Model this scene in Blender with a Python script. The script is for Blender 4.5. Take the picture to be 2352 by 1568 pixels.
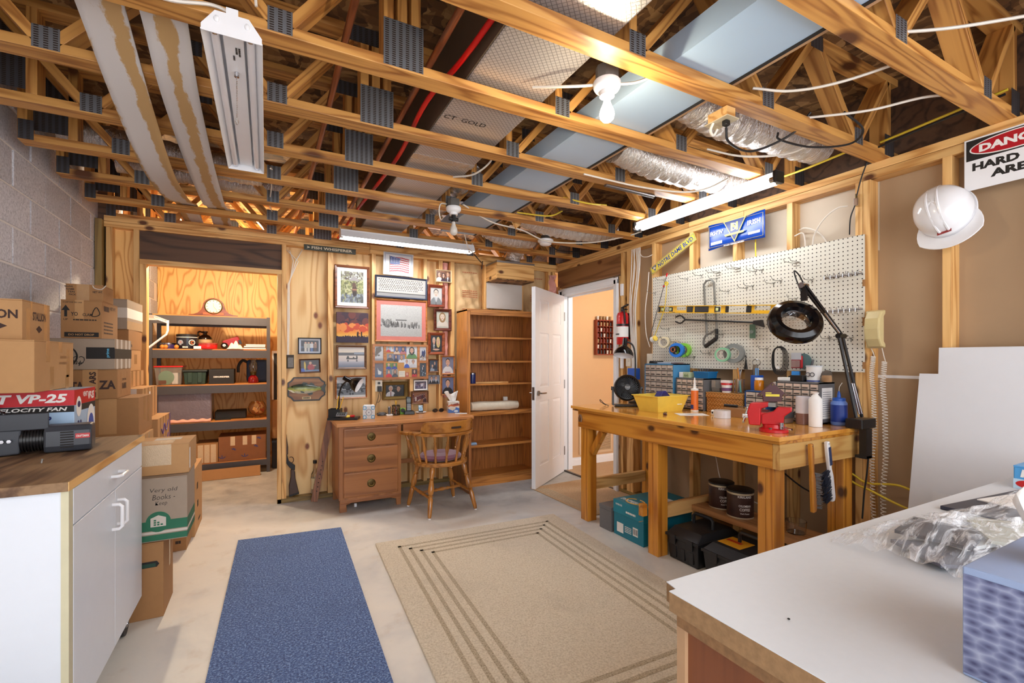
import bpy, math, random
import numpy as np
from mathutils import Matrix, Vector
random.seed(7); RNG = np.random.default_rng(7)
PI = math.pi; R = math.radians
for o in list(bpy.data.objects): bpy.data.objects.remove(o)
SC = bpy.context.scene; COL = SC.collection

# ------------------------------------------------------------- camera, world, exposure
cd = bpy.data.cameras.new('camera'); cam = bpy.data.objects.new('camera', cd); COL.objects.link(cam)
cam.location = (0, 0, 1.32); cam.rotation_euler = (PI/2, 0, -R(27.905))
cd.sensor_width = 36; cd.lens = 16.301; cd.shift_y = 0.0162; cd.clip_start = 0.05
SC.camera = cam
w = bpy.data.worlds.new('world'); SC.world = w; w.use_nodes = True
w.node_tree.nodes['Background'].inputs[0].default_value = (0.93, 0.95, 1.0, 1)
w.node_tree.nodes['Background'].inputs[1].default_value = WORLD = 2.5
SC.view_settings.view_transform = 'Standard'; SC.view_settings.look = 'None'
SC.view_settings.gamma = 1.0; SC.view_settings.use_curve_mapping = False
SC.view_settings.exposure = 0.95
TUBE = 46.0; BARE = 16.0; BULB = 26.0; CLOSET_W = 58.0

# ------------------------------------------------------------- materials
def srgb(c):
    return tuple(((v/255)/12.92 if v/255 <= .04045 else ((v/255+.055)/1.055)**2.4) for v in c)+(1,)
MATS = {}
class NT:
    def __init__(s, name):
        s.m = bpy.data.materials.new(name); s.m.use_nodes = True
        s.t = s.m.node_tree; s.b = s.t.nodes['Principled BSDF']
        MATS[name] = s.m
    def n(s, typ, **kw):
        nd = s.t.nodes.new('ShaderNode'+typ)
        for k, v in kw.items():
            if hasattr(nd, k) and k not in nd.inputs: setattr(nd, k, v)
            else: nd.inputs[k].default_value = v
        return nd
    def l(s, a, b): s.t.links.new(a, b)
    def math(s, op, a, b=None, c=None, clamp=False):
        nd = s.t.nodes.new('ShaderNodeMath'); nd.operation = op; nd.use_clamp = clamp
        for i, x in enumerate((a, b, c)):
            if x is None: continue
            if isinstance(x, (int, float)): nd.inputs[i].default_value = x
            else: s.l(x, nd.inputs[i])
        return nd.outputs[0]
    def ramp(s, fac, stops):
        nd = s.t.nodes.new('ShaderNodeValToRGB'); cr = nd.color_ramp
        while len(cr.elements) < len(stops): cr.elements.new(.5)
        for e, (p, c) in zip(cr.elements, stops): e.position = p; e.color = srgb(c)
        s.l(fac, nd.inputs[0]); return nd.outputs[0]
    def mix(s, fac, a, b, typ='MIX'):
        nd = s.t.nodes.new('ShaderNodeMix'); nd.data_type = 'RGBA'; nd.blend_type = typ
        for i, x in ((0, fac), (6, a), (7, b)):
            if isinstance(x, (int, float)): nd.inputs[i].default_value = x
            elif isinstance(x, tuple): nd.inputs[i].default_value = x
            else: s.l(x, nd.inputs[i])
        return nd.outputs[2]
    def coords(s, rnd=True):
        tc = s.t.nodes.new('ShaderNodeTexCoord'); v = tc.outputs['Object']
        if rnd:
            oi = s.t.nodes.new('ShaderNodeObjectInfo')
            k = s.t.nodes.new('ShaderNodeVectorMath'); k.operation = 'SCALE'
            cmb = s.n('CombineXYZ'); s.l(oi.outputs['Random'], cmb.inputs[0])
            s.l(s.math('FRACT', s.math('MULTIPLY', oi.outputs['Random'], 7.3)), cmb.inputs[1])
            s.l(s.math('FRACT', s.math('MULTIPLY', oi.outputs['Random'], 13.7)), cmb.inputs[2])
            s.l(cmb.outputs[0], k.inputs[0]); k.inputs['Scale'].default_value = 9.0
            ad = s.t.nodes.new('ShaderNodeVectorMath'); ad.operation = 'ADD'
            s.l(v, ad.inputs[0]); s.l(k.outputs[0], ad.inputs[1]); v = ad.outputs[0]
            s.rand = oi.outputs['Random']
        return v
    def scale(s, v, sc):
        mp = s.t.nodes.new('ShaderNodeMapping'); mp.inputs['Scale'].default_value = sc
        s.l(v, mp.inputs[0]); return mp.outputs[0]
    def noise(s, v, sc, det=3, rough=.55, dist=0):
        nd = s.n('TexNoise', Scale=sc, Detail=det, Roughness=rough, Distortion=dist)
        if v is not None: s.l(v, nd.inputs['Vector'])
        return nd.outputs[0]
    def bump(s, h, st=.3, d=.01):
        nd = s.n('Bump', Strength=st, Distance=d); s.l(h, nd.inputs['Height']); s.l(nd.outputs[0], s.b.inputs['Normal'])

def mat(name, c, rough=.5, metal=0., var=.10, nsc=18, bump=0., **kw):
    if name in MATS: return MATS[name]
    k = NT(name); v = k.coords()
    f = k.noise(v, nsc, 3)
    a = tuple(x*(1-var) for x in srgb(c)[:3])+(1,); b = tuple(min(1, x*(1+var)) for x in srgb(c)[:3])+(1,)
    k.l(k.mix(f, a, b), k.b.inputs['Base Color'])
    k.b.inputs['Roughness'].default_value = rough; k.b.inputs['Metallic'].default_value = metal
    for q, x in kw.items(): k.b.inputs[q.replace('_', ' ')].default_value = x
    if bump: k.bump(k.noise(v, nsc*4, 3), bump, .004)
    return k.m

def wood(name, light, dark, axis=0, sc=7., rings=9., stretch=.09, rough=.45, knots=0., knot=(92, 50, 22), fine=.25, coat=0., thin=2.4):
    """long grain along local axis; cathedral contours from stretched noise, fine fibres, optional knots"""
    if name in MATS: return MATS[name]
    k = NT(name); v = k.coords()
    s1 = [1, 1, 1]; s1[axis] = stretch
    s2 = [60, 60, 60]; s2[axis] = 1.5
    nz = k.noise(k.scale(v, s1), sc, 2, .45)
    rg = k.math('SINE', k.math('MULTIPLY', nz, rings*6.28))
    rg = k.math('MULTIPLY_ADD', rg, .5, .5)
    rg = k.math('POWER', rg, thin)
    fi = k.noise(k.scale(v, s2), 1.0, 2)
    f = k.math('ADD', k.math('MULTIPLY', rg, .75), k.math('MULTIPLY', k.math('SUBTRACT', fi, .5), fine*4), clamp=True)
    mid = tuple((a*.6+b*.4) for a, b in zip(light, dark))
    col = k.ramp(f, [(0, light), (.45, mid), (1, dark)])
    tone = k.math('MULTIPLY_ADD', k.rand, .22, .88)
    tn = k.n('CombineColor'); [k.l(tone, tn.inputs[i]) for i in range(3)]
    col = k.mix(1.0, col, tn.outputs[0], 'MULTIPLY')
    if knots:
        sp = k.n('SeparateXYZ'); k.l(v, sp.inputs[0]); oth = [i for i in range(3) if i != axis]
        cb = k.n('CombineXYZ'); k.l(k.math('ADD', sp.outputs[oth[0]], sp.outputs[oth[1]]), cb.inputs[0]); k.l(k.math('MULTIPLY', sp.outputs[axis], .6), cb.inputs[1])
        vo = k.n('TexVoronoi', voronoi_dimensions='2D', Scale=knots, Randomness=1.0); k.l(cb.outputs[0], vo.inputs['Vector'])
        kd = k.math('MULTIPLY', k.math('SUBTRACT', .085, vo.outputs['Distance']), 22, clamp=True)
        col = k.mix(kd, col, srgb(knot))
    k.l(col, k.b.inputs['Base Color']); k.b.inputs['Roughness'].default_value = rough
    if coat: k.b.inputs['Coat Weight'].default_value = coat; k.b.inputs['Coat Roughness'].default_value = .12
    k.bump(f, .12, .002)
    return k.m
def wood3(base, light, dark, **kw):
    return [wood(base+'_'+'xyz'[a], light, dark, axis=a, **kw) for a in range(3)]

PINE = wood3('pine', (230, 184, 118), (184, 126, 62), knots=3.4)
PINE_T = wood3('truss_pine', (206, 150, 80), (142, 86, 36), knots=1.8, sc=9)
PLY = wood('plywood', (240, 202, 142), (200, 142, 78), axis=2, sc=2.6, rings=12, stretch=.16, rough=.5, knots=3.4, knot=(128, 70, 40), fine=.10, thin=3.5)
PLYC = wood('fir_plywood', (240, 192, 118), (196, 128, 56), axis=2, sc=3.4, rings=16, stretch=.26, rough=.5, fine=.1, thin=3.5)
DARKPLY = wood('dark_plywood', (96, 68, 48), (54, 38, 30), axis=0, sc=5, rings=8, stretch=.12, rough=.6)
OAK = wood3('oak', (204, 136, 66), (150, 90, 36), sc=9, rings=14, stretch=.06, rough=.35, coat=.15)
DESKW = wood3('desk_walnut', (168, 108, 60), (126, 76, 38), sc=5, rings=4, stretch=.05, rough=.35, coat=.2)
DESKTOP = wood('desk_laminate', (196, 134, 80), (160, 100, 54), axis=0, sc=4, rings=5, stretch=.05, rough=.3)
BENCH = wood3('amber_bench_pine', (214, 146, 54), (160, 90, 20), sc=6, rings=8, stretch=.07, rough=.3, knots=3.2, knot=(84, 44, 12), coat=.3)
CHAIRW = wood3('chair_maple', (176, 116, 50), (128, 76, 26), sc=8, rings=6, stretch=.08, rough=.22, coat=.4)
TREATED = wood3('treated_pine', (150, 124, 70), (112, 88, 46), sc=9, rings=8, stretch=.08)
TAN = mat('drywall_paper', (176, 148, 116), .85, var=.05, nsc=6)

def mk_block():
    k = NT('concrete_block'); v = k.coords()
    a = k.noise(v, 75, 5, .8); b = k.noise(v, 3.5, 2)
    col = k.ramp(a, [(.32, (158, 158, 166)), (.5, (212, 212, 218)), (.68, (240, 240, 244))])
    tone = k.math('MULTIPLY_ADD', k.rand, .36, .72)
    tn = k.n('CombineColor'); [k.l(tone, tn.inputs[i]) for i in range(3)]
    col = k.mix(1.0, col, tn.outputs[0], 'MULTIPLY')
    col = k.mix(k.math('MULTIPLY', b, .35), col, srgb((176, 172, 176)))
    k.l(col, k.b.inputs['Base Color']); k.b.inputs['Roughness'].default_value = .9
    k.bump(a, .25, .006)
    return k.m
BLOCK = mk_block(); MORTAR = mat('mortar', (232, 228, 224), .9, nsc=80, bump=.4)

def mk_floor():
    k = NT('concrete_floor'); v = k.coords(False)
    a = k.noise(v, 1.1, 5, .6, .4); b = k.noise(v, 5.5, 5, .65); c = k.noise(v, 55, 3)
    col = k.ramp(a, [(.30, (190, 190, 190)), (.48, (226, 221, 212)), (.7, (238, 230, 216))])
    st = k.math('MULTIPLY', k.math('SUBTRACT', b, .56), 5, clamp=True)
    col = k.mix(k.math('MULTIPLY', st, .42), col, srgb((182, 150, 112)))
    col = k.mix(k.math('MULTIPLY', c, .25), col, srgb((214, 208, 200)))
    # cooler, greyer colour growing towards the desk wall
    sp = k.n('SeparateXYZ'); k.l(v, sp.inputs[0])
    d = k.math('ADD', k.math('ADD', sp.outputs[1], k.math('MULTIPLY', sp.outputs[0], .42)), k.math('MULTIPLY', a, .9))
    bare = k.math('MULTIPLY', k.math('SUBTRACT', d, 4.55), 2.2, clamp=True)  # blend weight of the grey, rising towards the desk wall
    g = k.ramp(b, [(.3, (122, 124, 128)), (.55, (158, 160, 162)), (.75, (180, 178, 174))])
    col = k.mix(k.math('MULTIPLY', bare, .8), col, g)
    k.l(col, k.b.inputs['Base Color'])
    k.l(k.math('MULTIPLY_ADD', b, .3, .32), k.b.inputs['Roughness'])
    k.bump(c, .12, .003)
    return k.m
FLOORM = mk_floor()

def mk_osb():
    k = NT('osb_sheathing'); v = k.coords(False)
    wv = k.noise(v, 9, 2)
    d = k.n('VectorMath', operation='ADD'); k.l(v, d.inputs[0])
    cmb = k.n('CombineXYZ'); k.l(k.math('MULTIPLY', wv, .12), cmb.inputs[0]); k.l(k.math('MULTIPLY', wv, -.08), cmb.inputs[1]); k.l(cmb.outputs[0], d.inputs[1])
    vo = k.n('TexVoronoi', Scale=26., Randomness=1.0); k.l(k.scale(d.outputs[0], (1, .3, 1)), vo.inputs['Vector'])
    vo2 = k.n('TexVoronoi', Scale=24., Randomness=1.0); k.l(k.scale(d.outputs[0], (.3, 1, 1)), vo2.inputs['Vector'])
    m = k.mix(.5, vo.outputs['Color'], vo2.outputs['Color'])
    bw = k.n('RGBToBW'); k.l(m, bw.inputs[0])
    col = k.ramp(bw.outputs[0], [(.25, (70, 46, 24)), (.5, (116, 80, 44)), (.75, (168, 128, 80))])
    k.l(col, k.b.inputs['Base Color']); k.b.inputs['Roughness'].default_value = .8
    return k.m
OSB = mk_osb()

def mk_foil(name, rough=.28, sc=34, st=.9, c=(205, 200, 196), stretch=(1, 1, 1), grid=0, met=.85):
    k = NT(name); v = k.coords(False)
    h = k.noise(k.scale(v, stretch), sc, 4, .6, 1.2)
    if grid:
        sp = k.n('SeparateXYZ'); k.l(v, sp.inputs[0])
        g = None
        for sgn in (1, -1):
            t = k.math('ADD', sp.outputs[0], k.math('MULTIPLY', sp.outputs[1], sgn))
            q = k.math('ABSOLUTE', k.math('SUBTRACT', k.math('FRACT', k.math('MULTIPLY', t, grid)), .5))
            ln = k.math('GREATER_THAN', q, .42)
            g = ln if g is None else k.math('MAXIMUM', g, ln)
        h = k.math('ADD', k.math('MULTIPLY', h, .25), g)
        k.l(k.mix(g, srgb(c), srgb(tuple(x*.72 for x in c))), k.b.inputs['Base Color'])
    else: k.b.inputs['Base Color'].default_value = srgb(c)
    k.b.inputs['Base Color'].default_value = srgb(c); k.b.inputs['Metallic'].default_value = met
    k.b.inputs['Roughness'].default_value = rough
    k.bump(h, st, .012)
    return k.m
FOIL = mk_foil('crinkled_foil', .24, 42, 1.0, (222, 220, 220), (1, .35, 1))
FOILX = mk_foil('wrinkled_foil_sleeve', .26, 26, 1.0, (222, 218, 214), (3.2, 1, 1))
DUCTF = mk_foil('foil_scrim', .34, 60, .35, (206, 202, 200), (1, 1, 1), grid=42, met=.6)

def mk_plate(name, c):
    k = NT(name); v = k.coords(False)
    sp = k.n('SeparateXYZ'); k.l(v, sp.inputs[0])
    fx = k.math('FRACT', k.math('MULTIPLY', sp.outputs[0], 38)); fz = k.math('FRACT', k.math('MULTIPLY', sp.outputs[2], 120))
    sl = k.math('MULTIPLY', k.math('LESS_THAN', k.math('ABSOLUTE', k.math('SUBTRACT', fx, .5)), .26),
                k.math('LESS_THAN', k.math('ABSOLUTE', k.math('SUBTRACT', fz, .5)), .26))
    k.l(k.mix(sl, srgb(c), srgb((40, 26, 14))), k.b.inputs['Base Color'])
    k.l(k.math('MULTIPLY', k.math('SUBTRACT', 1, sl), .55), k.b.inputs['Metallic']); k.b.inputs['Roughness'].default_value = .42
    return k.m
PLATE = mk_plate('toothed_steel', (124, 127, 132)); PLATE_D = mk_plate('dull_toothed_steel', (84, 84, 88))

def mk_carpet(name, c1, c2, c3, sc, rib=0):
    k = NT(name); v = k.coords(False)
    a = k.noise(v, sc, 4, .7); b = k.noise(v, 2.2, 4, .6); h = a
    col = k.ramp(a, [(.32, c1), (.5, c2), (.66, c3)])
    dk = tuple(x*.75 for x in c2)
    col = k.mix(k.math('MULTIPLY', k.math('SUBTRACT', b, .55), 1.6, clamp=True), col, srgb(dk))
    k.l(col, k.b.inputs['Base Color']); k.b.inputs['Roughness'].default_value = .95
    k.b.inputs['Sheen Weight'].default_value = .2
    k.bump(h, .8, .01)
    return k.m
BLUEC = mk_carpet('blue_runner_pile', (26, 44, 92), (66, 100, 160), (150, 180, 222), 110)
BEIGE = mk_carpet('beige_pile', (196, 180, 152), (222, 208, 184), (236, 224, 202), 110)
BEIGE_L = mk_carpet('beige_loop', (130, 112, 84), (188, 170, 140), (212, 196, 168), 120)
JUTE = mk_carpet('hall_carpet', (166, 128, 88), (196, 160, 118), (214, 182, 140), 160)

CARD = mat('cardboard', (186, 142, 94), .8, var=.07, nsc=30)
CARD2 = mat('cardboard_brown', (160, 116, 72), .8, var=.07, nsc=30)
CARD_G = mat('cardboard_grey', (158, 140, 122), .8, var=.06, nsc=30)
CARD_W = mat('cardboard_white', (206, 196, 184), .8, var=.04, nsc=30)
TAPE = mat('packing_tape', (176, 136, 92), .25, var=.08, nsc=40, bump=.2)
TAPE_C = mat('clear_tape', (204, 178, 144), .2, var=.12, nsc=60, bump=.5)
INK = mat('black_ink', (26, 22, 20), .7)
WHITE = mat('white_paint', (232, 232, 234), .4, var=.02)
WHITE_E = mat('white_enamel', (238, 238, 240), .3, var=.02)
MELA = mat('white_melamine', (226, 232, 240), .35, var=.02)
CREAM_E = mat('cream_edge_band', (206, 200, 168), .5)
BLACK = mat('black_plastic', (22, 22, 24), .35)
BLACKM = mat('matte_black', (26, 26, 28), .65)
GLOSSB = mat('gloss_black_enamel', (8, 8, 12), .14)
GREYST = mat('grey_powder_steel', (74, 72, 76), .5, metal=.3)
CHROME = mat('chrome', (206, 206, 210), .15, metal=1.)
STEEL = mat('steel_wire', (150, 148, 144), .3, metal=1.)
COPPER = mat('copper_pipe', (166, 108, 76), .35, metal=.85, var=.3, nsc=9)
RED = mat('red_enamel', (196, 28, 30), .3)
REDP = mat('red_pipe', (206, 18, 18), .3)
BLUE = mat('blue_plastic', (36, 92, 190), .35)
YELL = mat('yellow_plastic', (240, 208, 84), .4)
PAPER = mat('white_paper', (236, 234, 230), .8, var=.02)
BRASS = mat('antique_brass', (86, 70, 40), .4, metal=.9)
CORDW = mat('white_cord', (224, 216, 204), .5)
CORDB = mat('black_cord', (24, 24, 26), .5)
CORDY = mat('yellow_cord', (220, 190, 52), .5)
PEACH = mat('peach_wall_paint', (206, 166, 122), .8, var=.02)
PINK = mat('pink_insulation', (232, 168, 156), .95, var=.25, nsc=12, bump=.8)
KRAFT = mat('kraft_facing', (196, 164, 118), .7, var=.16, nsc=5, bump=.3)
GLASS = mat('clear_glass', (245, 245, 245), .02, var=0, Transmission_Weight=1.0, IOR=1.45)
CLEARP = mat('clear_plastic', (232, 230, 226), .12, var=.02, Transmission_Weight=.85, IOR=1.2)
SKYBLUE = mat('pale_blue_film', (168, 192, 216), .35, var=.05, nsc=3)
TANWOOD = mat('raw_edge', (178, 142, 106), .7)

def mk_emit(name, c, st):
    k = NT(name); k.t.nodes.remove(k.b)
    e = k.n('Emission'); e.inputs[0].default_value = c; e.inputs[1].default_value = st
    k.l(e.outputs[0], k.t.nodes['Material Output'].inputs[0]); return k.m
TUBE_E = mk_emit('lit_tube', (.93, .96, 1, 1), TUBE); BARE_E = mk_emit('lit_bare_tube', (.90, .95, 1, 1), BARE); BULB_E = mk_emit('lit_bulb', (1, .86, .62, 1), BULB)

def mk_print(name, rough):
    k = NT(name); a = k.n('VertexColor'); a.layer_name = 'Col'
    k.l(a.outputs[0], k.b.inputs['Base Color']); k.b.inputs['Roughness'].default_value = rough; return k.m
PRINT = mk_print('printed_image', .28); PRINT_M = mk_print('printed_matte', .7)

# ------------------------------------------------------------- mesh builder
def fr(o, u, v):
    u = Vector(u).normalized(); n = u.cross(Vector(v)).normalized(); v = n.cross(u)
    return Matrix(((u.x, v.x, n.x, o[0]), (u.y, v.y, n.y, o[1]), (u.z, v.z, n.z, o[2]), (0, 0, 0, 1)))
def along(p0, p1, up=(0, 0, 1)):
    """frame at p0 whose z axis runs to p1"""
    z = (Vector(p1)-Vector(p0)); L = z.length; z.normalize()
    up = Vector(up)
    if abs(z.dot(up)) > .98: up = Vector((1, 0, 0)) if abs(z.x) < .9 else Vector((0, 1, 0))
    x = up.cross(z).normalized(); y = z.cross(x)
    return Matrix(((x.x, y.x, z.x, p0[0]), (x.y, y.y, z.y, p0[1]), (x.z, y.z, z.z, p0[2]), (0, 0, 0, 1))), L
class MB:
    def __init__(s, T=None): s.v = []; s.f = []; s.m = []; s.T = T or Matrix(); s.mi = 0
    def add(s, vs, fs):
        o = len(s.v); s.v += [s.T @ Vector(p) for p in vs]
        s.f += [tuple(o+i for i in f) for f in fs]; s.m += [s.mi]*len(fs); return s
    def box(s, x0, y0, z0, x1, y1, z1):
        return s.add([(x0, y0, z0), (x1, y0, z0), (x1, y1, z0), (x0, y1, z0), (x0, y0, z1), (x1, y0, z1), (x1, y1, z1), (x0, y1, z1)],
                     [(0, 3, 2, 1), (4, 5, 6, 7), (0, 1, 5, 4), (1, 2, 6, 5), (2, 3, 7, 6), (3, 0, 4, 7)])
    def taper(s, x0, y0, x1, y1, z0, z1, dx, dy):
        return s.add([(x0+dx, y0+dy, z0), (x1-dx, y0+dy, z0), (x1-dx, y1-dy, z0), (x0+dx, y1-dy, z0), (x0, y0, z1), (x1, y0, z1), (x1, y1, z1), (x0, y1, z1)],
                     [(0, 3, 2, 1), (4, 5, 6, 7), (0, 1, 5, 4), (1, 2, 6, 5), (2, 3, 7, 6), (3, 0, 4, 7)])
    def bar(s, p0, p1, w, h, up=(0, 0, 1)):
        T, L = along(p0, p1, up); o = s.T; s.T = o @ T
        s.box(-w/2, -h/2, 0, w/2, h/2, L); s.T = o; return s
    def lathe(s, prof, n=20, T=None, cap=True):
        o = s.T
        if T is not None: s.T = o @ T
        vs = []; fs = []
        for r, z in prof:
            for i in range(n):
                a = 2*PI*i/n; vs.append((r*math.cos(a), r*math.sin(a), z))
        k = len(prof)
        for j in range(k-1):
            for i in range(n):
                i2 = (i+1) % n; fs.append((j*n+i, j*n+i2, (j+1)*n+i2, (j+1)*n+i))
        if cap and prof[0][0] > 1e-6: fs.append(tuple(range(n-1, -1, -1)))
        if cap and prof[-1][0] > 1e-6: fs.append(tuple((k-1)*n+i for i in range(n)))
        s.add(vs, fs); s.T = o; return s
    def cyl(s, p0, p1, r0, r1=None, n=14):
        T, L = along(p0, p1); return s.lathe([(r0, 0), (r0 if r1 is None else r1, L)], n, T)
    def turned(s, p0, p1, prof, n=12):
        T, L = along(p0, p1); return s.lathe([(r, t*L) for r, t in prof], n, T)
    def sph(s, c, r, n=14, sz=1.0):
        return s.lathe([(max(1e-7, r*math.sin(PI*j/(n//2+1))), -r*sz*math.cos(PI*j/(n//2+1))) for j in range(n//2+2)], n, Matrix.Translation(c))
    def tube(s, pts, r, n=6, closed=False):
        pts = [Vector(p) for p in pts]; N = len(pts); vs = []; fs = []; px = None
        for i, p in enumerate(pts):
            a = pts[(i-1) % N] if (closed or i > 0) else p; b = pts[(i+1) % N] if (closed or i < N-1) else p
            t = (b-a).normalized()
            if px is None: px = Vector((0, 0, 1)).cross(t) if abs(t.z) < .9 else Vector((1, 0, 0)).cross(t)
            px = (px - t*px.dot(t)).normalized(); py = t.cross(px)
            rr = r[i] if isinstance(r, (list, tuple)) else r
            for j in range(n):
                q = 2*PI*j/n; vs.append(p+px*rr*math.cos(q)+py*rr*math.sin(q))
        for i in range(N if closed else N-1):
            for j in range(n):
                i2 = (i+1) % N; j2 = (j+1) % n; fs.append((i*n+j, i*n+j2, i2*n+j2, i2*n+j))
        if not closed: fs += [tuple(range(n-1, -1, -1)), tuple((N-1)*n+j for j in range(n))]
        return s.add(vs, fs)
    def prism(s, poly, z0, z1, T=None):
        o = s.T
        if T is not None: s.T = o @ T
        n = len(poly); vs = [(x, y, z0) for x, y in poly]+[(x, y, z1) for x, y in poly]
        s.add(vs, [tuple(range(n-1, -1, -1)), tuple(range(n, 2*n))]+[(i, (i+1) % n, n+(i+1) % n, n+i) for i in range(n)])
        s.T = o; return s
    def sweep_frame(s, x0, z0, x1, z1, prof):
        """picture frame: prof = [(inset, y)] closed loop section, rectangle in local xz"""
        n = len(prof); vs = []; fs = []
        for sx, sz in ((0, 0), (1, 0), (1, 1), (0, 1)):
            for d, y in prof: vs.append(((x0+d) if sx == 0 else (x1-d), y, (z0+d) if sz == 0 else (z1-d)))
        for c in range(4):
            c2 = (c+1) % 4
            for i in range(n):
                i2 = (i+1) % n; fs.append((c*n+i, c2*n+i, c2*n+i2, c*n+i2))
        return s.add(vs, fs)
    def grid(s, fn, nu, nv):
        vs = [fn(i/nu, j/nv) for j in range(nv+1) for i in range(nu+1)]; w_ = nu+1
        return s.add(vs, [(j*w_+i, j*w_+i+1, (j+1)*w_+i+1, (j+1)*w_+i) for j in range(nv) for i in range(nu)])
    def mesh(s, name, mats, smooth=False):
        me = bpy.data.meshes.new(name); me.from_pydata([tuple(p) for p in s.v], [], s.f)
        for m in (mats if isinstance(mats, (list, tuple)) else [mats]): me.materials.append(m)
        if len(me.materials) > 1: me.polygons.foreach_set('material_index', s.m)
        me.validate()
        if smooth:
            me.polygons.foreach_set('use_smooth', [True]*len(me.polygons)); me.set_sharp_from_angle(angle=R(38))
        me.update(); return me
    def build(s, name, mats, parent=None, loc=None, rot=None, smooth=False, bevel=0, solid=0):
        return link(name, s.mesh(name, mats, smooth), parent, loc, rot, bevel, solid)
def link(name, me, parent=None, loc=None, rot=None, bevel=0, solid=0):
    o = bpy.data.objects.new(name, me); COL.objects.link(o)
    if parent is not None: o.parent = parent
    if loc is not None: o.location = loc
    if rot is not None: o.rotation_euler = rot
    if solid:
        q = o.modifiers.new('solid', 'SOLIDIFY'); q.thickness = solid; q.offset = 0
    if bevel:
        q = o.modifiers.new('bevel', 'BEVEL'); q.width = bevel; q.segments = 2; q.limit_method = 'ANGLE'; q.angle_limit = R(50)
    return o
def tag(o, label, cat, group=None):
    o['label'] = label; o['category'] = cat
    if group: o['group'] = group
    return o
def thing(name, label, cat, loc=(0, 0, 0), rz=0, group=None, rot=None):
    o = bpy.data.objects.new(name, None); COL.objects.link(o); o.empty_display_size = .05
    o.location = loc; o.rotation_euler = rot if rot is not None else (0, 0, rz)
    return tag(o, label, cat, group)
def struct(o): o['kind'] = 'structure'; return o
def copy_tree(o, parent=None):
    c = o.copy(); COL.objects.link(c)
    if parent is not None: c.parent = parent
    for ch in list(o.children): copy_tree(ch, c)
    return c
RW = -PI/2; LW = PI/2     # local front (-y) turned to face the room from the right / left wall

# ------------------------------------------------------------- lettering and prints
TXT = {}
def text_geo(s, bold=0., shear=0.):
    key = (s, bold, shear)
    if key in TXT: return TXT[key]
    if not s.replace('x', '').replace(' ', ''):          # print too small to read: plain dashes
        n = len(s); vs = []; fs = []; g = random.Random(n); x = 0.
        while x < .97:
            x2 = min(1., x+g.uniform(.06, .2)); o = len(vs); vs += [(x, 0), (x2, 0), (x2, 1), (x, 1)]; fs.append((o, o+1, o+2, o+3)); x = x2+.025
        TXT[key] = (vs, fs); return TXT[key]
    cu = bpy.data.curves.new('t', 'FONT'); cu.body = s; cu.offset = bold; cu.shear = shear; cu.resolution_u = 2; cu.align_x = 'LEFT'
    o = bpy.data.objects.new('t', cu); COL.objects.link(o)
    dg = bpy.context.evaluated_depsgraph_get(); me = bpy.data.meshes.new_from_object(o.evaluated_get(dg))
    vs = [tuple(p.co) for p in me.vertices]; fs = [tuple(p.vertices) for p in me.polygons]
    bpy.data.objects.remove(o); bpy.data.curves.remove(cu); bpy.data.meshes.remove(me)
    xs = [p[0] for p in vs]; ys = [p[1] for p in vs]
    x0, x1, y0, y1 = min(xs), max(xs), min(ys), max(ys)
    vs = [((p[0]-x0)/(x1-x0), (p[1]-y0)/(y1-y0)) for p in vs]
    TXT[key] = (vs, fs); return TXT[key]
def lettering(s, o, u, v, w_, h_, m, parent, bold=.02, shear=0., name='lettering', arc=0.):
    """flat print: lower left corner o, along u (width) and v (height), local coordinates of the parent"""
    vs, fs = text_geo(s, bold, shear); u = Vector(u).normalized(); v = Vector(v).normalized(); o = Vector(o)
    b = MB(); b.add([o+u*(x*w_)+v*(y*h_+arc*4*x*(1-x)) for x, y in vs], fs)
    return b.build(name, m, parent)
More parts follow.
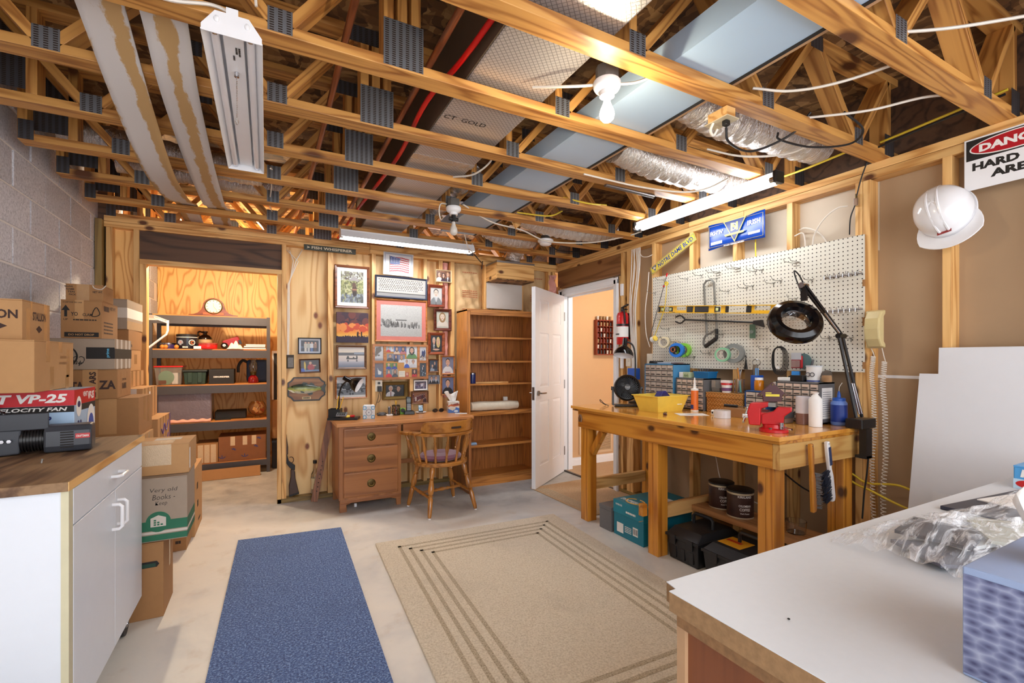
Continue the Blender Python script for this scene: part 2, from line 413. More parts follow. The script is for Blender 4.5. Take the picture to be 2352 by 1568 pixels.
class CV:
    """small painted raster -> flat print mesh with one colour per cell"""
    def __init__(s, w_, h_, c=(255, 255, 255)):
        s.w, s.h = w_, h_; s.a = np.zeros((h_, w_, 3)); s.a[:] = c
        s.Y, s.X = np.mgrid[0:h_, 0:w_]; s.X = (s.X+.5)/w_; s.Y = (s.Y+.5)/h_     # y down from the top, 0..1
    def put(s, m, c): s.a[m] = c; return s
    def rect(s, x0, y0, x1, y1, c): return s.put((s.X >= x0) & (s.X < x1) & (s.Y >= y0) & (s.Y < y1), c)
    def ell(s, cx, cy, rx, ry, c, half=None):
        m = ((s.X-cx)/rx)**2+((s.Y-cy)/ry)**2 < 1
        if half == 'top': m &= s.Y < cy
        if half == 'bot': m &= s.Y > cy
        return s.put(m, c)
    def poly(s, pts, c):
        m = np.zeros(s.X.shape, bool); n = len(pts)
        for i in range(n):
            (x1, y1), (x2, y2) = pts[i], pts[(i+1) % n]
            if y1 == y2: continue
            m ^= ((y1 > s.Y) != (y2 > s.Y)) & (s.X < (x2-x1)*(s.Y-y1)/(y2-y1)+x1)
        return s.put(m, c)
    def grad(s, y0, y1, c0, c1):
        m = (s.Y >= y0) & (s.Y < y1); t = ((s.Y-y0)/(y1-y0))[..., None]
        s.a[m] = (np.array(c0)*(1-t)+np.array(c1)*t)[m]; return s
    def blot(s, n, c, r=(.02, .07), box=(0, 0, 1, 1), seed=1):
        g = np.random.default_rng(seed)
        for _ in range(n):
            k = c[g.integers(len(c))] if isinstance(c, list) else c
            s.ell(box[0]+g.random()*(box[2]-box[0]), box[1]+g.random()*(box[3]-box[1]), g.uniform(*r), g.uniform(*r), k)
        return s
    def noise(s, amt, seed=3): s.a += np.random.default_rng(seed).normal(0, amt, s.a.shape[:2])[..., None]; return s
    def person(s, cx, top, ht, wd, skin, hair, shirt, longhair=False, tie=None):
        """head and shoulders"""
        hr = ht*.21; asp = s.h/s.w
        s.ell(cx, top+ht, wd*.56, ht*.5, shirt, 'top')
        if longhair: s.ell(cx, top+hr*1.5, wd*.30, ht*.36, hair)
        s.rect(cx-wd*.09, top+hr*1.5, cx+wd*.09, top+hr*2.6, tuple(x*.88 for x in skin))
        s.ell(cx, top+hr*1.02, wd*.235, hr*1.02, hair)
        s.ell(cx, top+hr*1.28, wd*.20, hr*.98, skin)
        for q in (-1, 1): s.ell(cx+q*wd*.085, top+hr*1.18, wd*.034, hr*.10, (60, 44, 36))
        s.ell(cx, top+hr*1.82, wd*.075, hr*.10, (170, 88, 80))
        if tie: s.poly([(cx-wd*.14, top+hr*2.4), (cx+wd*.14, top+hr*2.4), (cx, top+ht*.95)], (236, 236, 236)); s.rect(cx-wd*.035, top+hr*2.5, cx+wd*.035, top+ht, tie)
        return s
    def pic(s, name, x0, z0, x1, z1, y, parent, m=None, T=None):
        nx, ny = s.w, s.h; b = MB()
        b.grid(lambda u, v: (x0+(x1-x0)*u, y, z0+(z1-z0)*v), nx, ny)
        if T is not None: b.v = [T @ p for p in b.v]
        me = b.mesh(name, m or PRINT); ca = me.color_attributes.new('Col', 'BYTE_COLOR', 'CORNER')
        a = np.clip(s.a[::-1]*.86, 0, 255)/255.; a = np.concatenate([a, np.ones(a.shape[:2]+(1,))], 2)
        a = np.repeat(a.reshape(-1, 4), 4, axis=0)
        ca.data.foreach_set('color_srgb', a.astype(np.float32).ravel())
        return link(name, me, parent)
# ============================================================= THE ROOM
XL, XR, YB = -1.17, 3.08, 4.70      # faces: block wall, right studs, desk-wall studs
struct(MB().box(-1.4, -1.6, -.12, 5.4, 7.2, 0).build('floor', FLOORM))
struct(MB().box(-1.4, -1.6, 2.897, 5.4, 7.2, 2.915).build('ceiling', OSB))

# ---- left wall: mortar core with laid blocks
wl = struct(MB().box(-1.36, -1.6, 0, -1.178, 7.2, 2.896).build('wall_left', MORTAR))
bm_ = MB().box(0, -.1965, -.0955, .19, .1965, .0955).mesh('block', BLOCK)
bh_ = MB().box(0, -.1945, -.085, .19, .1945, .085).mesh('block', BLOCK)
for k in range(14):
    z0 = .1824+.2032*(k-1)
    off = 3.972-.4064*4+(.2032 if k % 2 == 1 else 0)
    for j in range(13):
        yc = off+.2032+.4064*j
        if yc > 7.0: continue
        link('block', bh_ if k == 0 else bm_, wl, (XL-.19+random.uniform(-.003, .002), yc, .091 if k == 0 else z0+.1016), bevel=.004)

# ---- desk wall (back): plates, studs, sheathing sheets, header over the closet opening
wb = struct(MB().box(.12, 4.79, .04, 1.82, 4.802, 2.44).build('wall_back', PLY))
def stud(x0, x1, z0=.04, z1=2.352, y0=YB, y1=4.79, m=None, name='stud'):
    return MB().box(-(x1-x0)/2, -(y1-y0)/2, 0, (x1-x0)/2, (y1-y0)/2, z1-z0).build(name, m or PINE[2], wb, ((x0+x1)/2, (y0+y1)/2, z0), bevel=.002)
for a, b in ((.123, .16), (.515, .563), (.921, .959), (1.447, 1.485), (1.744, 1.789), (2.144, 2.182), (2.60, 2.638), (2.98, 3.018), (3.04, 3.078)): stud(a, b)
for a, b in ((1.613, 1.655), (1.30, 1.338)): stud(a, b)
stud(.086, .121, 0, 2.08); stud(-.904, -.858, 0, 2.08); stud(-.942, -.906); stud(-1.112, -1.073)
stud(-1.168, -1.126, 0, 2.40, 4.655, 4.745, TREATED[2], 'post')
for i, (z0, z1) in enumerate(((2.352, 2.395), (2.397, 2.44))):
    for x0, x1 in ((-1.125, .9), (.902, 3.17)):
        MB().box(-(x1-x0)/2, -.045, 0, (x1-x0)/2, .045, z1-z0).build('top_plate', PINE[0], wb, ((x0+x1)/2+(.3 if i else 0)*0, 4.745, z0), bevel=.002)
MB().box(-1.5, -.045, 0, 1.5, .045, .04).build('sole_plate', TREATED[0], wb, (1.585, 4.745, 0), bevel=.002)
MB().box(-.52, -.02, 0, .51, .02, .232).build('header', DARKPLY, wb, (-.386, 4.745, 2.12))
MB().box(-.52, -.045, 0, .507, .045, .04).build('header_plate', PINE[0], wb, (-.384, 4.745, 2.08), bevel=.002)
MB().box(-.066, -.006, 0, .066, .006, 2.31).build('infill_panel', PLYC, wb, (-1.006, 4.78, .04))
MB().box(-.0, -.006, 0, .46, .006, 1.9).build('plywood_panel', PLY, wb, (2.64, 4.796, .04))
for x0, x1, m, z0 in ((1.79, 2.143, KRAFT, 1.2), (2.64, 2.98, KRAFT, .5)):     # paper faced batts pillowed between the studs
    b = MB()
    def f(u, v, x0=x0, x1=x1, z0=z0):
        x = x0+(x1-x0)*u; z = z0+(2.35-z0)*v; e = min(1, 6*u, 6*(1-u))
        return (x, 4.775-.055*e-.010*math.sin(u*23+v*31)*e-.008*math.sin(v*57-u*9), z)
    b.grid(f, 16, 40); o = b.build('insulation_batt', m, wb, smooth=True)
    for r in range(3):
        z = 2.30-.20*r
        for q in range(4 if r else 1):
            lettering('x'*26 if q else 'x'*18, (x0+.09, 4.700, z-.022*q-.05), (1, 0, 0), (0, 0, 1), (x1-x0)*.5, .008, mat('batt_print', (168, 92, 56), .8), wb, 0, name='batt_print')
b = MB()
b.grid(lambda u, v: (1.657+.085*u, 4.775-.06*math.sin(PI*u)-.012*math.sin(v*70)*math.sin(u*9), .9+1.44*v), 8, 60)
b.build('pink_batt', PINK, wb, smooth=True)
b = MB()
b.grid(lambda u, v: (2.98+.10*u, 4.70-.05*math.sin(PI*u)-.03*math.sin(v*9+u*5), 2.04+.27*v), 8, 12)
b.build('pink_batt', PINK, wb, smooth=True)
MB().box(-.225, -.006, 0, .225, .006, .335).build('drywall_patch', mat('patch_drywall', (206, 200, 192), .8, var=.03), wb, (2.388, 4.69, 1.875))
# wiring stapled down the first stud bay, ending at a box
b = MB(); 
for q in range(3):
    b.tube([(.165+.012*q, 4.765, 2.32) if q != 1 else (.30, 4.76, 2.34), (.26-.02*q, 4.755, 2.22), (.175+.006*q, 4.75, 2.0), (.172+.008*q, 4.752, 1.7), (.170+.005*q, 4.755, 1.35)], .0045, 6)
b.build('cable', CORDW, wb, smooth=True)

# ---- right wall: drywall back seen between studs
wr = struct(MB().box(3.17, -1.6, 0, 3.183, 3.50, 2.44).build('wall_right', TAN))
MB().box(3.166, 1.39, 1.95, 3.1695, 2.72, 2.40).build('drywall_sheet', mat('pale_drywall', (206, 192, 172), .8, var=.03), wr)
MB().box(3.165, -.2, 1.205, 3.1695, 1.47, 1.222).build('seam_tape', WHITE, wr)
def rstud(y1, w_=.038, z0=.04, z1=2.352):
    return MB().box(-.045, -w_/2, 0, .045, w_/2, z1-z0).build('stud', PINE[2], wr, (3.125, y1-w_/2, z0), bevel=.002)
for y in (3.115, 2.694, 2.291, 1.884, 1.475, 1.435, 1.075, .67, .26, -.15, -.55, -.96): rstud(y)
rstud(3.567, .03, 0, 2.13); rstud(3.53, .034); rstud(3.445, .09)
for i, (z0, z1) in enumerate(((2.352, 2.395), (2.397, 2.44))):
    for y0, y1 in ((-1.6, 2.2+.5*i), (2.202+.5*i, 4.655)):
        MB().box(-.045, -(y1-y0)/2, 0, .045, (y1-y0)/2, z1-z0).build('top_plate', PINE[1], wr, (3.125, (y0+y1)/2, z0), bevel=.002)
MB().box(-.045, -2.5, 0, .045, 2.6, .04).build('sole_plate', TREATED[1], wr, (3.125, .93, 0))
MB().box(-.02, -.58, 0, .02, .53, .20).build('header', wood('header_pine', (150, 104, 62), (108, 68, 36), axis=1, sc=5, rings=7, stretch=.1, knots=3), wr, (3.102, 4.118, 2.15))
MB().box(-.045, -.05, 0, .045, .05, 2.13).build('stud', PINE[2], wr, (3.125, 4.66, .04))
MB().box(3.172, 3.5, 2.10, 3.18, 4.7, 2.44).build('drywall_sheet', TAN, wr)
MB().box(3.19, -1.6, 2.44, 3.21, 7.1, 2.897).build('rim_board', DARKPLY, wr)  # dark sheet standing in for the unlit space over the next room
MB().box(3.183, -1.6, 0, 3.19, 3.50, 2.44).build('hall_side_panel', PEACH, wr)

# ---- door opening: jamb, casing, hallway beyond
d1 = struct(MB().box(3.07, 4.51, 0, 3.20, 4.53, 2.06).box(3.07, 3.61, 0, 3.20, 3.63, 2.06).box(3.07, 3.61, 2.04, 3.20, 4.53, 2.06).box(3.13, 4.495, 0, 3.15, 4.51, 2.04).box(3.13, 3.63, 2.025, 3.15, 4.51, 2.04).build('door_1', WHITE, bevel=.002))
t1 = MB()
cp = [(0, 0), (0, -.012), (.018, -.018), (.05, -.012), (.068, -.008), (.068, 0)]
for y0, y1, z0, z1, hz in ((3.545, 3.613, 0, 2.125, 0), (4.527, 4.595, 0, 2.125, 0), (3.545, 4.595, 2.055, 2.125, 1)):
    t1.box(3.056, y0, z0, 3.07, y1, z1); 
    if hz: t1.box(3.048, y0, z1-.03, 3.056, y1, z1-.008)
    else: t1.box(3.048, y0+.008 if y0 < 4 else y1-.03, z0, 3.056, y0+.03 if y0 < 4 else y1-.008, z1-.03)
struct(t1.build('trim_1', WHITE, bevel=.003))
struct(MB().box(3.07, 3.60, .0005, 3.10, 4.52, .012).build('trim_2', mat('threshold_strip', (70, 60, 54), .5)))
struct(MB().box(3.20, 4.66, 0, 5.4, 4.70, 2.44).build('wall_hall', PEACH))
struct(MB().box(4.9, 1.5, 0, 4.92, 4.66, 2.44).build('wall_hall_far', PEACH))
struct(MB().box(3.19, 1.5, 2.42, 5.4, 4.70, 2.44).build('ceiling_hall', WHITE))
struct(MB().box(3.20, 4.640, 0.0, 5.4, 4.66, .105).box(3.20, 4.632, 0, 5.4, 4.645, .08).build('baseboard_hall', WHITE, bevel=.002))
struct(MB().box(3.105, 1.5, 0, 5.4, 4.64, .010).build('floor_hall', JUTE))
# ---- closet shell
struct(MB().box(-1.17, 7.0, 0, -.2585, 7.03, 2.44).build('wall_closet_back', PLYC))
MB().box(-.258, 7.0, 0, 1.4, 7.03, 2.44).build('plywood_sheet', PLYC, bpy.data.objects['wall_closet_back'])
MB().box(-1.2, 7.031, 0, 1.4, 7.04, 2.897).build('backing', PLYC, bpy.data.objects['wall_closet_back'])  # added unseen sheet keeping background light out of the seam
struct(MB().box(1.2, 4.802, 0, 1.22, 7.03, 2.44).build('wall_closet_right', PLY))

# ============================================================= FLOOR TRUSSES
TR = thing('floor_truss', 'pine floor truss with flat chords, diagonal webs and toothed steel plates', 'truss', (0, 0, 0), 0, 'floor trusses spanning the ceiling')
def chord(z):
    MB().box(-2.147, -.0445, 0, 2.147, .0445, .038).build('bottom_chord' if z < 2.6 else 'top_chord', PINE_T[0], TR, (1.0225, 0, z), bevel=.002)
chord(2.44); chord(2.859)
def web(x0, x1, z0=2.478, z1=2.859):
    L = math.hypot(x1-x0, z1-z0); a = math.atan2(z1-z0, x1-x0)
    MB().box(0, -.0445, -.019, L, .0445, .019).build('web', PINE_T[0], TR, (x0, 0, z0), (0, -a, 0), bevel=.002)
for b0, t0 in ((-.735, -1.05), (-.685, -.36), (.017, -.31), (.067, .36), (1.245, 1.575), (1.965, 1.625), (2.015, 2.345), (2.725, 2.395), (2.775, 3.06)): web(b0, t0)
for x in (.415, .468, .522, 1.194, 3.07, -1.106, -.91):
    MB().box(-.019, -.0445, 0, .019, .0445, .381).build('post', PINE_T[2], TR, (x, 0, 2.478), bevel=.002)
def gus(x0, x1, z0, z1, m=PLATE, y=-.0452):
    MB().box(0, -.001, 0, x1-x0, .0005, z1-z0).build('gusset_plate', m, TR, (x0, y, z0))
for x in (-.71, .042, 1.215, 1.99, 2.75): gus(x-.039, x+.039, 2.445, 2.527, PLATE)
gus(.395, .551, 2.446, 2.625); gus(.33, .485, 2.82, 2.9, PLATE_D); gus(-1.122, -1.062, 2.445, 2.545, PLATE_D); gus(3.02, 3.12, 2.445, 2.56, PLATE_D)
for x in (-.335, 1.6, 2.37): gus(x-.05, x+.05, 2.825, 2.9, PLATE_D)
gus(-1.085, -.93, 2.52, 2.83, PLATE_D, .02)
TY = [1.345+.493*k for k in range(-3, 12)]
ORD = ['', 'first', 'second', 'third', 'fourth', 'fifth', 'sixth', 'seventh', 'eighth', 'ninth', 'tenth']
for i, y in enumerate(TY):
    t = TR if i == 0 else copy_tree(TR)
    t.location = (0, y, 0); k = i-10
    t['label'] = 'pine floor truss resting on the desk wall top plate' if k == 0 else ('pine floor truss, %s over the closet behind the desk wall' % ORD[k] if k > 0 else 'pine floor truss, %s one out from the desk wall towards the counter' % ORD[-k])
MB().box(-1.175, 4.75, 0, -1.114, 4.80, 2.89).build('corner_light_stop', DARKPLY, wb)  # added dark strip blocking the bright gap beside the corner post
MB().box(1.825, 4.803, 0, 3.19, 4.815, 2.44).build('sheathing', PLY, wb)
# ============================================================= OVERHEAD: DUCTS, PIPES, LIGHTS
def curve3(pts, n=8):
    """Catmull-Rom through points"""
    P = [Vector(p) for p in pts]; P = [P[0]*2-P[1]]+P+[P[-1]*2-P[-2]]; out = []
    for i in range(1, len(P)-2):
        for k in range(n):
            t = k/n; a, b, c, d = P[i-1:i+3]
            out.append(.5*((2*b)+(c-a)*t+(2*a-5*b+4*c-d)*t*t+(3*b-a-3*c+d)*t**3))
    return out+[P[-2]]
def cord(name, label, pts, r, m, cat='cable', group=None, n=8, sides=6):
    return tag(MB().tube(curve3(pts, n), r, sides).build(name, m, smooth=True), label, cat, group)

# foil faced trunk duct through the chase
t = thing('trunk_duct', 'foil faced insulated trunk duct running through the truss chase', 'duct', (.94, 0, 2.50))
MB().box(-.19, -1.4, 0, .19, 4.55, .30).build('duct_body', DUCTF, t, bevel=.01)
MB().box(-.196, -1.4, .002, -.191, 4.56, .299).build('side_facing', mat('duct_side_paper', (84, 68, 52), .7, nsc=30), t)
for y in (2.62, 3.45): MB().box(-.192, y, -.0012, .192, y+.07, .0).build('joint_tape', FOIL, t)
lettering('CT  GOLD', (-.175, 2.165, -.0015), (1, 0, 0), (0, -1, 0), .22, .035, INK, t, 0)
# flat blue return duct
t = thing('flat_return_duct', 'flat pale blue panned return duct with black edge seal on the chords', 'duct', (1.572, 0, 2.480))
MB().box(-.165, -1.4, 0, .165, 4.05, .10).build('duct_body', SKYBLUE, t)
MB().box(.155, -1.4, -.003, .172, 4.05, .06).build('edge_seal', BLACKM, t)
MB().box(.173, -1.4, .0, .192, 4.05, .035).build('edge_strip', TANWOOD, t)
# flexible foil ducts
def flex(label, pts, r, seed, group='flexible foil ducts between the trusses'):
    g = random.Random(seed); c = curve3(pts, 14); rr = [r*(1+.06*math.sin(i*2.1+seed)+g.uniform(-.03, .03)) for i in range(len(c))]
    return tag(MB().tube(c, rr, 20).build('flexible_duct', FOILX if abs(pts[0][0]-pts[-1][0]) > abs(pts[0][1]-pts[-1][1]) else FOIL, smooth=True), label, 'duct', group)
flex('foil sleeved flexible duct beside the outlet box near the bulb', [(1.80, 1.61, 2.59), (2.1, 1.62, 2.565), (2.5, 1.62, 2.575), (2.95, 1.61, 2.59)], .095, 1)
flex('foil sleeved flexible duct above the bench end of the steel conduit', [(1.80, 2.11, 2.57), (2.1, 2.12, 2.535), (2.5, 2.12, 2.53), (2.95, 2.11, 2.56)], .10, 2)
flex('drooping foil sleeved duct behind the smoke detector', [(1.82, 3.56, 2.60), (2.1, 3.55, 2.53), (2.4, 3.545, 2.50), (2.75, 3.55, 2.51), (3.0, 3.55, 2.56)], .08, 3)
flex('curled foil sleeved duct dropping into the wooden register box', [(1.80, 4.05, 2.60), (1.95, 4.06, 2.53), (2.15, 4.06, 2.50), (2.36, 4.10, 2.52), (2.42, 4.28, 2.55), (2.41, 4.50, 2.45), (2.40, 4.52, 2.38)], .08, 4)
flex('foil sleeved duct above the unlit bulb', [(1.26, 2.95, 2.60), (1.27, 3.3, 2.60), (1.27, 3.60, 2.58), (1.27, 3.85, 2.60), (1.27, 4.12, 2.60)], .065, 5)
flex('foil sleeved duct crossing near the block wall', [(-1.05, 3.58, 2.64), (-.6, 3.58, 2.60), (-.2, 3.58, 2.57), (-.03, 3.58, 2.57)], .08, 6)
flex('foil sleeved duct crossing behind the sagging strips', [(-.9, 4.06, 2.66), (-.5, 4.06, 2.65), (-.1, 4.07, 2.64), (.16, 4.05, 2.66)], .07, 7)
# two sagging strips
def strip(xa, xb, zs, label):
    pts = curve3([(0, y, z) for y, z in zs], 10); n = len(pts)-1
    b = MB()
    def f(u, v):
        i = min(n, int(round(v*n))); p = pts[i]; q = v
        return (xa[0]+(xa[1]-xa[0])*q+(xb-0)*u, p.y, p.z+.006*math.sin(u*PI))
    b.grid(f, 6, n)
    return tag(b.build('sagging_strip', mk_peel(), smooth=True, solid=.006), label, 'strip', None)
def mk_peel():
    if 'peeled_white_facing' in MATS: return MATS['peeled_white_facing']
    k = NT('peeled_white_facing'); v = k.coords(False)
    a = k.noise(k.scale(v, (1, .3, 1)), 24, 6, .72); b = k.noise(k.scale(v, (1, .5, 1)), 5, 3)
    sp = k.n('SeparateXYZ'); k.l(v, sp.inputs[0])
    xm = k.math('FRACT', k.math('MULTIPLY_ADD', sp.outputs[0], 7.1, 3.74))
    band = k.math('SUBTRACT', 1, k.math('MULTIPLY', k.math('ABSOLUTE', k.math('SUBTRACT', xm, .52)), 3.3), clamp=True)
    m = k.math('MULTIPLY', k.math('SUBTRACT', k.math('ADD', k.math('ADD', band, k.math('MULTIPLY', a, 1.5)), k.math('MULTIPLY', b, .9)), 1.5), 6, clamp=True)
    k.l(k.mix(m, srgb((206, 200, 196)), srgb((186, 150, 100))), k.b.inputs['Base Color']); k.b.inputs['Roughness'].default_value = .7
    return k.m
Z1 = [(1.80, 2.50), (2.0, 2.495), (2.5, 2.39), (3.1, 2.315), (3.75, 2.37), (4.22, 2.478), (4.5, 2.487), (4.95, 2.485)]
Z2 = [(1.80, 2.50), (2.0, 2.485), (2.26, 2.422), (2.6, 2.395), (3.1, 2.38), (3.65, 2.395), (3.95, 2.42), (4.22, 2.478), (4.5, 2.487), (4.95, 2.485)]
strip((-.545, -.62), .135, Z1, 'long white strip with peeled tan facing, sagging beside the block wall side')
strip((-.375, -.41), .135, Z2, 'long white strip with peeled tan facing, sagging next to the shop light')

# copper pipes and red pipe
def pipe(name, label, pts, r, m, **kw): return cord(name, label, pts, r, m, 'pipe', **kw)
pipe('copper_pipe', 'copper water pipe passing left of the truss posts', [(.28, -.6, 2.62), (.28, 1.4, 2.60), (.27, 3.0, 2.56), (.25, 5.2, 2.56)], .0145, COPPER, sides=12)
pipe('copper_pipe', 'copper water pipe passing between the truss posts and red pipe', [(.61, -.6, 2.56), (.61, 2.0, 2.56), (.60, 3.4, 2.53), (.58, 5.4, 2.53)], .0145, COPPER, sides=12)
pipe('red_pipe', 'bright red plastic water pipe bowed beside the trunk duct', [(.71, -.6, 2.54), (.715, 1.5, 2.535), (.665, 2.1, 2.525), (.69, 2.7, 2.515), (.67, 3.3, 2.51), (.66, 4.0, 2.54), (.64, 5.3, 2.54)], .0115, REDP, sides=12)

# shop light fixtures -----------------------------------------------------------------
def shop_light(label, loc, rz, L, w_, lit, bare=False):
    t = thing('shop_light', label, 'shop light', loc, rz); dark = False
    hm = BLACKM if dark else WHITE_E
    b = MB(); h = L/2
    pr = [(-w_/2, 0), (-w_/2-.002, .004), (-w_*.28, .058), (-w_*.26, .07), (w_*.26, .07), (w_*.28, .058), (w_/2+.002, .004), (w_/2, 0), (w_*.27, .052), (w_*.25, .062), (-w_*.25, .062), (-w_*.27, .052)]
    T = fr((-h, 0, 0), (0, 1, 0), (0, 0, 1))
    if bare: pr = [(-.022, .034), (.022, .034), (.022, .072), (-.022, .072)]
    b.prism(pr, 0, L, T); b.build('reflector', hm, t, smooth=False)
    for s in (-1, 1):
        b = MB()
        if bare: b.box(s*h-.012, -.04, .005, s*h+.012, .04, .075); b.build('end_plate', BLACK, t, bevel=.004); continue
        b.prism([(-w_/2, 0), (w_/2, 0), (w_*.5, .02), (w_*.28, .072), (w_*.1, .072), (w_*.1, .092), (-w_*.1, .092), (-w_*.1, .072), (-w_*.28, .072), (-w_*.5, .02)], -.001, .0015, fr((s*h, 0, 0), (0, 1, 0), (0, 0, 1)))
        b.build('end_plate', hm, t)
    if not bare: MB().box(-h+.004, -w_*.18, .030, h-.004, w_*.18, .064).build('ballast_cover', hm, t, bevel=.002)
    for s in (-1, 1):
        MB().cyl((-h+.03, s*w_*.30, .024), (h-.03, s*w_*.30, .024), .0125 if not bare else .017, n=14).build('tube', (BARE_E if bare else TUBE_E) if lit else mat('unlit_tube', (232, 230, 232), .25, var=.02), t, smooth=True)
        for q in (-1, 1): MB().cyl((q*(h-.03), s*w_*.30, .024), (q*(h-.004), s*w_*.30, .024), .0128 if not bare else .0172, n=12).build('tube_cap', CHROME, t, smooth=True)
    for q in (-1, 1): MB().tube([(q*h*.85, 0, .07), (q*h*.85, 0, .10), (q*h*.82, 0, .15)], .002, 5).build('hanger', STEEL, t)
    return t
t = shop_light('unlit white shop light with pull chain hanging under the trusses', (-.097, 2.33, 2.345), PI/2, 1.20, .168, False)
b = MB(); b.cyl((-.34, 0, .028), (-.34, 0, .012), .008)
for k in range(24): b.sph((-.34+.0005*k, 0, .010-.0062*k), .0027, 6)
b.build('pull_chain', CHROME, t)
MB().lathe([(.004, 0), (.006, -.01), (.003, -.02)], 8, Matrix.Translation((-.329, 0, -.138))).build('chain_tip', CLEARP, t)
for s in (-1, 1): MB().sph((-.602, s*.042, .045), .008, 8, 1.4).build('end_knob', WHITE_E, t, smooth=True)
for q, (s_, w2) in enumerate((('xxxxxx', .05), ('xxxx', .04), ('xxx', .03))): lettering(s_, (-.50+.05*(q > 1), -.012+.009*q, .0275), (1, 0, 0), (0, -1, 0), w2, .006, INK, t, 0)
shop_light('lit fluorescent shop light above the picture wall', (1.18, 4.235, 2.36), 0, 1.235, .13, True)
shop_light('lit bare tube fluorescent light above the pegboard bench', (2.69, 2.29, 2.356), PI/2, 1.19, .10, True, bare=True)
cord('power_cable', 'white cord draped from the unlit shop light over the beam', [(-.10, 1.76, 2.44), (-.16, 1.77, 2.455), (-.28, 1.76, 2.425), (-.42, 1.74, 2.44), (-.5, 1.72, 2.52)], .0055, CORDW)
cord('power_cable', 'white cord rising behind the end plate of the shop light', [(-.03, 1.755, 2.485), (-.035, 1.745, 2.56), (-.04, 1.72, 2.70)], .005, CORDW)
cord('power_cable', 'grey cord looping down along truss plates beside the unlit light', [(.02, 2.98, 2.40), (.03, 3.1, 2.44), (.02, 3.3, 2.52), (.03, 3.6, 2.50), (.02, 3.9, 2.47), (.04, 4.2, 2.50)], .004, CORDW)

# bulb holders
def bulb_holder(label, loc, lit):
    t = thing('bulb_holder', label, 'lamp', loc)
    MB().lathe([(.052, .0), (.055, -.004), (.055, -.022), (.048, -.034), (.030, -.042), (.030, -.06), (.0, -.06)], 24).build('porcelain_base', WHITE_E, t, smooth=True)
    MB().lathe([(.046, .001), (.046, .055), (.0, .055)], 8).build('junction_box', mat('grey_box', (96, 92, 88), .6), t)
    z = -.06
    if not lit:
        MB().lathe([(.0, 0), (.017, 0), (.017, -.05), (.0, -.05)], 14, Matrix.Translation((0, 0, z))).cyl((-.035, 0, z-.03), (.035, 0, z-.03), .013).build('socket_adapter', BLACK, t, smooth=True); z -= .045
    MB().lathe([(.013, 0), (.013, -.018), (.016, -.03), (.027, -.055), (.030, -.072), (.027, -.088), (.016, -.100), (.0, -.104)], 18, Matrix.Translation((0, 0, z))).build('bulb', BULB_E if lit else mat('frosted_bulb', (214, 208, 200), .3), t, smooth=True)
    return t
bulb_holder('lit bare bulb in a white porcelain holder under the trusses', (1.215, 1.475, 2.435), True)
bulb_holder('unlit bulb in a black adapter on a white ceiling holder', (1.222, 3.23, 2.435), False)
l = bpy.data.lights.new('bulb_light', 'POINT'); l.energy = 5; l.color = (1, .84, .6); l.shadow_soft_size = .03
o = bpy.data.objects.new('bulb_light', l); COL.objects.link(o); o.location = (1.215, 1.475, 2.235)
t = thing('smoke_detector', 'round white smoke detector under the trusses by the right wall', 'smoke detector', (2.325, 3.715, 2.432))
MB().lathe([(.07, .004), (.075, -.004), (.072, -.016), (.058, -.02), (.055, -.04), (.04, -.05), (.0, -.052)], 26).build('housing', WHITE_E, t, smooth=True)
MB().box(-.03, -.03, .004, .03, .03, .045).build('junction_box', mat('grey_box', (96, 92, 88), .6), t)
cord('ceiling_cable', 'white cable stapled across from the unlit bulb to the right wall', [(1.30, 3.24, 2.47), (1.62, 3.42, 2.43), (1.95, 3.50, 2.425), (2.3, 3.62, 2.395), (2.7, 3.5, 2.405), (2.95, 3.3, 2.45), (3.04, 3.2, 2.48)], .006, CORDW)
cord('ceiling_cable', 'white cable looping in front of the unlit bulb holder', [(1.18, 3.26, 2.46), (1.12, 3.22, 2.44), (1.10, 3.2, 2.38), (1.13, 3.25, 2.335), (1.2, 3.4, 2.40), (1.25, 3.6, 2.47)], .005, CORDW)
cord('ceiling_cable', 'white cable running past the lit bulb holder', [(1.0, 1.70, 2.47), (1.12, 1.55, 2.43), (1.22, 1.50, 2.44), (1.34, 1.44, 2.45), (1.38, 1.36, 2.47), (1.30, 1.33, 2.50)], .0055, CORDW)
for i, (pts, lb) in enumerate((([(1.05, 2.35, 2.49), (1.15, 2.42, 2.47), (1.12, 2.6, 2.44), (1.05, 2.78, 2.47)], 'grey cable hanging beside the trunk duct'),
                ([(1.88, 1.30, 2.50), (2.0, 1.20, 2.47), (2.1, 1.05, 2.46), (2.25, .86, 2.50)], 'white cable crossing above the flat blue duct end'),
                ([(1.98, .86, 2.50), (2.15, .72, 2.49), (2.35, .55, 2.50)], 'white cable crossing near the right end of the first beam'),
                ([(2.30, 1.32, 2.48), (2.45, 1.12, 2.46), (2.6, .95, 2.48), (2.85, .85, 2.50)], 'white cable crossing between the two nearest beams'),
                ([(2.2, 1.80, 2.50), (2.4, 1.72, 2.47), (2.55, 1.55, 2.45), (2.57, 1.40, 2.47)], 'tan cable drooping under the nearest foil duct'),
                ([(1.7, 2.28, 2.435), (2.1, 2.24, 2.415), (2.4, 2.16, 2.405), (2.5, 2.05, 2.41), (2.52, 1.9, 2.43)], 'tan cable drooping beside the steel conduit'))):
    cord('ceiling_cable', lb, pts, .0055, CORDW)
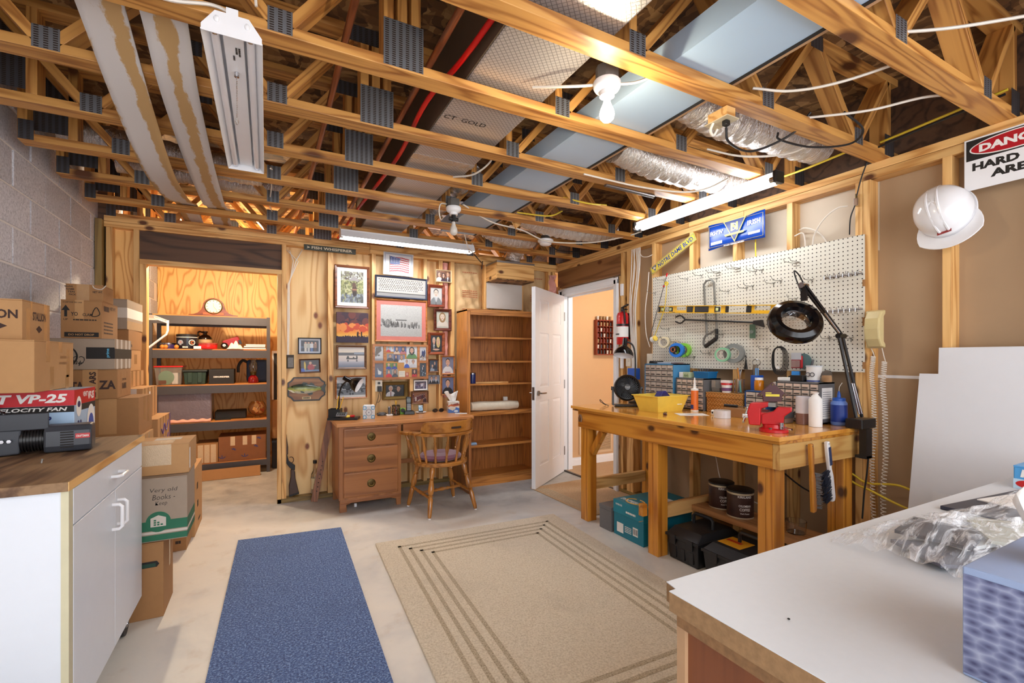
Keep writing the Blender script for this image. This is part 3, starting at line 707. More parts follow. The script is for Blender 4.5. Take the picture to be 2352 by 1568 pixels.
for i, (pts, lb) in enumerate((([(2.95, .80, 2.53), (2.96, 1.1, 2.51), (2.97, 1.3, 2.50)], 'yellow cable along the right wall top plate'),
                ([(2.82, 1.37, 2.455), (2.84, 1.62, 2.448), (2.86, 1.85, 2.455)], 'yellow cable below the nearest foil duct end'),
                ([(1.9, 2.80, 2.484), (2.1, 2.76, 2.46), (2.3, 2.80, 2.49)], 'yellow cable near the back end of the bench light'),
                ([(1.75, 3.22, 2.47), (2.0, 3.15, 2.46), (2.1, 3.1, 2.50)], 'yellow cable over the far end of the blue duct'))):
    cord('yellow_cable', lb, pts, .006, CORDY)
for i, (pts, lb) in enumerate((([(2.92, .80, 2.50), (2.94, 1.1, 2.485), (2.95, 1.3, 2.47)], 'black cable along the right wall top plate'),
                ([(2.35, 1.32, 2.52), (2.3, 1.38, 2.43), (2.1, 1.45, 2.33), (1.9, 1.43, 2.32), (1.85, 1.41, 2.37)], 'black cord from the ceiling outlet box over the beam'),
                ([(2.45, 1.22, 2.50), (2.62, 1.22, 2.455), (2.66, 1.30, 2.425), (2.5, 1.40, 2.415), (2.3, 1.44, 2.425), (2.25, 1.42, 2.44)], 'black cord looped under the beam near the right wall'),
                ([(1.80, 4.235, 2.37), (1.88, 4.3, 2.33), (2.02, 4.5, 2.33), (2.10, 4.66, 2.38), (2.1, 4.68, 2.30)], 'black power cord from the picture light to the kraft batt'),
                ([(2.42, 3.80, 2.43), (2.6, 3.9, 2.40), (2.9, 3.95, 2.43)], 'black cable hanging behind the smoke detector'))):
    cord('black_cable', lb, pts, .0055, CORDB)
cord('power_cable', 'white cord hanging off the picture light end', [(1.60, 3.95, 2.455), (1.66, 4.05, 2.41), (1.70, 4.10, 2.37), (1.80, 4.20, 2.35)], .005, CORDW)
t = thing('outlet_box', 'ceiling outlet box with plugs under the beam near the bulb', 'outlet', (1.825, 1.415, 2.437))
MB().box(-.028, -.05, -.045, .028, .05, .0).build('wood_block', PINE[0], t)
MB().box(-.04, -.06, -.05, .04, .06, -.046).build('cover_plate', mat('ivory_plastic', (206, 190, 156), .4), t)
MB().box(-.014, -.036, -.075, .014, -.012, -.05).build('plug', BLACK, t, bevel=.004)
MB().tube(curve3([(-.03, .02, -.05), (-.035, .03, -.08), (-.01, .035, -.095), (0, .02, -.07)], 6), .006).build('plug_cord', CORDW, t, smooth=True)
tag(MB().cyl((1.93, 2.36, 2.437), (2.35, 2.36, 2.43), .013, n=14).build('steel_conduit', mat('zinc_conduit', (150, 148, 150), .3, metal=1.), smooth=True), 'short zinc conduit under a beam near the bench light', 'conduit')
tag(MB().box(-.03, -.008, -.04, .03, .008, .04).build('wood_scrap', PINE[0], None, (1.86, 3.43, 2.455), (0, R(50), R(20))), 'small wood scrap hung at the cable junction', 'wood scrap')
# ============================================================= LEFT SIDE: CABINET AND CARTONS
t = thing('rolling_cabinet', 'white melamine cabinet on casters with worn plywood top', 'cabinet', (-.83, 2.42, 0))
MB().box(-.27, -.475, .135, .265, .485, .905).build('body', MELA, t)
MB().box(.262, -.48, .135, .281, -.445, .905).build('edge_band', CREAM_E, t)
MB().box(-.285, -.50, .905, .285, .52, .935).build('top', wood('worn_ply_top', (150, 118, 84), (70, 44, 28), axis=1, sc=6, rings=5, stretch=.2, rough=.65, fine=.3), t, bevel=.002)
MB().box(.2853, -.50, .906, .287, .52, .934).build('ply_edge', PINE[1], t)
def pull(p, parent, vert):
    b = MB(); a = Vector((0, 0, .05)) if vert else Vector((0, .05, 0)); p = Vector(p); n = Vector((.032, 0, 0))
    b.tube([p-a, p-a*.98+n*.7, p-a*.8+n, p+a*.8+n, p+a*.98+n*.7, p+a], .0065, 8); b.build('handle', WHITE_E, parent, smooth=True)
dr = MB().box(.266, -.442, .785, .282, .482, .900).build('drawer', MELA, t, bevel=.002); pull((.282, .02, .845), dr, False)
for y0, y1, hy in ((-.442, .018, -.02), (.022, .482, .055)):
    d_ = MB().box(.266, y0, .137, .282, y1, .780).build('door', MELA, t, bevel=.002); pull((.282, hy, .68), d_, True)
for x, y in ((.22, .40), (.22, -.40), (-.22, .40), (-.22, -.40)):
    b = MB().cyl((x-.018, y, .055), (x+.018, y, .055), .055, n=22); w_ = b.build('caster_wheel', mat('rubber', (30, 32, 36), .5), t, smooth=True)
    MB().box(x-.028, y-.03, .105, x+.028, y+.03, .134).box(x+.019, y-.02, .04, x+.024, y+.02, .11).box(x-.024, y-.02, .04, x-.019, y+.02, .11).cyl((x-.026, y, .055), (x+.03, y, .055), .012).build('fork', CHROME, w_)
MB().cyl((-.0, -.4755, .87), (-.0, -.4762, .87), .009).build('chip', CARD2, t)
MB().cyl((.09, -.4755, .87), (.09, -.4762, .87), .006).build('chip', CARD2, t)
tag(MB().tube([(-.72, 2.28, .94), (-.718, 2.282, .955), (-.715, 2.281, .951)], .003, 6).build('screw', STEEL), 'tiny upturned screw on the worn cabinet top', 'screw')
t = thing('trash_bag', 'crumpled black plastic bag low beside the cabinet end', 'bag', (-.80, 1.70, 0))
g = random.Random(5); b = MB()
b.grid(lambda u, v: ((.06+.15*math.sin(PI*v)**.6*(1+.18*math.sin(u*38+v*9)))*math.cos(2*PI*u), (.05+.13*math.sin(PI*v)**.6*(1+.2*math.sin(u*44-v*7)))*math.sin(2*PI*u), .30*v+.01*math.sin(u*50)), 40, 14)
b.build('bag_film', mat('black_film', (16, 17, 20), .18, bump=.3), t, smooth=True)

def carton(label, x0, x1, y0, y1, z0, z1, m=CARD, rz=0., seam='y', cat='carton', name='carton', group=None):
    t = thing(name, label, cat, ((x0+x1)/2, (y0+y1)/2, z0), rz, group); hx, hy, h = (x1-x0)/2, (y1-y0)/2, z1-z0
    MB().box(-hx, -hy, 0, hx, hy, h-.004).build('body', m, t, bevel=.003)
    if seam == 'y': MB().box(-hx, -hy, h-.004, hx, -.001, h).build('flap', m, t); MB().box(-hx, .001, h-.004, hx, hy, h).build('flap', m, t)
    else: MB().box(-hx, -hy, h-.004, -.001, hy, h).build('flap', m, t); MB().box(.001, -hy, h-.004, hx, hy, h).build('flap', m, t)
    t['d'] = (hx, hy, h); return t
def D(t): return tuple(t['d'])
def near(t, s, x, z, w_, h_, m=INK, **kw):
    hx, hy, h = D(t); return lettering(s, (x, -hy-.0008, z), (1, 0, 0), (0, 0, 1), w_, h_, m, t, **kw)
def right(t, s, y, z, w_, h_, m=INK, **kw):
    hx, hy, h = D(t); return lettering(s, (hx+.0008, y, z), (0, 1, 0), (0, 0, 1), w_, h_, m, t, **kw)
def tape(t, face, a0, z0, a1, z1, m=TAPE):
    hx, hy, h = D(t)
    if face == 'n': b = MB().box(a0, -hy-.0006, z0, a1, -hy-.0001, z1)
    elif face == 'r': b = MB().box(hx+.0001, a0, z0, hx+.0006, a1, z1)
    else: b = MB().box(a0, z0, h+.0001, a1, z1, h+.0006)
    return b.build('tape', m, t)
# on the cabinet
t = carton('red and blue printed fan carton standing on the cabinet', -1.14, -.735, 2.66, 2.935, .935, 1.182, mat('carton_skyblue', (172, 202, 232), .4), seam='x')
hx, hy, h = D(t); RB = mat('carton_red', (196, 24, 36), .4)
for f_ in ('n', 'r'):
    a, bb = (-hx, hx) if f_ == 'n' else (-hy, hy)
    tape(t, f_, a, h-.066, bb, h, RB).name = 'red_band'
    tape(t, f_, a if f_ == 'n' else a+.08, h-.094, bb, h-.0665, INK).name = 'black_band'
near(t, 'VENT VP-25', -.16, h-.053, .34, .038, PAPER, bold=.04, shear=.2); near(t, 'HIGH VELOCITY FAN', -.14, h-.088, .32, .016, PAPER, bold=.03, shear=.2)
near(t, 'HP', .08, h-.14, .05, .03, mat('carton_navy', (24, 44, 108), .4), bold=.03, shear=.2)
right(t, 'VENT', -.03, h-.036, .06, .022, PAPER, bold=.03, shear=.2); right(t, 'VP-25', .035, h-.052, .085, .036, PAPER, bold=.04, shear=.2)
b = MB(); b.prism([(hy*.65*0+.032*math.cos(a*PI/10), .045*math.sin(a*PI/10)) for a in range(20)], 0, .0004, fr((hx+.0009, -.085, h-.075), (0, 1, 0), (0, 0, 1))); b.build('badge', PAPER, t)
b = MB(); b.prism([(.018*math.cos(a*PI/8), .014*math.sin(a*PI/8)) for a in range(16)], 0, .0004, fr((hx+.0015, -.085, h-.065), (0, 1, 0), (0, 0, 1))); b.build('badge_bear', mat('carton_navy', (24, 44, 108), .4), t)
b = MB(); b.prism([(.055*math.cos(a*PI/12), .085*math.sin(a*PI/12)) for a in range(24)], 0, .0004, fr((hx+.0009, .075, .085), (0, 1, 0), (0, 0, 1))); b.build('fan_oval', PAPER, t)
b = MB(); b.prism([(.036*math.cos(a*PI/10), .052*math.sin(a*PI/10)) for a in range(20)], 0, .0004, fr((hx+.0015, .075, .075), (0, 1, 0), (0, 0, 1))); b.build('fan_picture', BLUE, t)
for k in range(6):
    b = MB(); b.prism([(.009*math.cos(a*PI/6), .011*math.sin(a*PI/6)) for a in range(12)], 0, .0004, fr((hx+.0009, -.09+.03*(k % 2), .10-.036*(k//2)), (0, 1, 0), (0, 0, 1))); b.build('icon', mat('carton_navy', (24, 44, 108), .4), t)
b = MB(); b.box(.02, -hy-.0012, .045, .17, -hy-.0005, .085); b.build('fan_print', INK, t)
t = carton('large plain carton resting on the fan carton', -1.16, -.81, 2.50, 2.92, 1.183, 1.392, CARD)
for y0, z0, y1, z1 in ((-.10, .12, -.06, .205), (.03, .16, .07, .209), (.12, .05, .16, .18), (-.06, 0, -.02, .10), (.11, 0, .15, .06)): tape(t, 'r', y0, z0, y1, z1)
right(t, 'xxxxxx', .05, .135, .09, .012, CARD2, bold=.01); right(t, 'xxxxxxxxx', .04, .11, .10, .010, CARD2, bold=.01); tape(t, 'n', -.09, .0, .0, .06, TAPE_C)
t = carton('taped carton with dark serif lettering and emblem atop the plain carton', -1.16, -.865, 2.56, 2.83, 1.393, 1.556, CARD)
DKB = mat('dark_brown_ink', (58, 36, 30), .7)
near(t, 'STALLION', -.05, .085, .185, .036, DKB, bold=.03); right(t, 'STALLION', -.04, .085, .13, .036, DKB, bold=.03)
hx, hy, h = D(t)
for f_, c_ in ((fr((.075, -hy-.0008, .055), (1, 0, 0), (0, 0, 1)), 0), (fr((hx+.0008, .02, .05), (0, 1, 0), (0, 0, 1)), 1)):
    b = MB(); b.prism([(-.03, 0), (0, .016), (.03, 0), (0, -.016)], 0, .0003, f_); b.build('emblem', DKB, t)
for y0, z0, y1, z1 in ((-.10, 0, -.065, .13), (.07, 0, .105, .16), (-.06, .10, -.045, .163)): tape(t, 'r', y0, z0, y1, z1)

# stack on the floor right behind the cabinet
t = carton('brown handled carton on the floor under the old books carton', -.85, -.465, 2.93, 3.20, 0, .383, CARD2)
hx, hy, h = D(t)
b = MB(); b.prism([(-.05, -.015), (.05, -.015), (.06, 0), (.05, .015), (-.05, .015), (-.06, 0)], 0, .001, fr((.115, -hy-.0004, .275), (1, 0, 0), (0, 0, 1))); b.build('handle_hole', INK, t)
b = MB(); b.box(.05, -hy-.0018, .262, .16, -hy-.0015, .28); b.build('green_file', mat('dark_green', (18, 62, 46), .5), t)
tape(t, 'r', .02, .20, .05, .383, TAPE_C)
t = carton('grey moving carton with green stripes, handwritten very old books', -.80, -.366, 2.94, 3.22, .384, .708, CARD_G)
GRN = mat('carton_green', (30, 104, 74), .6); hx, hy, h = D(t)
for z0, z1, m in ((.005, .035, GRN), (.040, .052, CARD_W), (.056, .105, GRN)): tape(t, 'n', -hx, z0, hx, z1, m).name = 'stripe'; tape(t, 'r', -hy, z0, hy, z1, m).name = 'stripe'
for s_, x, z, w2 in (('Very old', .06, .245, .115), ('Books -', .07, .212, .095), ('Keep', .082, .178, .05)): near(t, s_, x, z, w2, .026, INK, bold=-.01, shear=.15)
b = MB(); b.prism([(.052*math.cos(a*PI/14), .052*math.sin(a*PI/14)) for a in range(28)], 0, .0004, fr((.095, -hy-.0012, .10), (1, 0, 0), (0, 0, 1))); b.build('emblem_disc', GRN, t)
b = MB(); b.prism([(-.032, -.022), (.032, -.022), (.032, .022), (0, .036), (-.032, .022)], 0, .0004, fr((.095, -hy-.0018, .098), (1, 0, 0), (0, 0, 1))); b.build('emblem_house', CARD_W, t)
for k, (x, z) in enumerate(((-.014, -.012), (0, -.012), (.014, -.012), (-.014, -.001), (0, -.001), (-.014, .010))):
    MB().box(.095+x-.005, -hy-.0024, .098+z-.004, .095+x+.005, -hy-.002, .098+z+.004).build('emblem_block', GRN, t)
t = carton('tan carton with wide clear tape, topmost above the old books carton', -.78, -.366, 3.0, 3.29, .709, .868, CARD, seam='y')
tape(t, 'n', -.10, .05, .13, .158, TAPE_C); tape(t, 't', -.10, -.12, .13, .0, TAPE_C); tape(t, 'r', -.13, .02, -.10, .13, PAPER).name = 'label'
tape(t, 't', .03, .01, .15, .09, CARD_W)
# second row against the block wall
t = carton('flat topped carton with blue marks behind the cabinet', -1.15, -.65, 3.42, 3.76, 0, .86, CARD)
tape(t, 'n', .02, .83, .07, .842, BLUE); tape(t, 'n', .12, .83, .17, .842, BLUE); tape(t, 't', -.2, -.10, .22, .05, CARD_W); tape(t, 'r', -.10, .70, -.06, .86, TAPE_C); tape(t, 'r', .02, .70, .06, .86, TAPE_C)
t = carton('wide worn carton under the restaurant carton', -1.15, -.665, 3.45, 3.80, .861, 1.086, CARD2)
tape(t, 'n', .06, .02, .14, .224, CARD); tape(t, 'r', -.06, .08, -.01, .224); tape(t, 'r', .04, .06, .09, .224)
t = carton('shallow carton with brown bold print and a stencilled tape strip', -1.13, -.765, 3.43, 3.77, 1.087, 1.255, CARD2, rz=R(1.5))
near(t, 'TA', -.02-.0, .05, .055, .05, DKB, bold=.04); near(t, 'ZA', .10, .055, .075, .05, DKB, bold=.04)
tape(t, 'n', .03, .0, .095, .168, CARD); hx, hy, h = D(t)
lettering('ARS', (.088, -hy-.0012, .085), (0, 0, 1), (-1, 0, 0), .07, .03, DKB, t, .04); lettering('ZA', (.088, -hy-.0012, .01), (0, 0, 1), (-1, 0, 0), .05, .03, DKB, t, .04)
right(t, 'ZATA', -.06, .10, .10, .012, DKB); right(t, 'RAINS', -.06, .05, .10, .036, DKB, bold=.04); tape(t, 'r', -.09, .02, -.075, .15, CARD2); tape(t, 'r', .06, .02, .075, .15, CARD2)
t = carton('grey shipping carton with black tape and handwriting', -1.14, -.77, 3.42, 3.79, 1.256, 1.43, CARD_G)
hx, hy, h = D(t); MB().box(hx-.125, -hy-.001, .06, hx, -hy-.0003, .125).build('black_tape', INK, t); MB().box(hx+.0003, -hy, .06, hx+.001, hy, .118).build('black_tape', INK, t)
lettering('prime', (hx-.02, -hy-.0014, .068), (0, 0, 1), (-1, 0, 0), .05, .018, mat('light_blue_ink', (90, 180, 220), .5), t, .02)
for y0 in (-.15, -.06, .04, .12): tape(t, 'r', y0, .0, y0+.035, .174, CARD_W); 
b = MB(); b.tube(curve3([(-.02, -hy-.002, .14), (.015, -hy-.002, .10), (.02, -hy-.002, .06), (-.005, -hy-.002, .02), (-.02, -hy-.002, .03)], 6), .004, 5); b.build('handwriting', INK, t)
lettering('Court', (.055, -hy-.0012, .075), (-1, 0, 0), (0, 0, -1), .11, .045, INK, t, -.01, .2, 'handwriting'); lettering('4th', (.05, -hy-.0012, .05), (-1, 0, 0), (0, 0, -1), .06, .03, INK, t, -.01, .2, 'handwriting')
t = carton('carton printed do not drop with an up arrow', -1.005, -.83, 3.43, 3.75, 1.431, 1.645, CARD2)
hx, hy, h = D(t); MB().box(-.072, -hy-.0009, .008, .075, -hy-.0003, .034).build('black_band', INK, t)
lettering('DO NOT DROP', (-.055, -hy-.0013, .015), (1, 0, 0), (0, 0, 1), .11, .011, CARD, t, .02)
b = MB(); b.prism([(-.006, -.03), (.006, -.03), (.006, .005), (.018, .005), (0, .035), (-.018, .005), (-.006, .005)], 0, .0004, fr((-.066, -hy-.0008, .15), (1, 0, 0), (0, 0, 1))); b.build('up_arrow', INK, t)
near(t, 'UP', -.075, .10, .018, .010); near(t, '6 CARTONS PER CASE', -.078, .197, .08, .007); near(t, 'YO', -.045, .125, .03, .022); near(t, 'CLAM', .005, .125, .042, .016); near(t, 'xxxxxxxxxxxxxx', -.035, .10, .10, .007)
b = MB(); b.tube(curve3([(.045, -hy-.002, .125), (.052, -hy-.002, .155), (.066, -hy-.002, .175), (.08, -hy-.002, .14), (.064, -hy-.002, .125), (.045, -hy-.002, .125)], 5), .0022, 5); b.build('pig_print', INK, t)
tape(t, 'n', -.028, .11, .01, .214, CARD); right(t, 'xxxxx', -.12, .16, .10, .03, DKB); right(t, 'NET WT', .0, .175, .11, .02, DKB)
for k in range(4): right(t, 'xxxxxxxxxxx', -.12, .09-.02*k, .18, .008, DKB, bold=0)
t = carton('small carton with handle string, topmost beside the block wall', -.993, -.83, 3.46, 3.66, 1.646, 1.738, CARD2)
for k, s_ in enumerate(('BILLING', 'NAME', 'TEN', 'PACK')): near(t, s_, -.085+.006*k, .072-.015*k, .035-.005*(k > 1), .010)
near(t, 'NET WT.', .035, .045, .045, .012); tape(t, 'n', -.035, 0, .02, .092); right(t, 'xxxx xxxx', -.05, .05, .12, .016, CARD2)
hx, hy, h = D(t); MB().tube(curve3([(.035, -hy-.003, .088), (.045, -hy-.006, .072), (.075, -hy-.006, .068), (.095, -hy-.003, .092)], 6), .0025, 6).build('handle_string', CARD_W, t, smooth=True)
# third stack beside the closet post
t = carton('carton with purple stripe and marker scribbles beside the closet opening', -1.1, -.68, 4.08, 4.55, .501, .886, CARD)
PUR = mat('purple_ink', (78, 54, 128), .5); tape(t, 'r', .20, 0, .235, .385, PUR)
for k in range(4): tape(t, 'r', -.16+.10*k, .05, -.12+.10*k, .385)
hx, hy, h = D(t)
for k in range(3): MB().tube(curve3([(hx+.002, -.12, .30-.1*k), (hx+.002, -.06, .26-.1*k), (hx+.002, -.01, .33-.1*k), (hx+.002, .06, .27-.1*k), (hx+.002, .14, .34-.1*k)], 4), .004, 5).build('scribble', PUR, t)
t = carton('taped carton under the four box pile by the closet post', -1.12, -.755, 4.02, 4.50, .887, 1.108, CARD)
for k in range(4): tape(t, 'r', -.20+.11*k, .0, -.15+.11*k, .221)
tape(t, 'n', .05, .12, .15, .22, CARD_W); tape(t, 'r', -.04, .10, .0, .19, PAPER)
for lb, z0, z1, y1, m in (('striped tape carton, lowest of the four box pile', 1.109, 1.225, 4.61, CARD), ('plain tan carton with handle cut in the four box pile', 1.226, 1.378, 4.52, CARD), ('tan carton with side print under the white taped carton', 1.379, 1.522, 4.55, CARD2)):
    t = carton(lb, -1.12, -.86, 4.16, y1, z0, z1, m)
    for k in range(3): 
        if z0 < 1.2: tape(t, 'r', -.15+.12*k, 0, -.10+.12*k, z1-z0)
    if z0 > 1.3: right(t, 'xxxxx', -.20, .02, .10, .02, DKB); near(t, '2', -.05, .05, .03, .05)
    elif z0 > 1.2: tape(t, 'r', -.02, .05, .06, .12)
t = carton('white taped grey carton, topmost of the four box pile', -1.10, -.86, 4.14, 4.56, 1.523, 1.733, CARD_G, rz=R(-1))
tape(t, 'n', -.12, .08, .12, .15, CARD_W); tape(t, 'r', -.21, .08, .21, .15, PAPER); tape(t, 'r', -.21, .0, .21, .06, TAPE_C)
t = carton('tall tan carton with print beside the closet opening', -1.05, -.468, 4.12, 4.56, 0, .50, CARD)
right(t, 'xx', -.10, .32, .06, .05); right(t, 'xx', -.08, .18, .06, .05); right(t, 'xxxxx', -.02, .06, .12, .02)
t = carton('low brown carton on the floor before the tall tan carton', -.95, -.487, 3.87, 4.10, 0, .30, CARD2)
near(t, 'xx', .17, .05, .03, .02)

# chainsaw on the cabinet
t = thing('electric_chainsaw', 'dark grey electric chainsaw lying on the cabinet top', 'chainsaw', (-.835, 2.56, .936), R(8))
SAWG = mat('saw_grey', (58, 62, 70), .4)
b = MB(); T = fr((.04, 0, .058), (0, 1, 0), (0, 0, 1))
pr = [(-.05, -.055), (.05, -.055), (.06, -.03), (.058, .03), (.04, .052), (-.04, .052), (-.058, .03), (-.06, -.03)]
b.prism(pr, .0, .145, T); b.build('motor_housing', SAWG, t, bevel=.008)
for k in range(7): MB().box(.09, -.0615, .02+.010*k, .13, -.0605, .025+.010*k).build('vent_slot', INK, t)
MB().box(.135, -.0618, .055, .18, -.061, .075).build('badge', RED, t); lettering('CRAFTSMAN', (.138, -.0622, .06), (1, 0, 0), (0, 0, 1), .038, .009, PAPER, t, .02)
b = MB()
for k in range(7): b.cyl((-.025+.009*k, 0, .055), (-.020+.009*k, 0, .055), .048, n=18)
b.cyl((-.03, 0, .055), (.04, 0, .055), .042, n=18); b.build('cooling_fins', BLACK, t, smooth=True)
b = MB(); b.prism([(-.11, 0), (-.03, .005), (-.025, .10), (-.05, .13), (-.10, .12), (-.12, .06)], -.05, .035, fr((0, 0, 0), (1, 0, 0), (0, 0, 1))); b.build('gear_case', SAWG, t, bevel=.006)
MB().box(-.085, -.045, .098, .055, -.038, .165).build('guard_plate', mat('guard_grey', (46, 50, 58), .45), t, bevel=.004)
for x in (-.075, -.055): MB().cyl((x, -.051, .06), (x, -.056, .06), .007, n=6).build('bolt', CHROME, t)
b = MB(); b.box(-.36, -.004, .035, -.11, .004, .085); b.build('guide_bar', STEEL, t)
b = MB()
for k in range(22):
    for z in (.031, .089): b.box(-.355+.0115*k, -.007, z-.007, -.347+.0115*k, .007, z+.007)
o = b.build('chain', mat('oily_chain', (40, 38, 36), .35, metal=.7), t); o['kind'] = 'stuff'
t = thing('black_bag', 'black plastic sheet bunched over the chainsaw handle', 'bag', (-1.03, 2.625, .936))
b = MB(); b.grid(lambda u, v: (-.12+.28*u, .0+.022*v+.004*math.sin(u*17), .02+.19*math.sin(PI*(.15+.7*u))*(1-.35*v)+.012*math.sin(u*31+v*13)-.10*(1-v)*(u > .5)*(u-.5)), 30, 10)
b.build('bag_film', mat('black_film', (16, 17, 20), .18, bump=.3), t, smooth=True, solid=.004)

# ============================================================= CLOSET
t = thing('shelving_unit', 'grey steel boltless shelving unit with five wooden decks', 'shelving', (-.535, 6.33, 0))
for x in (-.565, .555):
    for y in (-.23, .23): MB().box(x-.018 if x > 0 else x, y-.02, 0, x+.018 if x > 0 else x+.036, y+.02, 1.79).build('upright', GREYST, t)
for z in (1.79, 1.42, 1.03, .62, .16):
    d_ = MB().box(-.56, -.225, z-.012, .56, .225, z).build('deck', wood('shelf_deck', (206, 138, 70), (160, 94, 40), axis=0, sc=6), t)
    for y in (-.245, .225): MB().box(-.565, y, z-.10 if z > .2 else z-.075, .565, y+.02, z-.012).build('beam', GREYST, d_)
def onshelf(x, y, z): return (x, y, z+.001)
# mantel clock
t = thing('mantel_clock', 'dark wooden tambour mantel clock on the shelving unit', 'clock', onshelf(-.529, 6.27, 1.79))
cw = wood('clock_mahogany', (112, 56, 30), (70, 30, 16), axis=0, sc=8, rough=.25, coat=.4)
pr = [(-.235, 0), (.235, 0), (.235, .018), (.19, .022), (.15, .038), (.12, .07), (.105, .11)]
pr += [(.105*math.cos(R(a)), .105+.105*math.sin(R(a))) for a in range(5, 180, 12)]+[(-.105, .11), (-.12, .07), (-.15, .038), (-.19, .022), (-.235, .018)]
MB().prism(pr, -.05, .05, fr((0, 0, 0), (1, 0, 0), (0, 0, 1))).build('case', cw, t)
MB().box(-.10, -.056, .018, .10, -.05, .045).build('inlay', wood('clock_inlay', (160, 76, 36), (120, 52, 24), axis=0), t)
FT = fr((0, -.05, .112), (1, 0, 0), (0, 0, 1))
MB().lathe([(.088, 0), (.088, .008), (.078, .012), (.076, .004)], 32, FT, cap=False).build('bezel', BRASS, t, smooth=True)
MB().lathe([(.0, .0), (.077, .0), (.077, .004), (.0, .004)], 32, FT).build('dial', mat('ivory_dial', (226, 210, 176), .5), t)
for a, L in ((90+5, .038), (-52, .055)): MB().bar(FT @ Vector((0, 0, .006)), FT @ Vector((L*math.cos(R(a)), L*math.sin(R(a)), .006)), .005, .0015).build('hand', INK, t)
for k in range(12):
    a = R(30*k); MB().box(-.003, -.001, -.006, .003, 0, .006).build('numeral_mark', INK, t, (.064*math.cos(a), -.0552, .112+.064*math.sin(a)), (0, -a+PI/2, 0))
# second deck
def tin(name, label, loc, r, h, m, cat, lid=None, prof=None):
    t = thing(name, label, cat, onshelf(*loc)); MB().lathe(prof or [(.0, 0), (r*.96, 0), (r, h*.1), (r, h*.9), (r*.98, h), (0, h)], 28).build('body', m, t, smooth=True)
    if lid: MB().lathe([(0, h), (r*1.03, h), (r*1.03, h+.014), (r*.9, h+.018), (0, h+.018)], 28).build('lid', lid, t, smooth=True)
    return t
t = tin('tin_bucket', 'navy tin bucket with football helmet and letter C', (-.778, 6.24, 1.42), .098, .145, mat('navy_tin', (20, 24, 38), .3), 'bucket', BLACK)
MB().lathe([(.099, .125), (.0995, .125), (.0995, .131), (.099, .131)], 28, cap=False).build('stripe', PAPER, t)
for (a, R_, m, n_) in ((-58, .034, PAPER, 'burst'), (-58, .026, INK, 'burst_core')):
    T = fr((.0995*math.cos(R(a)), .0995*math.sin(R(a)), .07), (-math.sin(R(a)), math.cos(R(a)), 0), (0, 0, 1))
    MB().prism([((R_*(1 if k % 2 else .85))*math.cos(k*PI/12), (R_*(1 if k % 2 else .85))*math.sin(k*PI/12)) for k in range(24)], .0, .002 if n_ == 'burst' else .004, T).build(n_, m, t)
lettering('C', T @ Vector((-.014, -.016, .0046)), T.to_3x3() @ Vector((1, 0, 0)), (0, 0, 1), .028, .032, mat('orange_ink', (226, 96, 40), .5), t, .04)
a = -118; T = fr((.0995*math.cos(R(a)), .0995*math.sin(R(a)), .065), (-math.sin(R(a)), math.cos(R(a)), 0), (0, 0, 1))
MB().prism([(-.03, -.005), (-.028, .02), (-.01, .034), (.014, .03), (.026, .012), (.026, -.008), (.01, -.01), (.006, -.024), (-.012, -.024), (-.016, -.01)], 0, .002, T).build('helmet_print', mat('helmet_grey', (150, 156, 170), .4), t)
lettering('C', T @ Vector((-.008, .0, .0026)), T.to_3x3() @ Vector((1, 0, 0)), (0, 0, 1), .016, .018, mat('orange_ink', (226, 96, 40), .5), t, .04)
a = -92; lettering('BEARS', (-.03, -.1005, .012), (1, 0, 0), (0, 0, 1), .05, .016, PAPER, t, .04)
t = thing('stoneware_jug', 'brown and tan stoneware jug behind the tin bucket', 'jug', onshelf(-.62, 6.33, 1.42))
MB().lathe([(0, 0), (.066, 0), (.07, .01), (.07, .11), (0, .11)], 26).build('tan_body', mat('stoneware_tan', (176, 146, 108), .35), t, smooth=True)
MB().lathe([(.0705, .11), (.068, .13), (.045, .155), (.022, .168), (.02, .18), (.027, .19), (.027, .205), (.018, .205), (0, .2)], 26).build('brown_shoulder', mat('stoneware_brown', (40, 26, 18), .15), t, smooth=True)
MB().tube(curve3([(-.02, 0, .19), (-.055, 0, .20), (-.068, 0, .175), (-.056, 0, .145)], 6), .009, 8).build('handle', mat('stoneware_brown', (40, 26, 18), .15), t, smooth=True)
tin('round_tin', 'shallow red round tin in front of the stoneware jug', (-.577, 6.17, 1.42), .09, .05, RED, 'tin', mat('tin_rim', (150, 60, 50), .3))
tag(MB().box(-.035, -.02, 0, .035, .02, .03).build('folded_note', PAPER, None, onshelf(-.67, 6.115, 1.42), (0, 0, R(10)), bevel=.002), 'folded cream note leaning at the red tin', 'note')
tin('cookie_tin', 'purple round cookie tin behind the orange snacks', (-.955, 6.28, 1.42), .07, .05, mat('purple_tin', (60, 44, 96), .3), 'tin', mat('silver_lid', (150, 150, 160), .25, metal=1.))
for i, x in enumerate((-.985, -.955, -.86)): tag(MB().sph((0, 0, .022), .022, 10).build('gourd', mat('orange_gourd', (206, 130, 50), .5), None, onshelf(x, 6.13, 1.42), smooth=True), 'small orange gourd on the shelf near the tins', 'gourd', 'orange gourds by the tins')
t = thing('eight_ball', 'black ball with a white disc on the closet shelf', 'ball', onshelf(-.42, 6.16, 1.42))
MB().sph((0, 0, .037), .037, 16).build('ball', GLOSSB, t, smooth=True); MB().lathe([(0, .0365), (.015, .0345), (.0152, .03)], 16, Matrix.Translation((0, 0, .037)) @ Matrix.Rotation(R(80), 4, 'X')).build('disc', PAPER, t)
t = thing('red_pouch', 'red vinyl pouch tilted behind the crumpled cloth', 'pouch', onshelf(-.33, 6.28, 1.455), rot=(0, R(-22), 0))
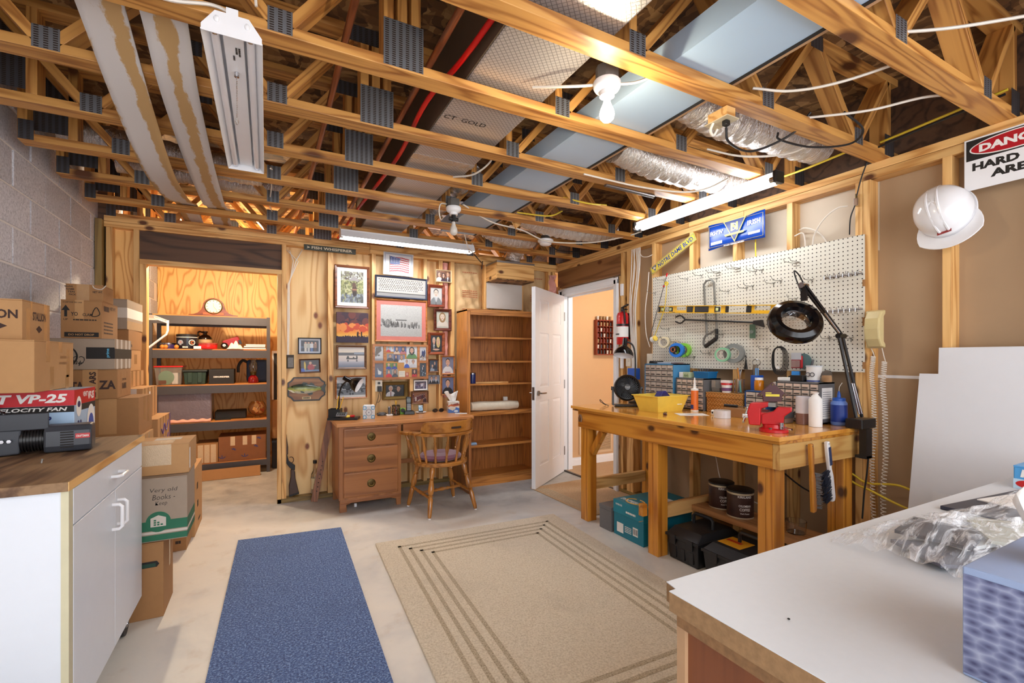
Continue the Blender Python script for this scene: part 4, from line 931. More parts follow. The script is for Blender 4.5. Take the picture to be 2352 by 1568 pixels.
MB().box(-.09, -.03, .02, .08, .03, .10).build('pouch_body', mat('red_vinyl', (150, 24, 30), .35), t, bevel=.01); MB().box(.06, -.032, .0, .085, .0, .05).build('zip_tab', BLACK, t)
t = thing('crumpled_cloth', 'crumpled white cloth on the closet shelf', 'cloth', onshelf(-.315, 6.14, 1.42))
b = MB(); b.grid(lambda u, v: ((u-.5)*.16, (v-.5)*.10, .002+.075*math.sin(PI*u)*math.sin(PI*v)*(1+.3*math.sin(u*19+v*7))), 20, 14); b.build('cloth', mat('cloth_white', (220, 212, 200), .9), t, smooth=True, solid=.002)
for k, (z, w_, c) in enumerate(((0, .25, (96, 56, 34)), (.022, .22, (70, 40, 26)), (.04, .20, (206, 198, 186)))):
    t = thing('book', ('brown bound book at the bottom of the closet book pile', 'dark bound book in the middle of the closet book pile', 'pale edged book lying on the closet book pile')[k], 'book', onshelf(-.13+.01*k, 6.22, 1.42+z))
    MB().box(-w_/2, -.09, 0, w_/2, .09, .018).build('cover', mat('book_%d' % k, c, .6), t, bevel=.002); MB().box(-w_/2+.003, -.0905, .003, w_/2-.003, -.088, .015).build('pages', PAPER, t)
# third deck
t = thing('clear_bin', 'clear plastic bin with red lid and green papers inside', 'bin', onshelf(-.93, 6.25, 1.03))
MB().taper(-.12, -.13, .12, .13, 0, .19, .015, .015).build('bin_body', CLEARP, t); MB().box(-.128, -.138, .19, .128, .138, .205).build('lid', RED, t, bevel=.004)
MB().prism([(.07*math.cos(a*PI/10), .075*math.sin(a*PI/10)) for a in range(20)], 0, .004, fr((-.02, -.112, .08), (1, 0, 0), (0, 0, 1))).build('green_paper', mat('sage_paper', (92, 138, 104), .8), t)
MB().box(-.085, -.121, .012, -.02, -.118, .05).build('photo_card', mat('photo_brown', (96, 60, 40), .5), t); MB().box(.03, -.11, .01, .08, .05, .13).build('papers', PAPER, t)
t = thing('storage_tote', 'dark green lidded plastic tote next to the clear bin', 'tote', onshelf(-.695, 6.27, 1.03)); TG = mat('tote_green', (36, 58, 46), .45)
MB().taper(-.105, -.14, .105, .14, 0, .135, .012, .012).build('tote_body', TG, t, bevel=.006); MB().box(-.115, -.15, .135, .115, .15, .16).build('lid', mat('tote_lid', (26, 34, 30), .45), t, bevel=.006)
for x in (-.045, .045): MB().box(x-.02, -.146, .02, x+.02, -.139, .13).build('rib', TG, t, bevel=.003)
t = carton('black dehumidifier carton on the closet shelf', -.565, -.325, 6.12, 6.44, 1.031, 1.195, BLACKM)
near(t, 'DEHUMIDIFIER', -.075, .07, .15, .018, PAPER, bold=.03)
t = thing('cooler_bag', 'dark blue soft bag with black strap behind the oil lamp', 'bag', onshelf(-.10, 6.42, 1.03))
MB().box(-.11, -.09, 0, .12, .09, .27).build('bag_body', mat('dark_blue_fabric', (28, 52, 84), .7), t, bevel=.03); MB().tube(curve3([(-.10, -.05, .24), (-.15, -.06, .26), (-.19, -.06, .20), (-.195, -.06, .12)], 8), .016, 8).build('strap', BLACKM, t, smooth=True)
t = thing('oil_lamp', 'glass oil lamp with red oil on the closet shelf', 'oil lamp', onshelf(-.135, 6.17, 1.03))
MB().lathe([(0, 0), (.05, 0), (.055, .02), (.05, .06), (.03, .085), (.02, .09), (0, .09)], 24).build('font', mat('red_oil_glass', (150, 16, 30), .05, Transmission_Weight=.5), t, smooth=True)
MB().lathe([(.022, .09), (.03, .095), (.03, .115), (.036, .12), (.036, .13), (.01, .135), (0, .135)], 20).build('burner', BRASS, t, smooth=True)
MB().lathe([(.03, .13), (.045, .17), (.042, .21), (.027, .26), (.026, .32), (.024, .32), (.025, .26), (.04, .21), (.043, .17), (.028, .13)], 24, cap=False).build('chimney', GLASS, t, smooth=True)
# fourth deck
t = thing('zipped_cover', 'large grey clear plastic blanket cover on the closet shelf', 'blanket bag', onshelf(-.785, 6.27, .62))
MB().box(-.245, -.14, 0, .245, .14, .325).build('bag', mat('smoky_plastic', (112, 104, 116), .2, var=.2, nsc=14, bump=.6), t, bevel=.015)
t = thing('pink_blanket', 'pink and white folded blanket edge below the plastic cover', 'blanket', onshelf(-.73, 6.115, .62))
b = MB(); b.grid(lambda u, v: ((u-.5)*.37, (v-.5)*.035, .001+.028*math.sin(PI*v)+.006*math.sin(u*26)*math.sin(PI*v)), 24, 6); b.build('fold', mat('pink_fleece', (232, 168, 150), .9), t, smooth=True, solid=.002)
t = thing('black_case', 'flat black case lying at the back of the closet shelf', 'case', onshelf(-.36, 6.36, .62)); MB().box(-.16, -.13, 0, .15, .13, .09).build('case_body', BLACKM, t, bevel=.01); MB().box(-.15, -.2, 0, .0, -.131, .012).build('tongue', BLACKM, t)
t = thing('glass_bowl', 'round amber glass bowl full of matchbooks', 'bowl', onshelf(-.095, 6.24, .62))
MB().lathe([(.0, 0), (.04, 0), (.03, .012), (.02, .02), (.06, .04), (.092, .08), (.098, .115), (.085, .16), (.062, .19), (.06, .19), (.082, .16), (.094, .115), (.088, .082), (.055, .045), (.0, .026)], 28).build('bowl', mat('amber_glass', (240, 205, 160), .03, var=0, Transmission_Weight=.95, IOR=1.3), t, smooth=True)
g = random.Random(3)
for k in range(26):
    a = g.uniform(0, 2*PI); rr = g.uniform(0, .062)*(1 if k < 18 else .6); z = .06+.0045*k
    tag(MB().box(-.018, -.004, -.022, .018, .004, .022).build('matchbook', [PAPER, mat('match_red', (170, 60, 44), .5), mat('match_tan', (206, 170, 120), .5)][k % 3 if k % 2 else 0], None, (-.095+rr*math.cos(a), 6.24+rr*math.sin(a), .621+z), (g.uniform(-1, 1), g.uniform(-1, 1), g.uniform(0, 6))), 'paper matchbook heaped in the round amber glass bowl', 'matchbook', 'matchbooks in the glass bowl')
# bottom deck and floor
t = carton('brown carton with three clear tape strips on the lowest deck', -.685, -.478, 6.11, 6.42, .161, .375, CARD2)
for k in range(3): tape(t, 'n', -.085+.06*k, .0, -.035+.06*k, .2, TAPE_C)
t = carton('wide brown carton with blue star marks on the lowest deck', -.474, -.005, 6.11, 6.46, .161, .435, mat('cardboard_red', (132, 84, 52), .8), seam='x')
for x in (-.12, .0, .09): tape(t, 'n', x, .17, x+.045, .272, TAPE_C)
hx, hy, h = D(t); NV = mat('carton_navy', (24, 44, 108), .4)
for x, z in ((.02, .02), (-.20, .02), (-.09, .11), (.16, .22), (.13, .13)):
    for a in (35, 90, 145) if z < .05 else (0, 45, 90, 135):
        MB().box(-.004, -.0004, .006, .004, .0004, .04 if z < .05 else .024).build('star_mark', NV, t, (x, -hy-.0006, z+.01), (0, R(90-a), 0))
tag(MB().box(-.28, -.006, 0, .28, .006, .115).build('cardboard_flap', CARD2, None, (-.34, 5.94, .001), (R(-20), 0, R(2))), 'flat cardboard strip propped on the closet floor', 'cardboard')
t = thing('wire_shelf', 'white wire closet shelf with angled support bracket', 'shelf', (-1.168, 5.0, 1.69))
for k in range(14): MB().tube([(.0, .0+.045*k, 0), (.305, .0+.045*k, 0), (.312, .0+.045*k, -.028)], .0025, 5).build('wire', WHITE_E, t)
for x, z in ((.0, -.003), (.312, -.028), (.31, -.002)): MB().cyl((x, -.01, z), (x, .61, z), .0035, n=8).build('rail', WHITE_E, t)
MB().tube([(.312, .6, .0), (.312, .6, -.10), (.30, .6, -.14), (.004, .6, -.42)], .010, 8).build('bracket', WHITE_E, t)
t = thing('leaning_screen', 'tall white edged black screen leaning at the closet end', 'screen', (.16, 6.55, 0)); MB().box(-.08, -.01, .0, .3, .01, 1.38).build('panel', BLACKM, t); MB().box(-.10, -.014, 0, -.08, .014, 1.41).build('edge_strip', WHITE, t); MB().box(-.08, -.014, 1.38, .3, .014, 1.41).build('edge_strip', WHITE, t)
t = thing('wire_crate', 'black crate on the closet floor beside the leaning panel', 'crate', (.17, 6.33, 0)); MB().box(-.11, -.1, .0, .1, .1, .34).build('crate_body', BLACKM, t, bevel=.006); MB().box(-.115, -.105, .31, .105, .105, .335).build('rim', BLACK, t)
t = carton('small tan carton end poking out beside the shelving', .06, .3, 6.35, 6.5, .341, .80, CARD2)
# ============================================================= PICTURE WALL
WALN = wood('frame_walnut', (120, 70, 44), (74, 40, 26), axis=0, sc=9, rough=.3, coat=.3)
CHERRY = wood('frame_cherry', (128, 58, 38), (84, 34, 24), axis=0, sc=9, rough=.25, coat=.3)
FOAK = wood('frame_oak', (178, 112, 58), (136, 78, 36), axis=0, sc=9, rough=.35)
def framed(label, x0, x1, z0, z1, fw, fm, cv, y=4.698, dep=.022, mat_=None, matw=0., tilt=0, cat='picture', name='framed_picture'):
    t = thing(name, label, cat, ((x0+x1)/2, y, z0), rot=(0, R(tilt), 0)); hw = (x1-x0)/2; h = z1-z0
    MB().sweep_frame(-hw, 0, hw, h, [(0, 0), (0, -dep*.8), (fw*.25, -dep), (fw*.7, -dep*.75), (fw, -dep*.55), (fw, 0)]).build('frame', fm, t)
    MB().box(-hw+fw*.5, -.006, fw*.5, hw-fw*.5, -.001, h-fw*.5).build('backing', CARD2, t)
    if mat_: MB().sweep_frame(-hw+fw, fw, hw-fw, h-fw, [(0, -.0065), (0, -.0085), (matw, -.0085), (matw, -.0065)]).build('mount', mat_, t)
    m_ = fw+matw; cv.pic('photo', -hw+m_, m_, hw-m_, h-m_, -.0075, t)
    return t
BLKF = mat('black_frame', (28, 30, 36), .35); NAVYF = mat('navy_frame', (44, 50, 68), .4)
# deer
c = CV(64, 78, (150, 152, 110)).blot(160, [(214, 216, 210), (120, 110, 96), (170, 168, 150), (96, 86, 78)], (.02, .06), (0, 0, 1, .30), 2)
c.blot(150, [(160, 160, 104), (120, 124, 78), (186, 184, 140), (104, 104, 72)], (.02, .06), (0, .3, 1, .75), 3).blot(90, [(96, 104, 116), (140, 150, 160), (80, 84, 80)], (.02, .07), (0, .74, 1, 1), 4)
c.poly([(.3, .3), (.6, .14), (.86, .3)], (160, 154, 152)); c.ell(.6, .6, .11, .18, (70, 46, 40)).ell(.58, .43, .08, .08, (90, 62, 52)).ell(.6, .72, .09, .07, (40, 28, 28)).rect(.5, .55, .7, .6, (150, 104, 80))
for q in (-1, 1): c.poly([(.57+q*.02, .40), (.57+q*.14, .33), (.57+q*.17, .28), (.57+q*.16, .36)], (60, 40, 34))
framed('large walnut framed deer photograph with white mount', .572, .895, 1.80, 2.213, .024, WALN, c, mat_=PAPER, matw=.032)
# sunset canvas
c = CV(70, 66).grad(0, .30, (64, 48, 62), (110, 66, 66)).grad(.30, .55, (140, 70, 56), (226, 110, 60)).grad(.55, .80, (236, 120, 50), (250, 196, 90)).rect(0, .8, 1, 1, (60, 46, 66))
c.blot(60, [(70, 50, 62), (92, 58, 64), (120, 66, 60)], (.05, .16), (0, .05, 1, .42), 6).blot(26, [(240, 150, 80), (210, 84, 56)], (.05, .14), (0, .42, 1, .6), 8).rect(0, .8, 1, 1, (58, 46, 66)).blot(50, (58, 46, 66), (.01, .025), (0, .77, 1, .82), 9)
for x, s_ in ((.66, 1), (.78, .85)): c.ell(x, .66, .025*s_, .03*s_, (44, 30, 30)).rect(x-.03*s_, .68, x+.03*s_, .78, (44, 30, 30)).rect(x-.02, .76, x+.02, .84, (44, 30, 30))
t = thing('sunset_canvas', 'stretched canvas of two silhouettes under a red sunset', 'canvas', (.735, 4.698, 1.469)); MB().box(-.148, -.028, 0, .148, 0, .291).build('stretcher', mat('canvas_side', (60, 44, 56), .7), t, bevel=.003); c.pic('print', -.147, .001, .147, .290, -.0285, t, PRINT_M)
c = CV(64, 48).grad(0, .3, (206, 196, 190), (232, 214, 190)).rect(0, .28, 1, .42, (84, 80, 82)).rect(.6, .26, 1, .36, (140, 146, 160)).grad(.42, .7, (228, 212, 196), (210, 196, 194)).grad(.7, 1, (190, 186, 192), (96, 106, 128))
c.rect(.3, .55, .72, .61, (48, 44, 44)).ell(.36, .52, .045, .09, (50, 46, 46)).ell(.58, .54, .03, .07, (50, 46, 46)).ell(.7, .52, .035, .10, (50, 46, 46)).ell(.36, .68, .03, .05, (90, 84, 86)).ell(.7, .68, .03, .05, (90, 84, 86))
framed('brown framed photograph of a canoe on a still lake', .588, .868, 1.212, 1.445, .02, wood('frame_brown', (112, 80, 56), (78, 54, 38), axis=0), c)
c = CV(64, 50).grad(0, .4, (190, 196, 202), (206, 208, 210)).rect(0, .30, .5, .6, (90, 96, 102)).rect(.5, .42, 1, .62, (60, 64, 70)).grad(.62, .9, (110, 116, 124), (140, 146, 152)).rect(0, .9, 1, 1, (226, 226, 222)).blot(50, [(70, 74, 80), (150, 156, 160), (40, 44, 50)], (.02, .07), (0, .35, 1, .85), 11)
framed('oak framed black and white harbour photograph behind the lamp', .579, .872, .93, 1.15, .013, FOAK, c)
# flag
c = CV(84, 66, (240, 240, 242))
for a, b_ in ((.03, (176, 186, 206)), (.045, (240, 240, 242)), (.06, (150, 160, 190)), (.075, (244, 244, 246))): c.rect(a, a*1.2, 1-a, 1-a*1.2, b_)
for k in range(13):
    y0 = .20+.048*k
    for i in range(84):
        x = (i+.5)/84
        if .22 < x < .86:
            dy = .025*math.sin(x*9); m = (np.abs(c.X-x) < .007) & (c.Y >= y0+dy) & (c.Y < y0+.048+dy); c.put(m, (196, 34, 48) if k % 2 == 0 else (242, 240, 240))
c.poly([(.2, .16), (.56, .22), (.54, .50), (.22, .52)], (58, 84, 150))
for i in range(5):
    for j in range(6): c.ell(.26+.055*j, .23+.05*i, .011, .014, (240, 240, 250))
c.rect(.19, .14, .21, .88, (150, 140, 120))
t = thing('flag_print', 'white bordered print of an American flag under the light', 'print', (1.18, 4.69, 2.154), rot=(0, R(1.0), 0)); MB().box(-.152, -.004, 0, .152, 0, .228).build('card', PAPER, t); c.pic('print', -.151, .001, .151, .227, -.0045, t)
# sailors
c = CV(120, 48, (196, 192, 182)).rect(0, .82, 1, 1, (150, 148, 144)).rect(0, .79, 1, .83, (70, 68, 66)); g = np.random.default_rng(5)
for r in range(7):
    for i in range(22 if r < 6 else 20):
        x = .05+.9*(i+.5*(r % 2))/22+g.normal(0, .004); y = .10+.09*r; c.ell(x, y, .013, .024, (96, 88, 82)); c.rect(x-.013, y+.022, x+.013, y+.07, (226, 222, 214) if r != 3 else (200, 196, 188)); c.rect(x-.004, y+.022, x+.004, y+.055, (84, 80, 76))
framed('black framed wide group photograph of uniformed rows', .948, 1.479, 1.923, 2.143, .017, NAVYF, c, tilt=.6)
# platoon
c = CV(90, 74, (188, 186, 180)); c.a += np.linspace(12, -14, 74)[:, None, None]; c.noise(4)
c.blot(26, [(110, 108, 104), (140, 138, 132)], (.02, .05), (0, .46, .3, .7), 2); g = np.random.default_rng(9)
for i in range(46):
    x = .08+.86*g.random(); y = .52+.10*g.random(); k = int(g.integers(56, 120)); c.ell(x, y, .012, .018, (k+40, k+36, k+30)); c.rect(x-.016, y+.018, x+.016, y+.12, (k, k-2, k-6))
c.rect(.36, .46, .62, .5, (96, 94, 90)); c.noise(5, 8)
framed('large framed faded soldier group photograph with rose mount', .948, 1.481, 1.484, 1.912, .016, FOAK, c, mat_=mat('rose_mount', (190, 112, 100), .8), matw=.040)
SK = (222, 176, 146); SK2 = (204, 158, 130)
def group3():
    c = CV(44, 34, (120, 74, 50)).blot(20, [(96, 54, 40), (150, 96, 62)], (.05, .15), (0, 0, 1, .6), 3)
    c.person(.2, .12, .95, .42, SK, (60, 40, 30), (236, 232, 228)); c.person(.5, .22, .9, .36, SK, (40, 26, 22), (66, 36, 60), True); c.person(.8, .08, 1.0, .42, SK, (160, 120, 70), (66, 44, 52), tie=(230, 230, 230)); return c
framed('small cream framed photo of three people above the portraits', 1.571, 1.749, 2.122, 2.255, .010, mat('cream_frame', (214, 194, 150), .5), group3(), y=4.695)
c = CV(42, 56, (206, 202, 196)).person(.5, .06, .95, .92, (214, 196, 178), (50, 44, 42), (120, 122, 122), tie=(60, 58, 60))
framed('cherry framed portrait of a person in grey suit and tie', 1.486, 1.672, 1.852, 2.09, .03, CHERRY, c, dep=.03)
c = CV(42, 56, (196, 196, 180)).person(.5, .08, .86, .9, (226, 206, 182), (146, 110, 66), (222, 212, 196), True); c.ell(.5, 1.15, .7, .28, (196, 192, 176))
framed('dark cherry framed oval portrait of a person with curls', 1.552, 1.746, 1.608, 1.841, .03, wood('frame_dark_cherry', (92, 44, 34), (56, 26, 22), axis=0, rough=.25), c, dep=.03)
c = CV(46, 58, (34, 34, 40)).person(.3, .10, .92, .55, SK, (200, 190, 180), (22, 22, 26), tie=(30, 30, 30)); c.person(.68, .12, .92, .55, SK, (222, 196, 120), (18, 18, 20), True); c.ell(.5, .86, .3, .05, SK)
framed('red brown framed portrait of a couple in black', 1.489, 1.672, 1.356, 1.588, .03, wood('frame_russet', (150, 76, 44), (104, 48, 28), axis=0, rough=.25), c, dep=.03)
# cork collage
t = thing('collage_frame', 'wide oak collage frame with cork board and many snapshots', 'collage frame', (1.209, 4.698, 1.105)); hw, h = .283, .353
MB().sweep_frame(-hw, 0, hw, h, [(0, 0), (0, -.018), (.02, -.018), (.02, 0)]).build('frame', FOAK, t); MB().box(-hw+.01, -.008, .01, hw-.01, -.001, h-.01).build('backing', mat('cork', (186, 138, 84), .9, nsc=120), t)
for x in (-.165, .18): MB().box(x-.011, -.016, .02, x+.011, -.008, h-.02).build('divider', FOAK, t)
for x0, x1 in ((-.263, -.176), (.191, .263)): MB().box(x0, -.016, .166, x1, -.008, .186).build('divider', FOAK, t)
def snap(cv, x0, z0, x1, z1, y=-.0095): cv.pic('snapshot', x0, z0, x1, z1, y, t)
c = CV(30, 46, (200, 202, 206)).poly([(.1, .1), (.7, .0), (.8, .3), (.4, .5), (.1, .75), (0, .6)], (96, 84, 70)).ell(.45, .62, .18, .05, (90, 78, 66)).rect(0, .85, 1, 1, (150, 150, 156)); snap(c, -.26, .19, -.18, .33)
c = CV(30, 46).grad(0, 1, (110, 96, 100), (90, 110, 140)).poly([(.3, .3), (.45, .5), (.8, .6), (.7, .9), (.4, .85)], (230, 228, 224)).rect(0, .8, 1, 1, (80, 104, 136)); snap(c, -.26, .024, -.18, .162)
c = CV(30, 46, (208, 208, 214)).ell(.6, .45, .3, .3, (40, 56, 110)).ell(.55, .22, .16, .10, (190, 196, 206)).blot(14, [(60, 60, 70), (170, 150, 130)], (.04, .1), (0, .5, 1, 1), 4); snap(c, .194, .19, .26, .33)
c = CV(30, 46, (52, 66, 80)).rect(.38, .3, .66, .8, (30, 34, 44)).rect(.4, .3, .5, .5, (220, 222, 226)).ell(.55, .22, .1, .06, SK).blot(10, [(150, 166, 180)], (.03, .08), (0, .5, 1, 1), 4); snap(c, .194, .024, .26, .162)
k_ = 0
for (x0, z0, w_, h_, bg, hair, sh, lg) in ((-.15, .275, .045, .055, (170, 190, 200), (60, 40, 30), (200, 36, 40), 0), (-.105, .28, .04, .05, (210, 214, 222), (150, 110, 70), (210, 210, 214), 0), (-.075, .255, .062, .078, (90, 110, 160), (80, 52, 34), (220, 190, 160), 1), (-.012, .255, .065, .078, (86, 106, 158), (66, 40, 28), (190, 110, 110), 1), (.055, .21, .11, .122, (214, 216, 220), (40, 34, 30), (90, 140, 80), 1), (-.145, .185, .07, .075, (130, 130, 140), (84, 60, 44), (60, 62, 70), 0), (-.075, .18, .045, .07, (70, 86, 140), (50, 30, 26), (30, 34, 44), 1), (-.028, .17, .065, .078, (120, 130, 160), (150, 110, 66), (226, 226, 230), 1), (-.153, .105, .056, .06, (90, 130, 50), (220, 170, 140), (40, 70, 170), 0), (-.095, .105, .055, .06, (80, 120, 50), (120, 80, 50), (40, 66, 160), 0), (-.155, .024, .062, .078, (110, 130, 140), (60, 36, 24), (206, 40, 48), 0), (-.092, .024, .06, .078, (170, 160, 150), (70, 44, 30), (60, 74, 90), 1), (.03, .115, .055, .09, (226, 226, 228), (60, 50, 44), (40, 80, 180), 0), (.087, .115, .075, .09, (222, 222, 224), (60, 50, 44), (206, 206, 210), 0), (.11, .022, .055, .08, (70, 40, 46), (40, 30, 28), (196, 40, 50), 1)):
    k_ += 1; c = CV(24, 28, bg).person(.5, .06, .96, .9, SK if k_ % 2 else SK2, hair, sh, bool(lg)); snap(c, x0, z0, x0+w_, z0+h_, -.0095-.0003*(k_ % 4))
c = CV(24, 24, (232, 226, 206)).rect(.1, .3, .9, .34, (150, 160, 180)).rect(.1, .6, .7, .64, (170, 176, 190)); snap(c, -.025, .024, .04, .085); c = CV(16, 22, (190, 90, 80)).ell(.5, .4, .3, .3, SK); snap(c, .045, .024, .078, .07)
# small frames
c = CV(26, 32, (50, 64, 84)).person(.35, .35, .65, .5, SK, (60, 40, 30), (150, 160, 172)); c.person(.65, .08, .7, .46, SK, (40, 30, 26), (30, 34, 44))
framed('small brown framed photo of two children', 1.495, 1.608, 1.17, 1.311, .014, wood('frame_mid', (120, 78, 44), (84, 52, 30), axis=0), c)
c = CV(34, 26, (140, 144, 160)).person(.3, .08, .96, .44, SK, (50, 36, 30), (26, 28, 36), tie=(90, 40, 50)); c.person(.7, .06, .98, .44, SK, (36, 28, 26), (26, 28, 36), tie=(60, 60, 80))
framed('slim silver framed photo of two people in suits', 1.491, 1.617, 1.047, 1.143, .004, mat('silver_frame', (176, 172, 168), .3, metal=.8), c)
c = CV(40, 52, (132, 136, 160)).person(.5, .08, .95, .86, SK, (50, 38, 32), (232, 230, 230)); c.rect(.26, .92, .74, .955, (150, 40, 44))
framed('tan framed portrait of a person in a white shirt', 1.632, 1.786, 1.145, 1.345, .014, FOAK, c)
c = CV(40, 52, (110, 122, 160)).person(.5, .10, .95, .88, SK, (34, 26, 24), (30, 30, 36)); c.rect(.3, .5, .5, .5, (255, 255, 255))
framed('tan framed portrait of a person in a dark shirt', 1.632, 1.786, .925, 1.127, .014, FOAK, c)
c = CV(46, 34, (26, 24, 26)).person(.28, .06, 1.0, .5, SK, (206, 204, 202), (232, 232, 236), tie=(120, 20, 30)); c.person(.7, .08, 1.0, .5, SK2, (34, 24, 24), (28, 26, 28), True); c.blot(10, [(80, 90, 70), (150, 150, 140)], (.02, .05), (.4, .1, 1, .4), 3); c.person(.7, .08, 1.0, .5, SK2, (34, 24, 24), (28, 26, 28), True)
t = framed('ornate gold framed portrait of a couple above the desk', 1.035, 1.291, .896, 1.079, .034, mat('gilt_frame', (140, 112, 58), .4, metal=.5, var=.4, nsc=160, bump=1.0), c, y=4.77, dep=.045)
def crowd(w_, h_, bg, cols, n, seed):
    c = CV(w_, h_, bg); g = np.random.default_rng(seed)
    for i in range(n):
        x = .08+.84*((i*.37) % 1); y = .16+.5*((i*.61) % 1); q = cols[int(g.integers(len(cols)))]; c.rect(x-.05, y+.05, x+.05, y+.4, q); c.ell(x, y, .042, .06, (196, 160, 150)); c.ell(x, y-.035, .045, .035, (50, 36, 40))
    return c
framed('white mounted group photo above the wedding photo', 1.336, 1.489, .984, 1.096, .007, mat('silver_frame', (176, 172, 168), .3, metal=.8), crowd(44, 32, (80, 76, 96), [(210, 206, 216), (90, 80, 110), (150, 140, 160)], 16, 4), mat_=PAPER, matw=.010)
framed('brown framed wedding party photo above the desk phone', 1.313, 1.495, .848, .979, .012, wood('frame_mid2', (112, 72, 44), (78, 46, 28), axis=0), crowd(50, 36, (150, 96, 60), [(60, 30, 34), (206, 190, 180), (96, 40, 44)], 18, 7))
c = CV(40, 28, (40, 42, 56)).rect(0, .55, .15, .7, (70, 86, 110))
for i, x in enumerate((.26, .44, .62, .82)): c.ell(x, .22, .055, .08, SK); c.rect(x-.085, .3, x+.085, .68, [(206, 196, 180), (186, 186, 176), (226, 226, 228), (160, 120, 96)][i]); c.rect(x-.06, .68, x+.06, 1, [(220, 216, 206), (200, 200, 196), (80, 110, 170), (90, 60, 44)][i])
framed('black framed photo of four standing people', .261, .465, 1.358, 1.512, .009, BLKF, c, y=4.788, mat_=mat('grey_mount', (196, 202, 212), .7), matw=.016)
c = CV(40, 28, (52, 44, 44)).ell(.56, .62, .2, .28, (170, 40, 44)).ell(.52, .26, .08, .12, SK).ell(.22, .5, .05, .4, (222, 190, 60)).rect(0, .72, .2, 1, (50, 90, 190)).rect(.2, .85, 1, 1, (110, 140, 180)).ell(.75, .48, .1, .05, SK)
framed('brown framed snapshot of a person in red with a yellow float', .275, .459, 1.18, 1.314, .013, wood('frame_mid3', (96, 62, 42), (66, 40, 28), axis=0), c, y=4.788, tilt=-2)
# fish plaque
t = thing('fish_plaque', 'mounted bass on a black edged wooden plaque', 'fish plaque', (.336, 4.789, 1.028))
def oct_(w_, h_, c_): return [(-w_+c_, -h_), (w_-c_, -h_), (w_-c_*.55, -h_+c_*.62), (w_, -h_+c_), (w_, h_-c_), (w_-c_*.55, h_-c_*.62), (w_-c_, h_), (-w_+c_, h_), (-w_+c_*.55, h_-c_*.62), (-w_, h_-c_), (-w_, -h_+c_), (-w_+c_*.55, -h_+c_*.62)]
MB().prism(oct_(.163, .113, .05), 0, .012, fr((0, 0, 0), (1, 0, 0), (0, 0, 1))).build('plaque_edge', BLACK, t, bevel=.003); MB().prism(oct_(.150, .100, .045), .012, .016, fr((0, 0, 0), (1, 0, 0), (0, 0, 1))).build('plaque_face', wood('plaque_wood', (160, 112, 72), (120, 78, 46), axis=0), t)
def mk_fish():
    k = NT('bass_skin'); v = k.coords(False); sp = k.n('SeparateXYZ'); k.l(v, sp.inputs[0]); vo = k.n('TexVoronoi', Scale=150., Randomness=.3); k.l(v, vo.inputs['Vector'])
    f = k.math('ADD', k.math('MULTIPLY', sp.outputs[2], 12), k.math('MULTIPLY_ADD', k.noise(v, 20), .5, .25))
    k.l(k.mix(k.math('MULTIPLY', vo.outputs['Distance'], .5), k.ramp(f, [(.10, (226, 222, 206)), (.42, (206, 206, 110)), (.62, (120, 136, 70)), (.9, (44, 56, 52))]), srgb((60, 60, 40))), k.b.inputs['Base Color']); k.b.inputs['Roughness'].default_value = .25; return k.m
FS = mk_fish(); b = MB(); sec = [(-.165, .004), (-.155, .014), (-.12, .034), (-.07, .046), (-.01, .048), (.05, .036), (.095, .020), (.118, .015), (.125, .012)]
vs = []; n = 14
for x, r in sec:
    for i in range(n): a = 2*PI*i/n; vs.append((x, -.034+.55*r*math.cos(a), .004+.02*(x < -.1)*(-(x+.1)*3)+r*math.sin(a)))
b.add(vs, [(j*n+i, j*n+(i+1) % n, (j+1)*n+(i+1) % n, (j+1)*n+i) for j in range(len(sec)-1) for i in range(n)]+[tuple(range(n)), tuple((len(sec)-1)*n+i for i in range(n-1, -1, -1))])
f_ = b.build('fish_body', FS, t, smooth=True); FD = mat('fin_dark', (54, 62, 56), .4); XZ = fr((0, -.034, 0), (1, 0, 0), (0, 0, 1))
for n_, pl in (('tail_fin', [(.12, -.008), (.15, -.035), (.165, -.04), (.158, .0), (.17, .042), (.15, .04), (.12, .016)]), ('dorsal_fin', [(-.05, .045), (-.03, .066), (.0, .06), (.01, .046)]), ('dorsal_fin', [(.02, .044), (.035, .062), (.06, .05), (.07, .03)]), ('belly_fin', [(.0, -.04), (.02, -.058), (.05, -.05), (.05, -.03)]), ('side_fin', [(-.06, -.012), (-.03, -.02), (-.02, -.034), (-.05, -.03)])): MB().prism(pl, -.002 if n_ != 'side_fin' else .024, .002 if n_ != 'side_fin' else .027, XZ).build(n_, FD, f_)
MB().sph((-.125, -.052, .026), .006, 10).build('eye', GLOSSB, f_, smooth=True); MB().prism([(-.163, .0), (-.12, -.03), (-.10, -.03), (-.13, -.004)], .016, .022, XZ).build('jaw', mat('jaw_cream', (206, 196, 164), .4), f_)
MB().box(-.04, -.019, -.096, .036, -.0165, -.072).build('name_plate', mat('cream_frame', (214, 194, 150), .5), t, bevel=.002); lettering('xxxxxxx', (-.03, -.0197, -.088), (1, 0, 0), (0, 0, 1), .055, .010, INK, t, .02)
# fish whisperer sign
t = thing('wooden_sign', 'narrow dark sign lettered FISH WHISPERER on the top plate', 'sign', (.536, 4.694, 2.322)); MB().box(-.23, -.018, 0, .23, 0, .05).build('board', mat('sign_green', (58, 64, 56), .35), t, bevel=.002)
lettering('FISH WHISPERER', (-.165, -.0186, .013), (1, 0, 0), (0, 0, 1), .36, .025, mat('sign_cream', (226, 216, 190), .5), t, .02); MB().prism([(0, -.012), (.03, 0), (0, .012), (.01, 0)], 0, .0006, fr((-.208, -.0182, .025), (1, 0, 0), (0, 0, 1))).build('arrow', mat('sign_cream', (226, 216, 190), .5), t)
